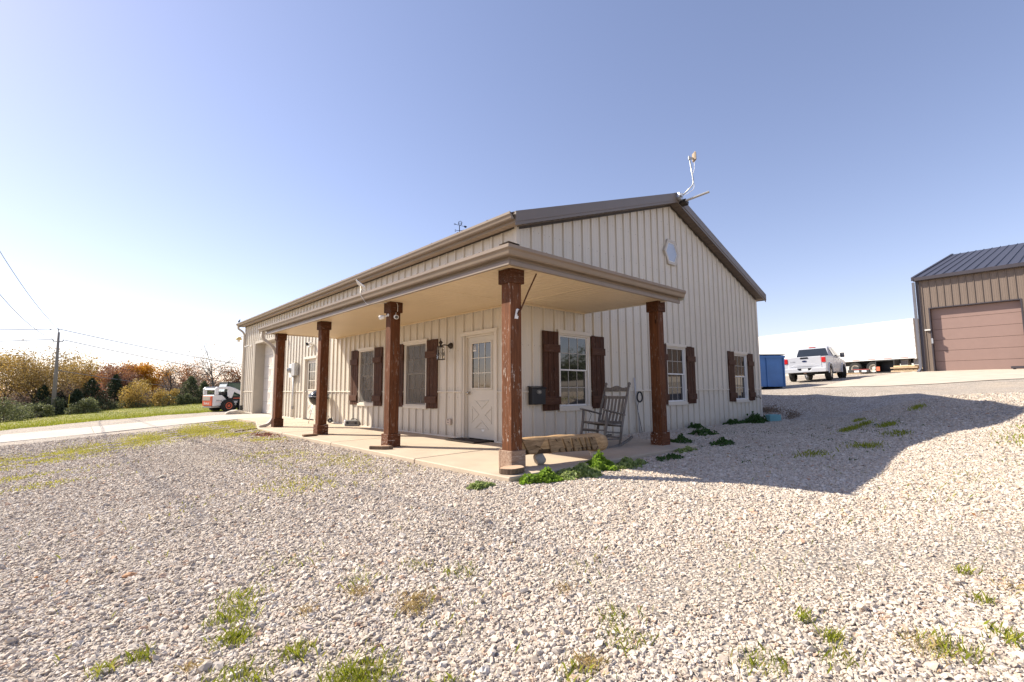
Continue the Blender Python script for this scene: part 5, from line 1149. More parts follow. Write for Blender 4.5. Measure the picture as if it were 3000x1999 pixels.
for k, (x0, x1, y0, z0, lab, m2) in enumerate(((-1.0, .95, .35, .16, 'pale plank lying lowest on the rear pallet', PAL), (-.7, 1.05, .55, .26, 'rough plank in the middle of the rear lumber pile', PAL), (-.5, .85, .5, .37, 'fresh yellow beam on top of the lumber pile', LUM))):
    mb = MB(); tbox(mb, x0, x1, y0, y0 + .9, z0, z0 + .095); o = obj('plank', mb, m2, at=tuple(at_tr(x0, y0, z0)), bevel=.01); tag(o, lab, 'plank')
for k, (x0, lab) in enumerate(((-.1, 'grey concrete block under trailer nearest its rear corner'), (.75, 'grey concrete block under trailer beside the black box'))):
    mb = MB(); tbox(mb, x0, x0 + .5, -.9, -.4, 0, .95); o = obj('concrete_block', mb, mat('block_grey', (.42, .41, .39), .9), at=tuple(at_tr(x0, -.9)), bevel=.02); tag(o, lab, 'concrete block')
# dark shop building
DC = Vector((28.77, -2.0, 0)); e1 = Vector((.998, -.067, 0)); e2 = Vector((-.067, -.998, 0)); bzz = 1.74
DB = thing('shop_building', 'brown ribbed shop building with dark metal roof and mauve overhead door', 'building', (28.77, -2.0, bzz), 0)
fD = lambda u, z, n: tuple(DC + e2 * u - e1 * n + Vector((0, 0, z)))
BR = mat('brown_siding', (.165, .125, .098), .45, 0, .04, 1.2); DKB = mat('dark_bronze_trim', (.045, .038, .045), .4, 0, .05); DR_ = mat('dark_roof_metal', (.055, .047, .049), .35, .2, .06, 1.0); MAU = mat('mauve_door', (.25, .165, .14), .45, 0, .03)
EV = 6.87; DD = (.44, 3.97, 0, 5.27)
u = .08
while u < 18:
    v = min(u + .9, 18)
    siding_panel(fD, u, v, bzz - .1, lambda q: EV, [DD], .20, BR, DB); u = v
siding_side = MB(); g_ = lambda a, z: tuple(DC + e1 * a + Vector((0, 0, z)))
siding_side.add([g_(0, bzz - .6), g_(24, bzz - .6), g_(24, EV), g_(12, EV + 12 * .286), g_(0, EV)], [(0, 1, 2, 3, 4)]); siding_side.add([tuple(Vector(p) + e2 * 18) for p in siding_side.v], [(0, 1, 2, 3, 4)]); siding_side.add([g_(24, bzz - .6), tuple(Vector(g_(24, bzz - .6)) + e2 * 18), tuple(Vector(g_(24, EV)) + e2 * 18), g_(24, EV)], [(0, 1, 2, 3)])
obj('side_wall', siding_side, BR, DB, fixn=False)
mb = MB()
u = -.05
k = 0
while u < 18.2:
    mb = MB(); v = u + .405; q = lambda uu, a, d: tuple(DC + e2 * uu + e1 * a + Vector((0, 0, EV + .12 + (a + .25) * .286 + d)))
    ds = [(u, 0), (u + .005, .045), (u + .025, .045), (u + .03, 0), (v, 0)]
    mb.strip([q(d_[0], -.25, d_[1]) for d_ in ds], [q(d_[0], 12, d_[1]) for d_ in ds]); obj('roof_panel', mb, DR_, DB, fixn=False); u = v
mb = MB(); mb.strip([tuple(DC + e2 * uu + e1 * 12 + Vector((0, 0, EV + .12 + 12.25 * .286))) for uu in (-.05, 18.2)], [tuple(DC + e2 * uu + e1 * 24.25 + Vector((0, 0, EV + .12))) for uu in (-.05, 18.2)]); obj('rear_roof', mb, DR_, DB, fixn=False)
mb = MB(); mb.prism([(-.08, EV - .06), (18.2, EV - .06), (18.2, EV + .14), (-.08, EV + .14)], fD, .03, .30); obj('eave_gutter', mb, DKB, DB, bevel=.02)
mb = MB(); A = [(-.30, EV - .04), (12, EV + 12.25 * .286 - .04), (12, EV + 12.25 * .286 + .19), (-.30, EV + .17)]; mb.prism(A, lambda a, b, d: tuple(DC + e1 * a + e2 * d + Vector((0, 0, b))), -.14, -.02); obj('rake_trim', mb, DKB, DB)
mb = MB(); mb.prism([(-.02, bzz - .1), (.13, bzz - .1), (.13, EV - .06), (-.02, EV - .06)], fD, .0, .05); mb.prism([(-.02, bzz - .1), (.03, bzz - .1), (.03, EV), (-.02, EV)], fD, -.12, -.001); obj('corner_trim', mb, DKB, DB)
mb = MB(); mb.bar(fD(-.10, EV - .1, .10), fD(-.10, bzz + .2, .10), .12, .10); mb.bar(fD(-.10, bzz + .2, .10), fD(-.16, bzz + .02, .35), .12, .10); obj('downspout', mb, mat('slate_spout', (.13, .13, .15), .4), DB)
a, b, c, d = DD; dp = -.30
mb = MB(); mb.prism([(a, bzz), (a + .05, bzz), (a + .05, d), (a, d)], fD, dp, .03); mb.prism([(b - .05, bzz), (b, bzz), (b, d), (b - .05, d)], fD, dp, .03); mb.prism([(a + .0505, d - .05), (b - .0505, d - .05), (b - .0505, d), (a + .0505, d)], fD, dp, .03); od = obj('overhead_door', mb, DKB, DB)
hh = (d - .05 - bzz) / 6
for k in range(6):
    mb = MB(); z0 = bzz + k * hh; mb.prism([(a + .052, z0 + .006), (b - .052, z0 + .006), (b - .052, z0 + hh - .006), (a + .052, z0 + hh - .006)], fD, dp, dp + .05)
    obj('door_section', mb, MAU, od, bevel=.006)
mb = MB(); mb.prism([(a + .05, bzz), (b - .05, bzz), (b - .05, d), (a + .05, d)], fD, dp - .03, dp - .002); obj('door_backing', mb, mat('backing_dark', (.10, .07, .06), .7), od)
for uu, zz, w2, h2, m2 in ((.22, 4.02, .17, .035, mat('fixture_white', (.60, .60, .58), .4)), (a + .02, 3.3, .05, .14, STEEL)):
    mb = MB(); mb.prism([(uu, zz), (uu + w2 * 1.4, zz), (uu + w2 * 1.4, zz + h2 * 2), (uu, zz + h2 * 2)], fD, .031, .12); obj('wall_fixture', mb, m2, DB)
mb = MB(); mb.prism([(b - .55, bzz + .08), (b + .8, bzz + .08), (b + .8, bzz + .19), (b - .55, bzz + .19)], fD, .35, .7); mb.prism([(b - .5, bzz - .02), (b - .4, bzz - .02), (b - .4, bzz + .08), (b - .5, bzz + .08)], fD, .4, .5); o = obj('steel_ramp', mb, DKB, at=fD(b, bzz, .5)); tag(o, 'black steel ramp lying at the right foot of mauve overhead door', 'ramp')
mb = MB(); mb.prism([(a - .5, 0), (b + 14, 0), (b + 13, 7), (a + .5, 9)], lambda u, v, z: (lambda p: (p.x, p.y, h1(p.x, p.y) + z))(DC + e2 * u - e1 * (v + .06)), .004, .012)
# compacted apron in front of the shop
NU, NV = 30, 24; vs = []; 
for i in range(NU + 1):
    for j in range(NV + 1):
        u_ = -1.2 + i / NU * 20 - (j / NV) * 1.2; v_ = -.4 + j / NV * (9.5 + 1.6 * math.sin(i * .35)); p = DC + e2 * u_ - e1 * v_; vs.append((p.x, p.y))
vs = np.array(vs); zz = H(vs[:, 0], vs[:, 1]) + .02; ii = np.arange((NU + 1) * (NV + 1)).reshape(NU + 1, NV + 1)
npmesh('paved_apron', np.c_[vs, zz], np.stack([ii[:-1, :-1], ii[1:, :-1], ii[1:, 1:], ii[:-1, 1:]], -1).reshape(-1, 4), mat('compacted_limestone', (.50, .43, .345), .9, 0, .10, 1.5, 40, .3, dirt=((.38, .33, .27), 1.0, .55, .5)), kind='structure', smooth=True)
# ------------------------------------------------------------------ skid steer loader
fs_ = Vector((.951, .309, 0)).normalized(); sp = (.15, 27.9)
SA = math.atan2(fs_.y, fs_.x)
t = thing('skid_steer', 'white and orange skid steer loader behind the far building corner', 'loader', (.28, 27.6, h1(.6, 27.6) + .0), SA, local=True)
SW = mat('loader_white', (.72, .72, .72), .4, 0, .04, 3); SO = mat('loader_orange', (.62, .10, .035), .45, 0, .06, 3); SB = mat('loader_black', (.02, .02, .022), .6); GRL = mat('loader_grille', (.42, .36, .30), .7)
t.scale = (.87, .87, .87)
# x forward, y left, rear face at x=0; right side (-y) faces the camera
mb = MB(); mb.prism([(0, .45), (0, 1.12), (.12, 1.18), (.62, 1.16), (1.05, .75), (2.2, .75), (2.2, .42), (.25, .42), (.05, .40)], lambda a, b, d: (a, d, b), -.60, .60); obj('body', mb, SW, t, bevel=.03)
mb = MB(); mb.prism([(-.58, .42), (.58, .42), (.58, 1.14), (-.58, 1.14)], lambda a, b, d: (d, a, b), -.07, -.001); rd = obj('rear_door', mb, SO, t, bevel=.03)
mb = MB(); mb.prism([(-.40, .80), (.50, .80), (.50, 1.08), (-.40, 1.08)], lambda a, b, d: (d, a, b), -.085, -.071); obj('grille', mb, GRL, rd)
text('lettering', 'Bobcat', .24, mat('lettering_white', (.78, .78, .76), .5), rd, (-.074, .02, .60), (R(90), 0, R(-90)))
text('lettering', 'Bobcat', .13, SB, t, (.42, -.606, .80), (R(90), 0, 0))
mb = MB(); mb.box(.18, .70, -.604, -.6005, .69, .705); obj('side_stripe', mb, SO, t)
mb = MB(); mb.box(-.05, .55, -.55, .55, .30, .399); obj('counterweight', mb, mat('loader_grey', (.40, .38, .35), .6), t, bevel=.03)
for sgn in (-1, 1):
    yy = sgn * .72
    mb = MB(); mb.prism([(.05, 1.18), (.05, 1.62), (.14, 1.70), (.28, 1.66), (.28, 1.18)], lambda a, b, d: (a, yy + d, b), -.07, .07); obj('upright', mb, SW, t, bevel=.03)
    mb = MB(); mb.prism([(.06, 1.60), (.16, 1.72), (1.0, 1.76), (1.35, 1.66), (2.9, .95), (2.9, .75), (2.6, .80), (1.35, 1.38), (1.20, .95), (1.02, .95), (1.0, 1.42), (.9, 1.58)], lambda a, b, d: (a, yy + d, b), -.065, .065); obj('lift_arm', mb, SW, t, bevel=.02)
    mb = MB(); mb.box(.92, 1.05, yy - .06, yy + .06, 1.05, 1.62); obj('link', mb, SW, t, bevel=.02)
    mb = MB(); mb.obox((2.0, sgn * .787, 1.235), (1, 0, -.455), (0, 1, 0), (.455, 0, 1), (.19, .004, .045)); obj('red_badge', mb, SO, t)
    for x_ in (.95, 2.05):
        mb = MB(); mb.lathe([(.20, -.14), (.36, -.15), (.42, -.12), (.42, .12), (.36, .15), (.20, .14)], (x_, sgn * .76, .42), (0, 1, 0), 22)
        for k in range(18):
            a_ = k * math.pi / 9; mb.obox((x_ + .425 * math.cos(a_), sgn * .76, .42 + .425 * math.sin(a_)), (math.cos(a_), 0, math.sin(a_)), (0, 1, 0), (-math.sin(a_), 0, math.cos(a_)), (.025, .145, .028))
        wq = obj('wheel', mb, RUBBER, t)
        mb = MB(); mb.lathe([(.24, .10), (.235, .152), (.12, .13), (.09, .15), (0, .155)], (x_, sgn * .76, .42), (0, sgn, 0), 18); rq = obj('rim', mb, SO, wq)
mb = MB(); mb.box(.07, .26, -.66, .66, 1.50, 1.60); obj('cross_tube', mb, SW, t, bevel=.02)
mb = MB(); mb.box(.62, 1.0, -.5, .5, 1.16, 1.40); mb.box(1.05, 2.2, -.58, .58, .751, 1.0); mb.box(.3, .62, -.4, .4, 1.161, 1.3); obj('engine_cover', mb, SB, t)
mb = MB(); e = .05
for yy in (-.53, .48):
    mb.box(1.02, 1.07, yy, yy + e, 1.0, 2.0); mb.box(2.1, 2.15, yy, yy + e, 1.0, 2.0); mb.box(1.071, 2.099, yy, yy + e, 1.0, 1.08)
mb.box(.98, 2.2, -.56, .56, 2.0, 2.08); obj('cab_frame', mb, SB, t, bevel=.01)
for yy in (-.52, .50):
    mb = MB(); mb.box(1.071, 2.099, yy, yy + .012, 1.081, 1.999); obj('cab_window', mb, glass('green_glass', (.03, .08, .055), .06), t)
mb = MB(); mb.add([(1.06, -.47, 1.2), (1.06, .47, 1.2), (1.06, .47, 1.98), (1.06, -.47, 1.98)], [(0, 1, 2, 3)]); mb.add([(.80, -.45, 1.41), (.80, .45, 1.41), (1.02, .45, 1.95), (1.02, -.45, 1.95)], [(0, 1, 2, 3)]); obj('rear_glass', mb, mat('hazy_glass', (.55, .60, .58), .2), t)
mb = MB(); mb.box(1.35, 2.1, -.606, -.601, .80, .98); obj('side_panel', mb, SB, t)
mb = MB(); mb.box(1.40, 2.05, -.612, -.6065, .90, .96); obj('orange_stripe', mb, SO, t)
# ------------------------------------------------------------------ utility pole and wires
D_ = 52.0; bx, by = -6.80, 45.8; bz0 = h1(bx, by); top = 5.62
t = thing('utility_pole', 'grey wooden utility pole standing at the edge of the lawn', 'utility pole', (bx, by, bz0))
mb = MB(); mb.tube([(bx, by, bz0 - .1), (bx - .02, by, bz0 + (top - bz0) * .5), (bx - .07, by, top)], [.165, .12, .075], 12); obj('pole', mb, wood('pole_wood', (.20, .175, .155), (.36, .32, .29), 'z', .85, 0, False), t, smooth=True)
mb = MB(); mb.bar((bx - .35, by + .1, top - .72), (bx + .22, by - .1, top - .72), .06, .06); mb.bar((bx - .07, by, top), (bx - .09, by, top + .15), .05, .05); obj('bracket', mb, BRONZE, t)
for dx_, dz_ in ((-.35, -.66), (.22, -.66), (-.09, .20), (-.55, .18)):
    mb = MB(); mb.lathe([(.02, -.06), (.05, -.03), (.03, 0), (.05, .03), (.02, .06)], (bx + dx_, by, top + dz_), (0, 0, 1), 8); obj('insulator', mb, mat('insulator_grey', (.30, .30, .31), .4), t)
def wire(lab, pts, r=.02):
    mb = MB(); P_ = [Vector(p) for p in pts]; out = []
    for a_, b_ in zip(P_[:-1], P_[1:]):
        l_ = (b_ - a_).length
        for k in range(12): f = k / 12; out.append(a_.lerp(b_, f) - Vector((0, 0, l_ * .02 * 4 * f * (1 - f))))
    out.append(P_[-1]); mb.tube(out, r, 4); o = obj('power_line', mb, mat('wire_grey', (.22, .22, .24), .6), at=P_[0]); tag(o, lab, 'power line', 'wires strung to the utility pole')
tp, lw = (bx - .09, by, top + .26), (bx - .35, by, top - .58)
wire('upper power line from pole rising toward the left frame edge', [tp, (-9.3, 22, 8.6), (-10.5, 8, 11.5)], .014); wire('lower power line from pole rising toward the left frame edge', [lw, (-9.0, 22, 6.1), (-10.2, 8, 8.3)], .014)
wire('upper power line running left from pole top', [tp, (-40, 52, 5.6)], .03); wire('lower power line running left below pole top', [lw, (-40, 52, 4.1)], .03)
wire('upper power line running right from pole over the trees', [tp, (30, 72, 3.5)], .03); wire('lower power line running right from pole over the trees', [(bx + .22, by, top - .58), (30, 72, 1.9)], .03); wire('lowest power line running right below others', [(bx, by, top - 3.0), (30, 72, -.2)], .03)
mb = MB(); mb.bar((bx + .85, by - .3, h1(bx + .9, by) - .1), (bx + .87, by - .3, h1(bx + .9, by) + 1.55), .07, .05); o = obj('marker_post', mb, mat('yellow_plastic', (.60, .40, .03), .5), at=(bx + .85, by - .3, h1(bx + .9, by))); tag(o, 'slim yellow marker post right of the utility pole base', 'marker post')
# ------------------------------------------------------------------ vegetation
BARKD = mat('dark_bark', (.075, .058, .048), .9, 0, .3, 6); BARKG = mat('grey_bark', (.17, .145, .125), .9, 0, .25, 6)
LEAF = dict(
 yellow=leafmat('yellow_leaves', [(.52, .34, .07), (.44, .30, .08), (.56, .40, .11), (.36, .26, .10)]),
 olive=leafmat('olive_gold_leaves', [(.38, .26, .09), (.30, .22, .09), (.44, .29, .08), (.26, .17, .08), (.50, .34, .09)]),
 gold=leafmat('gold_leaves', [(.70, .34, .02), (.60, .28, .03), (.72, .42, .04), (.45, .22, .05)]),
 orange=leafmat('orange_leaves', [(.46, .19, .05), (.40, .17, .06), (.50, .26, .07), (.32, .16, .08)]),
 russet=leafmat('russet_leaves', [(.34, .15, .08), (.26, .12, .075), (.38, .20, .10), (.22, .13, .10)]),
 rust=leafmat('rust_leaves', [(.26, .10, .05), (.34, .16, .06), (.20, .10, .06)]),
 cedar=leafmat('cedar_foliage', [(.022, .038, .018), (.045, .065, .028), (.07, .09, .04), (.030, .050, .022)], .7, .15),
 green=leafmat('olive_green_leaves', [(.10, .13, .05), (.16, .18, .08), (.20, .21, .11), (.07, .09, .04)]),
 pale=leafmat('pale_green_leaves', [(.17, .19, .085), (.24, .25, .12), (.12, .14, .06)]),
 pink=leafmat('salmon_leaves', [(.50, .20, .10), (.42, .18, .10), (.55, .28, .16)]),
 brush=leafmat('brush_stems', [(.20, .15, .115), (.26, .20, .15), (.14, .10, .08), (.22, .13, .08)]),
)
def quads(C, size, rg, flat=0.0, aspect=.65):
    n = len(C); a = rg.normal(size=(n, 3)); a[:, 2] *= (1 - flat); a /= np.linalg.norm(a, axis=1)[:, None] + 1e-9
    b = np.cross(a, rg.normal(size=(n, 3))); b /= np.linalg.norm(b, axis=1)[:, None] + 1e-9
    s = (size * rg.uniform(.6, 1.35, n))[:, None]
    V = np.stack([C - a * s, C + b * s * aspect, C + a * s, C - b * s * aspect], 1).reshape(-1, 3)
    return V, np.arange(4 * n).reshape(n, 4)
def branches(h, spread, rg, levels, first=.28, n1=6, up=.55):
    segs = []; tips = []
    trunk = [np.zeros(3)]; lean = rg.normal(0, .05, 2)
    for k in range(1, 6):
        f = k / 5; trunk.append(np.array([lean[0] * h * f + rg.normal(0, .012 * h), lean[1] * h * f + rg.normal(0, .012 * h), h * (.62 if spread > 1.2 and n1 < 10 else .70) * f]))
    r0 = .020 * h + .03
    segs.append((trunk, [r0 * (1 - .75 * k / 5) for k in range(6)], 7))
    def grow(p, d, l, r, lev):
        pts = [p]; q = p.copy(); dd = d.copy()
        for k in range(3):
            dd = dd + rg.normal(0, .17, 3) + np.array([0, 0, .06]); dd /= np.linalg.norm(dd); q = q + dd * l / 3; pts.append(q.copy())
        segs.append((pts, [r * (1 - .22 * k) for k in range(4)], 5 if lev < 2 else 3)); tips.extend([(pts[2], lev), (pts[3], lev)])
        if lev < levels:
            for _ in range(rg.integers(3, 5)):
                i = rg.integers(1, 4); nd = dd + rg.normal(0, .55, 3); nd[2] = nd[2] * .7 + .12; nd /= np.linalg.norm(nd); grow(pts[i], nd, l * rg.uniform(.5, .72), r * .48, lev + 1)
    for k in range(n1):
        f = first + (1 - first) * (k + rg.uniform(0, .6)) / n1; i = min(4, int(f * 5)); p = trunk[i] + (trunk[i + 1] - trunk[i]) * (f * 5 - i); a = k * 2.4 + rg.uniform(-.5, .5)
        d = np.array([math.cos(a) * (1 - up), math.sin(a) * (1 - up), up]); d /= np.linalg.norm(d)
        grow(p, d, spread * rg.uniform(.75, 1.1) * (1.15 - .45 * f), r0 * .45 * (1.15 - .6 * f), 1)
    return segs, tips
def tree(name, lab, x, y, ztop, wdt, leaf, n_leaves, size, seed, bark=BARKD, levels=4, first=.25, n1=7, grp='trees along the far edge of the lawn', cat='tree', up=.55, cl=.34):
    rg = np.random.default_rng(seed); z0 = h1(x, y) - .05; h = ztop - z0
    t = thing(name, lab, cat, (x, y, z0), 0, grp, local=True)
    segs, tips = branches(h, wdt * .42, rg, levels, first, n1, up)
    mb = MB()
    for pts, rs, n in segs: mb.tube(pts, rs, n, cap=False)
    obj('trunk', mb, bark, t, smooth=True, fixn=False)
    if n_leaves:
        P = np.array([p for p, l in tips if l >= 1]); wts = np.array([l for p, l in tips if l >= 1], float); keep = rg.choice(len(P), n_leaves, p=wts / wts.sum())
        C = P[keep] + rg.normal(0, wdt * cl * .22, (n_leaves, 3)); C[:, 2] = np.maximum(C[:, 2], .1)
        V, F_ = quads(C, size, rg, .3, .75); npmesh('crown', V, F_, LEAF[leaf], t)
    return t
TG_ = 'trees along the far edge of the lawn'
tree('yellow_tree', 'yellow leaved tree at the far left of the tree line', -10.1, 53.7, 3.5, 5.6, 'yellow', 9000, .07, 11)
tree('oak_tree', 'broad olive gold tree with dark spreading limbs left of the utility pole', -8.2, 49.8, 3.5, 6.2, 'olive', 9500, .058, 12, first=.18, n1=9, up=.5)
tree('golden_tree', 'golden brown tree directly behind the utility pole', -6.0, 57.8, 3.6, 4.6, 'yellow', 8000, .065, 13)
tree('russet_tree', 'distant dull red tree between pole and orange tree', -4.4, 73.8, 3.7, 5.4, 'russet', 7000, .085, 14)
tree('maple_tree', 'bright orange tree left of the tall sparse tree', -3.9, 59.8, 3.3, 3.6, 'orange', 6500, .07, 15)
tree('sparse_tree', 'tall nearly bare tree with a few dark leaves at its top', -2.2, 61.7, 5.3, 3.2, 'rust', 620, .08, 16, levels=3)
tree('russet_tree', 'brown russet tree in front of the tall sparse tree', -2.7, 53.7, 2.8, 4.2, 'russet', 7000, .06, 17)
tree('maple_tree', 'brightest golden orange tree in the middle of tree line', -.5, 55.6, 3.6, 4.8, 'gold', 10500, .07, 18, cl=.26)
tree('bare_tree', 'bare dark tree with crooked limbs right of the golden orange tree', 1.0, 48.4, 3.9, 4.0, None, 0, 0, 19, levels=4, n1=7, bark=BARKD)
tree('bare_tree', 'thin bare tree between two other leafless trees', 3.9, 57.1, 4.9, 3.6, 'rust', 160, .07, 20, levels=4, n1=7)
tree('oak_tree', 'tan orange oak behind the bare trees', 5.3, 64.9, 4.2, 5.4, 'orange', 4200, .065, 21)
tree('bare_tree', 'largest bare tree rising above the skid steer loader', 4.9, 50.8, 5.0, 5.6, 'olive', 200, .06, 22, levels=4, n1=10, bark=BARKG)
tree('oak_tree', 'sparse rust leaved tree beside the far building corner', 7.6, 54.3, 4.6, 4.0, 'rust', 1700, .075, 23, levels=3)
def conifer(lab, x, y, ztop, wd, leaf, seed, n=2600, name='cedar_tree', cat='tree', grp=TG_, round_=False, size=.075):
    rg = np.random.default_rng(seed); z0 = h1(x, y) - .05; h = ztop - z0; t = thing(name, lab, cat, (x, y, z0), 0, grp, local=True)
    mb = MB(); mb.tube([(0, 0, 0), (0, 0, h * .85)], [.05 + .01 * h, .02], 6); obj('trunk', mb, BARKD, t, smooth=True)
    u = rg.uniform(0, 1, n) ** .8; a = rg.uniform(0, 2 * math.pi, n); nb = 7 + int(h * 3)
    lobe = 1 + .28 * np.sin(a * 3 + u * 9 + seed) + .18 * np.sin(a * 5 - u * 17); prof = (np.sqrt(np.clip(1 - (2 * u - .9) ** 2, 0, 1)) if round_ else (1 - u) ** .75 * (1 - np.exp(-u * 9)))
    r = wd / 2 * prof * lobe * (.75 + .5 * np.sin(u * (11 + seed % 5) + a * 2) ** 2) * (1 - .55 * rg.uniform(0, 1, n) ** 2.2)
    C = np.stack([r * np.cos(a), r * np.sin(a), u * h], 1) + rg.normal(0, .04, (n, 3)); C[:, 2] = np.maximum(C[:, 2], .03)
    V, F_ = quads(C, size, rg, .2, .5); npmesh('crown', V, F_, LEAF[leaf], t); return t
conifer('dark cedar left of the utility pole', -7.5, 47.8, 1.4, 1.9, 'cedar', 51); conifer('dark cedar just right of the utility pole', -5.5, 46.8, 1.1, 1.8, 'cedar', 52)
conifer('wide dark cedar below the orange tree', -4.6, 47.8, 2.0, 2.5, 'cedar', 53, 3200); conifer('dark pointed cedar below the brown russet tree', -3.0, 48.8, 2.4, 2.0, 'cedar', 54, 3000)
conifer('small dark cedar left of the yellow bush', -2.1, 47.7, 1.5, 1.6, 'cedar', 55); conifer('small dark cedar right of the yellow bush', .3, 49.5, .9, 1.5, 'cedar', 57); conifer('low dark cedar behind the utility pole', -6.5, 47.8, .9, 1.6, 'cedar', 58)
conifer('grey green cedar below the bare trees', 2.5, 48.2, 2.3, 2.4, 'green', 56, 3200); conifer('olive cedar left of the skid steer loader', 3.4, 47.0, 1.8, 1.8, 'green', 59)
SG = 'shrubs along the far edge of the lawn'
def bush(lab, x, y, ztop, wd, leaf, seed, n=2600, name='shrub', cat='shrub', grp='shrubs along the far edge of the lawn', size=.06):
    # several uneven lobes round leaning stems, with gaps between them
    rg = np.random.default_rng(seed); z0 = h1(x, y) - .05; h = ztop - z0; t = thing(name, lab, cat, (x, y, z0), 0, grp, local=True)
    k = 9; lob = np.c_[rg.uniform(-.42, .42, k) * wd, rg.uniform(-.3, .3, k) * wd, rg.uniform(.30, .86, k) * h]; lr = rg.uniform(.13, .24, k) * min(wd, h * 1.4)
    mb = MB()
    for q in lob: mb.tube([(q[0] * .15, q[1] * .15, 0), (q[0] * .5 + rg.normal(0, .05), q[1] * .5, q[2] * .5), tuple(q)], [.03, .02, .008], 5, cap=False)
    obj('stem', mb, BARKG, t, smooth=True, fixn=False)
    c = rg.integers(0, k, n); d = rg.normal(0, 1, (n, 3)); d /= np.linalg.norm(d, axis=1)[:, None]
    C = lob[c] + d * (lr[c] * rg.uniform(.25, 1.25, n) ** .6)[:, None] * np.array([1.15, 1.15, 1.0]); low = rg.uniform(0, 1, n) < .25; C[low] = np.c_[rg.uniform(-.48, .48, low.sum()) * wd, rg.uniform(-.35, .35, low.sum()) * wd, rg.uniform(.03, .45, low.sum()) * h]
    C[:, 2] = np.maximum(C[:, 2], .03); V, F_ = quads(C, size * .9, rg, .1, .6); npmesh('crown', V, F_, LEAF[leaf], t); return t
def shrub(lab, x, y, zt, wd, lf, seed, n=2400, size=.07): return bush(lab, x, y, zt, wd, lf, seed, n, size=size)
shrub('pale green shrub left of the utility pole base', -7.9, 43.8, -.05, 2.3, 'pale', 61); shrub('pale green shrub right of the utility pole base', -5.2, 43.9, .4, 2.0, 'pale', 62)
shrub('large yellow bush in the middle of tree line', -1.4, 46.6, 1.8, 3.0, 'yellow', 63, 3600, .065); shrub('small yellow green bush right of the large yellow bush', .3, 45.5, 1.2, 1.6, 'yellow', 64, 1600)
shrub('salmon pink shrub between the dark cedars', -3.7, 49.8, 1.8, 1.9, 'pink', 65, 2000); shrub('yellowish green shrub at the far left frame edge', -9.1, 41.9, .4, 2.6, 'pale', 66, 2400)
shrub('green shrub hidden low behind the skid steer loader', 4.4, 45.4, .9, 2.4, 'green', 67); shrub('olive shrub under the crooked bare tree', 1.4, 46.4, .7, 2.0, 'green', 68); shrub('olive shrub left of the wide dark cedar', -6.9, 45.9, .6, 1.6, 'green', 69)
# brush under the trees and the wooded slope behind: masses nobody could count
def mass(name, x0, y0, x1, y1, depth, n, hfun, leaf, size, seed, lab):
    rg = np.random.default_rng(seed); t_ = rg.uniform(0, 1, n); s_ = rg.uniform(0, 1, n)
    dx, dy = x1 - x0, y1 - y0; l = math.hypot(dx, dy); X = x0 + dx * t_ - dy / l * s_ * depth; Y = y0 + dy * t_ + dx / l * s_ * depth
    Zb = H(X, Y, False); hh = hfun(X, Y) * (.6 + .4 * np.sin(X * 1.9 + Y) * np.sin(Y * 1.3 - X * .7)) ; Z = Zb + hh * rg.uniform(0, 1, n) ** .7
    V, F_ = quads(np.stack([X, Y, Z], 1), size, rg, .1, .45); o = npmesh(name, V, F_, LEAF[leaf], kind='stuff'); tag(o, lab); return o
mass('undergrowth', -13, 46, 9, 49, 9, 52000, lambda X, Y: 2.5 + .6 * np.sin(X * .8), 'brush', .065, 71, 'brown brush and stems under the tree line')
mass('undergrowth', -12.5, 44.3, 8, 46.6, 3, 14000, lambda X, Y: .9 + .5 * np.sin(X * 1.3), 'green', .055, 72, 'low green growth at the edge of the lawn')
mass('woodland', -30, 64, 18, 72, 26, 60000, lambda X, Y: 4.0 + .9 * np.sin(X * .35) + (Y - 66) * .05, 'russet', .16, 73, 'distant russet woodland behind the tree line')
mass('undergrowth', -16, 55, 12, 60, 8, 70000, lambda X, Y: 3.6 + .7 * np.sin(X * .6), 'brush', .085, 78, 'grey brown thicket behind the first trees')
mass('woodland', -34, 62, 12, 72, 26, 22000, lambda X, Y: 4.2 + .9 * np.sin(X * .5 + 2), 'olive', .15, 74, 'distant olive woodland behind the tree line')
mass('woodland', -42, 24, -13, 52, 16, 16000, lambda X, Y: 5.2 + 1.2 * np.sin(X * .5) * np.sin(Y * .4), 'olive', .17, 75, 'woodland curving round beyond the left frame edge')
mass('woodland', -42, 26, -13, 54, 12, 9000, lambda X, Y: 5.6 + 1.0 * np.sin(X * .7 + 1), 'yellow', .16, 76, 'yellow woodland beyond the left frame edge')
mass('woodland', 92, -30, 40, -70, 14, 26000, lambda X, Y: 8.0 + 1.5 * np.sin(X * .35) * np.sin(Y * .3), 'green', .32, 77, 'dark woodland beyond the yard seen in the gable windows')
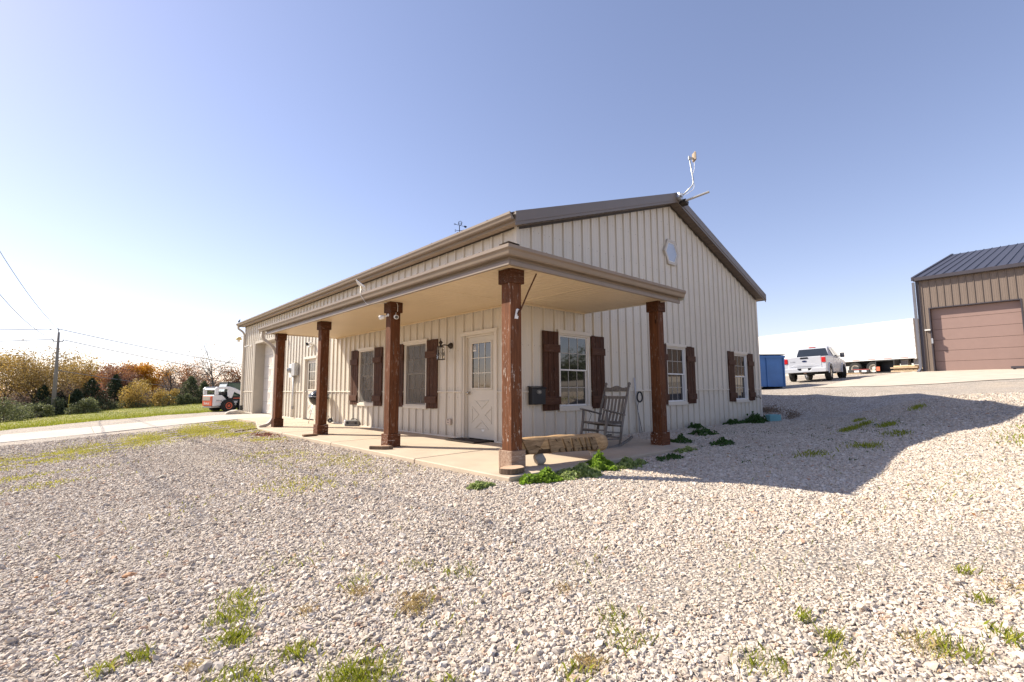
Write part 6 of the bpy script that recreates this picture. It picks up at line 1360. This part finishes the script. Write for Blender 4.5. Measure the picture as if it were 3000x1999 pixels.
# ------------------------------------------------------------------ lawn
near = np.array([(-40, 6), (-22, 14), (-12, 19.5), (-7.8, 22), (-4.6, 24.5), (.2, 27.5), (8, 31), (24, 37)], float)
def lawn_edge(x): return np.interp(x, near[:, 0], near[:, 1]) + .25 * np.sin(x * 2.3) + .15 * np.sin(x * 5.1)
NX, NY = 220, 60; gx2 = np.linspace(-40, 24, NX); tv = np.linspace(0, 1, NY) ** 1.5
LX_ = np.repeat(gx2[:, None], NY, 1); LY_ = lawn_edge(LX_) + tv[None, :] * 34; LZ_ = H(LX_, LY_, False) + .022 * np.minimum(1, tv[None, :] * 30) - .004
ii = np.arange(NX * NY).reshape(NX, NY)
m, nt, b = nodes_of('lawn_ground'); v = coords(nt); n1_ = noise(nt, v, .45, 5, .6); n2_ = noise(nt, v, 7, 4, .7)
c_ = ramp(nt, n1_.outputs[0], [(.3, (.18, .19, .03)), (.5, (.24, .235, .045)), (.68, (.34, .28, .09))]); c_ = mixc(nt, .6, c_, ramp(nt, n2_.outputs[0], [(.3, .6), (.7, 1.25)]), 'MULTIPLY'); L(nt, c_, b.inputs['Base Color']); b.inputs['Roughness'].default_value = .9; bump(nt, b, n2_.outputs[0], .8, .05)
npmesh('lawn', np.stack([LX_, LY_, LZ_], -1).reshape(-1, 3), np.stack([ii[:-1, :-1], ii[1:, :-1], ii[1:, 1:], ii[:-1, 1:]], -1).reshape(-1, 4), m, kind='structure', smooth=True)
GRASS = leafmat('grass_blades', [(.24, .28, .02), (.34, .36, .04), (.18, .22, .02), (.44, .40, .09)], .6, .4); DRY = leafmat('dry_grass_blades', [(.46, .33, .15), (.36, .25, .10), (.55, .42, .20), (.30, .26, .09)], .7, .3); MOSS = leafmat('yellow_green_growth', [(.44, .44, .06), (.52, .48, .09), (.34, .35, .06), (.46, .36, .12)], .7, .35)
def blades(P, hgt, wid, rg, lean=.5):
    n = len(P); a = rg.uniform(0, 2 * math.pi, n); d = np.stack([np.cos(a), np.sin(a), np.zeros(n)], 1); a2 = rg.uniform(0, 2 * math.pi, n); ln = np.stack([np.cos(a2), np.sin(a2), np.zeros(n)], 1) * (hgt * lean * rg.uniform(.1, 1, n))[:, None]
    w_ = (wid * rg.uniform(.7, 1.3, n))[:, None]; up = np.zeros((n, 3)); up[:, 2] = hgt
    V = np.stack([P - d * w_, P + d * w_, P + ln * .35 + up * .6 + d * w_ * .7, P + ln + up], 1).reshape(-1, 3)
    k = np.arange(n) * 4; return V, np.concatenate([np.stack([k, k + 1, k + 2], 1), np.stack([k, k + 2, k + 3], 1)])
rg = np.random.default_rng(90); n = 46000
X = rg.uniform(-14, 9, n); tt = rg.uniform(0, 1, n) ** 1.6; Y = lawn_edge(X) + rg.normal(0, .12, n) + tt * 24; Z = H(X, Y, False)
V, F_ = blades(np.stack([X, Y, Z], 1), rg.uniform(.05, .11, n), .011, rg); o = npmesh('grass', V, F_, GRASS, kind='stuff'); tag(o, 'short green lawn grass')
# grass tufts in the gravel
tufts = [(-5.05, -3.10, .13, 300), (-5.10, -3.36, .09, 240), (-5.17, -3.75, .15, 240), (-4.80, -4.12, .16, 700), (-4.92, -3.72, .08, 150), (-5.47, -3.22, .06, 90), (-5.6, -3.23, .06, 70), (-4.95, -2.9, .14, 140), (-4.35, -3.2, .15, 60), (-3.86, -3.58, .14, 80), (-4.0, -3.3, .12, 50), (-3.75, -4.75, .13, 110), (-3.6, -4.6, .12, 70), (-3.1, -5.44, .06, 90), (-3.0, -5.3, .05, 60), (-2.86, -5.84, .12, 160), (-2.56, -6.0, .08, 120), (-3.25, -5.5, .08, 60), (-1.82, -5.8, .05, 60), (-2.2, -5.9, .05, 50), (-4.55, -4.45, .08, 90), (-4.1, -4.75, .10, 70), (-3.5, -5.3, .12, 110), (.2, -5.5, .5, 70), (1.2, -5.6, .5, 90), (2.4, -6.0, .5, 60), (-1.0, -5.2, .4, 40), (-4.6, -2.6, .25, 50), (-3.2, -4.0, .4, 50), (-4.2, -3.9, .3, 50), (-2.3, -5.0, .4, 50), (-1.2, -6.2, .4, 60)]
Ps = []
for x, y, s, k in tufts:
    q = rg.normal(0, 1, (k, 2)) * s * .5; Ps.append(np.c_[x + q[:, 0], y + q[:, 1]])
q = np.c_[rg.uniform(-6.5, 2, 700), rg.uniform(-7, 0, 700)]; Ps.append(q)
XY = np.concatenate(Ps); XY = XY[~in_slab(XY[:, 0], XY[:, 1], .02)]; Z = H(XY[:, 0], XY[:, 1], False)
V, F_ = blades(np.c_[XY, Z], rg.uniform(.022, .058, len(XY)), .0018, rg, .8); o = npmesh('grass', V, F_, GRASS, kind='stuff'); tag(o, 'small green grass tufts sprouting through the gravel')
Ps = []
for x, y, s, k in ((-4.26, -3.70, .13, 260), (-4.33, -3.78, .07, 90), (-4.45, -3.35, .08, 110), (-4.02, -4.75, .08, 150), (-4.75, -3.35, .07, 60), (-2.9, -5.75, .14, 160), (-3.55, -4.2, .06, 40), (-5.3, -3.5, .05, 40), (-1.9, -6.0, .12, 60)):
    q = rg.normal(0, 1, (k, 2)) * s * .5; Ps.append(np.c_[x + q[:, 0], y + q[:, 1]])
XY = np.concatenate(Ps); Z = H(XY[:, 0], XY[:, 1], False) + .012
V, F_ = blades(np.c_[XY, Z], rg.uniform(.012, .035, len(XY)), .0018, rg, 1.6); o = npmesh('dry_grass', V, F_, DRY, kind='stuff'); tag(o, 'dry straw coloured grass lying on the gravel')
# thin yellow green growth between the driveway and porch
Ps = []
for x, y, sx, sy, k in ((-2.6, 9.2, .7, 1.1, 2600), (-2.2, 11.4, .6, .9, 2200), (-3.6, 9.6, 1.0, .9, 1800), (-4.6, 8.4, 1.2, .6, 1500), (-5.8, 7.4, 1.2, .5, 1200), (-6.6, 6.2, .9, .4, 700), (-2.7, 7.2, .4, .4, 500), (-2.6, 5.2, .25, .5, 260), (-3.2, 2.6, .4, .6, 260), (-2.9, 1.0, .5, .5, 240), (-3.6, -.2, .8, .4, 260), (-6.4, 4.2, .8, .3, 300), (-6.2, 3.0, .6, .2, 160)):
    k = int(k * 2.4); q = rg.normal(0, 1, (k, 2)); Ps.append(np.c_[x + q[:, 0] * sx * .75, y + q[:, 1] * sy * .75])
XY = np.concatenate(Ps); nz = np.sin(XY[:, 0] * 5 + np.sin(XY[:, 1] * 4) * 2) * np.sin(XY[:, 1] * 4.3); XY = XY[(nz > -.25) & ~in_slab(XY[:, 0], XY[:, 1], .03)]; Z = H(XY[:, 0], XY[:, 1], False) + .01
V, F_ = blades(np.c_[XY, Z], rg.uniform(.015, .045, len(XY)), .006, rg, 1.2); o = npmesh('grass', V, F_, MOSS, kind='stuff'); tag(o, 'yellow green low growth on gravel between driveway and porch')
# leafy weeds by the porch and along the gable wall
WEED = leafmat('weed_leaves', [(.14, .25, .02), (.25, .40, .04), (.36, .50, .08), (.08, .15, .015)], .5, .45); WEEDP = leafmat('pale_weed_leaves', [(.17, .25, .05), (.32, .40, .13), (.42, .48, .20), (.10, .15, .03)], .5, .4); WEEDD = leafmat('dark_weed_leaves', [(.05, .11, .025), (.07, .14, .03), (.035, .08, .02)], .5, .3)
def weed(lab, x, y, rx_, ry_, hh, n, seed, mt_=WEED, size=.022, ang=0, grp='leafy weeds around the porch slab'):
    rg = np.random.default_rng(seed); z0 = h1(x, y); t = thing('weed', lab, 'weed', (x, y, z0), ang, grp, local=True)
    a = rg.uniform(0, 2 * math.pi, n); r = np.sqrt(rg.uniform(0, 1, n)); lob = 1 + .22 * np.sin(a * 4 + seed) + .14 * np.sin(a * 7)
    X, Y = rx_ * r * lob * np.cos(a), ry_ * r * lob * np.sin(a); dome = np.clip(1 - r ** 2.2, 0, 1); bumpy = .55 + .45 * np.sin(X * 17 + seed) * np.sin(Y * 19 + 1) ; Z = hh * dome * bumpy * (.35 + .65 * rg.uniform(0, 1, n) ** .5) + .012
    n_ = len(X); Z += rg.uniform(0, .03, n_) * dome; V, F_ = quads(np.stack([X, Y, Z], 1)[:int(n_ * .62)], size, rg, -.6, .85); npmesh('leaves', V, F_, mt_, t)
    mb = MB(); k = max(8, n // 120)
    for _ in range(k):
        a_ = rg.uniform(0, 6.28); r_ = rg.uniform(.1, .8); mb.tube([(0, 0, 0), (rx_ * r_ * .5 * math.cos(a_), ry_ * r_ * .5 * math.sin(a_), hh * .3), (rx_ * r_ * math.cos(a_), ry_ * r_ * math.sin(a_), hh * .6 * (1 - r_ * .7))], .0025, 3, cap=False)
    obj('stem', mb, mt_, t, fixn=False); return t
weed('bright green leafy weed beside the log slice at corner post', -1.76, -2.24, .27, .15, .13, 2600, 81, ang=-.3)
weed('green weed spreading along slab edge in front of carved log', -1.14, -2.33, .34, .20, .13, 2400, 82, WEEDP)
weed('tall bright weed at the right end of the carved log', -.55, -2.18, .27, .20, .21, 2600, 83)
weed('pale weed trailing right of the tall bright weed', -.12, -2.34, .36, .15, .10, 1500, 84, WEEDP)
weed('small weed on the gravel left of the log slice', -2.46, -2.06, .16, .07, .05, 360, 85, WEEDP)
weed('dark weed clump at the foot of the wall below the middle window', 6.0, -.22, .22, .15, .20, 700, 86, WEEDD, .022)
weed('dark weed clump on shaded gravel right of the right post', 4.5, -1.15, .38, .22, .16, 900, 87, WEEDD, .022)
weed('dark weed at the slab corner behind right post', 2.75, -1.55, .30, .16, .14, 700, 88, WEEDD, .02)
weed('dark weed on gravel just off the slab corner', 3.1, -2.2, .36, .16, .10, 600, 89, WEEDD, .02)
weed('long dark weed bank along wall beside the turquoise splash block', 9.7, -.26, .75, .22, .36, 1900, 91, WEEDD, .028)
weed('low dark weed at the foot of the wall under rightmost window', 8.3, -.20, .55, .16, .14, 900, 92, WEEDD, .024)
weed('green weed on slab edge below the right post', 1.7, -2.2, .30, .10, .07, 500, 93, WEEDP, .016)
weed('small green weed on shaded gravel near the slab', .75, -2.45, .32, .12, .06, 500, 94, WEEDD, .016)
rg = np.random.default_rng(95); Ps = []
for k in range(70):
    x, y = rg.uniform(0, 9), rg.uniform(-4.7, -1.2); q = rg.normal(0, 1, (14, 2)) * rg.uniform(.05, .22); Ps.append(np.c_[x + q[:, 0] * 1.5, y + q[:, 1] * .6])
XY = np.concatenate(Ps); XY = XY[~in_slab(XY[:, 0], XY[:, 1], .02)]; Z = H(XY[:, 0], XY[:, 1], False) + .008
V, F_ = quads(np.c_[XY, Z], .02, rg, .0, .6); o = npmesh('ground_weeds', V, F_, WEEDD, kind='stuff'); tag(o, 'low green weeds scattered over the shaded gravel')
for cx, cy, sx, sy, n_, sd_ in ((12.05, .2, .22, .4, 700, 1), (11.9, -.6, .25, .2, 300, 2)):
    XY = rg.normal(0, 1, (n_, 2)) * np.array([sx, sy]) * .6 + np.array([cx, cy]); Z = H(XY[:, 0], XY[:, 1], False) + .012
    V, F_ = quads(np.c_[XY, Z], .022, rg, .5, .8); o = npmesh('bare_soil', V, F_, mat('brown_soil', (.24, .18, .13), .95, 0, .3, 12), kind='stuff'); tag(o, 'bare brown soil showing on the gravel bank')
Ps = []
for x, y, sx, sy, k in ((6.6, -3.4, .7, .12, 420), (7.4, -3.9, .5, .12, 300), (7.9, -3.4, .4, .1, 220), (10.6, -4.0, .5, .15, 240), (9.2, -3.0, .4, .1, 160), (3.4, -4.3, .3, .2, 160), (2.2, -3.9, .3, .2, 120), (5.2, -4.4, .4, .2, 160), (8.6, -6.6, .9, .3, 260), (6.2, -6.2, .6, .3, 220), (4.5, -6.0, .7, .3, 180)):
    q = rg.normal(0, 1, (k, 2)); Ps.append(np.c_[x + q[:, 0] * sx * .6, y + q[:, 1] * sy * .6])
XY = np.concatenate(Ps); Z = H(XY[:, 0], XY[:, 1], False) + .01
V, F_ = blades(np.c_[XY, Z], rg.uniform(.03, .08, len(XY)), .006, rg, .9); o = npmesh('grass', V, F_, GRASS, kind='stuff'); tag(o, 'thin grass streaks on the gravel slope at right')
# reddish soil by the slab end
XY = rg.normal(0, 1, (900, 2)) * np.array([.10, .38]) + np.array([-2.30, 6.4]); XY = XY[~in_slab(XY[:, 0], XY[:, 1], .02)]; Z = H(XY[:, 0], XY[:, 1], False) + .012
V, F_ = quads(np.c_[XY, Z], .014, rg, .3, .8); o = npmesh('red_soil', V, F_, mat('red_soil_mat', (.30, .10, .05), .95, 0, .3, 20), kind='stuff'); tag(o, 'reddish soil spilled at the slab edge')
# fallen leaves on the gravel
XY = np.c_[rg.uniform(-6, 8, 120), rg.uniform(-7, 3, 120)]; XY = XY[~in_slab(XY[:, 0], XY[:, 1], .02)]; Z = H(XY[:, 0], XY[:, 1], False) + .018
V, F_ = quads(np.c_[XY, Z], .013, rg, .6, .7); o = npmesh('fallen_leaves', V, F_, LEAF['rust'], kind='stuff'); tag(o, 'scattered fallen brown leaves')
# ------------------------------------------------------------------ gravel stones
def stones():
    rg = np.random.default_rng(101); P = []; S = []
    # rings around the standpoint: stones get sparser with distance, never resized for the view
    cam2 = np.array([CAM.x, CAM.y])
    for d0, d1, dens, s0 in ((1.2, 4.5, 6600, .0083), (4.5, 8, 5200, .0083), (8, 12.5, 2900, .0095), (12.5, 18, 900, .012)):
        area = math.pi * (d1 ** 2 - d0 ** 2) * (115 / 360); n = int(area * dens)
        r = np.sqrt(rg.uniform(d0 ** 2, d1 ** 2, n)); a = rg.uniform(R(47.5 - 57.5), R(47.5 + 57.5), n)
        P.append(np.c_[cam2[0] + r * np.cos(a), cam2[1] + r * np.sin(a)]); S.append(s0 * np.exp(rg.normal(0, .38, n)))
    P = np.concatenate(P); S = np.concatenate(S); x, y = P[:, 0], P[:, 1]
    # open dirt patches and wheel tracks carry fewer, finer stones
    nz = np.sin(x * 1.1 + 1.7 * np.sin(y * .8)) * np.sin(y * 1.3 + np.sin(x * .7)) + .5 * np.sin(x * 3.1 + y * 2.3)
    fine = np.exp(-(((x + 1.2) * .55 + (y + 5.9) * .85) / .45) ** 2) * (x > -3.5) * (x < 3) ; fine2 = np.exp(-((x + 4.1) / .55) ** 2) * (y > 2)
    keep = (rg.uniform(0, 1, len(x)) > np.clip(.35 * (nz > .75) + .65 * fine + .45 * fine2, 0, .8)) & ~in_slab(x, y, .012) & ~in_house(x, y, -.01)
    S = S * (1 - .35 * np.clip(fine + fine2, 0, 1)); P = P[keep]; S = np.clip(S[keep], .005, .030); z = H(P[:, 0], P[:, 1], False) + S * .25
    me = bpy.data.meshes.new('gravel'); me.vertices.add(len(P)); me.vertices.foreach_set('co', np.c_[P, z].astype(np.float32).ravel()); me.update()
    for nm, ty, arr in (('sc', 'FLOAT', S), ('rot', 'FLOAT_VECTOR', np.c_[rg.uniform(-.5, .5, len(P)), rg.uniform(-.5, .5, len(P)), rg.uniform(0, 6.283, len(P))]), ('idx', 'INT', rg.integers(0, 8, len(P)))):
        at = me.attributes.new(nm, ty, 'POINT'); at.data.foreach_set('vector' if ty == 'FLOAT_VECTOR' else 'value', (arr.astype(np.int32) if ty == 'INT' else arr.astype(np.float32)).ravel())
    o = bpy.data.objects.new('gravel', me); COL.objects.link(o); tag(o, 'loose crushed limestone gravel', kind='stuff')
    m, nt, b = nodes_of('limestone'); oi = nt.nodes.new('ShaderNodeObjectInfo')
    c = ramp(nt, oi.outputs['Random'], [(0, (.36, .30, .245)), (.12, (.46, .39, .32)), (.4, (.54, .46, .375)), (.7, (.60, .52, .43)), (.93, (.65, .585, .51)), (.965, (.56, .42, .31)), (1, (.46, .30, .21))])
    n_ = noise(nt, coords(nt), 1.6, 4); c = mixc(nt, .6, c, ramp(nt, n_.outputs[0], [(.3, .78), (.7, 1.15)]), 'MULTIPLY'); L(nt, c, b.inputs['Base Color']); b.inputs['Roughness'].default_value = .85; b.inputs['Specular IOR Level'].default_value = .25
    g = bpy.data.node_groups.new('gravel_nodes', 'GeometryNodeTree'); g.interface.new_socket('Geometry', in_out='INPUT', socket_type='NodeSocketGeometry'); g.interface.new_socket('Geometry', in_out='OUTPUT', socket_type='NodeSocketGeometry')
    N = g.nodes.new; K = g.links.new; gi = N('NodeGroupInput'); go = N('NodeGroupOutput'); join = N('GeometryNodeJoinGeometry')
    for k in range(8):
        ic = N('GeometryNodeMeshIcoSphere'); ic.inputs['Radius'].default_value = 1.0; ic.inputs['Subdivisions'].default_value = 1 if k % 2 else 2
        ps_ = N('GeometryNodeInputPosition'); ad = N('ShaderNodeVectorMath'); ad.operation = 'ADD'; ad.inputs[1].default_value = (k * 7.3, k * 3.1, k * 5.7); K(ps_.outputs[0], ad.inputs[0])
        nn = N('ShaderNodeTexNoise'); nn.inputs['Scale'].default_value = 1.1; nn.inputs['Detail'].default_value = 1.0; K(ad.outputs[0], nn.inputs['Vector'])
        sb = N('ShaderNodeVectorMath'); sb.operation = 'SUBTRACT'; sb.inputs[1].default_value = (.5, .5, .5); K(nn.outputs['Color'], sb.inputs[0])
        ml = N('ShaderNodeVectorMath'); ml.operation = 'SCALE'; ml.inputs['Scale'].default_value = 2.2; K(sb.outputs[0], ml.inputs[0])
        sp = N('GeometryNodeSetPosition'); K(ic.outputs['Mesh'], sp.inputs['Geometry']); K(ml.outputs[0], sp.inputs['Offset'])
        tf = N('GeometryNodeTransform'); K(sp.outputs[0], tf.inputs['Geometry']); tf.inputs['Scale'].default_value = (1.15 + .05 * (k % 3), .85, .55 + .05 * (k % 4))
        gt = N('GeometryNodeGeometryToInstance'); K(tf.outputs[0], gt.inputs[0]); K(gt.outputs[0], join.inputs[0])
    def attr(nm, ty):
        a = N('GeometryNodeInputNamedAttribute'); a.data_type = ty; a.inputs['Name'].default_value = nm; return a.outputs['Attribute']
    iop = N('GeometryNodeInstanceOnPoints'); iop.inputs['Pick Instance'].default_value = True
    K(gi.outputs[0], iop.inputs['Points']); K(join.outputs[0], iop.inputs['Instance']); K(attr('idx', 'INT'), iop.inputs['Instance Index']); K(attr('sc', 'FLOAT'), iop.inputs['Scale'])
    e2r = N('FunctionNodeEulerToRotation'); K(attr('rot', 'FLOAT_VECTOR'), e2r.inputs[0]); K(e2r.outputs[0], iop.inputs['Rotation'])
    sm = N('GeometryNodeSetMaterial'); sm.inputs['Material'].default_value = m; K(iop.outputs[0], sm.inputs['Geometry']); K(sm.outputs[0], go.inputs[0])
    me.materials.append(m); md = o.modifiers.new('stones', 'NODES'); md.node_group = g
    return len(P)
print('stones', stones())
# short letters of the log, nothing else to add: fallback labels for parents without one
for o in bpy.data.objects:
    if o.parent is None and 'category' not in o and 'kind' not in o and o.type not in ('CAMERA', 'LIGHT'): print('untagged', o.name)
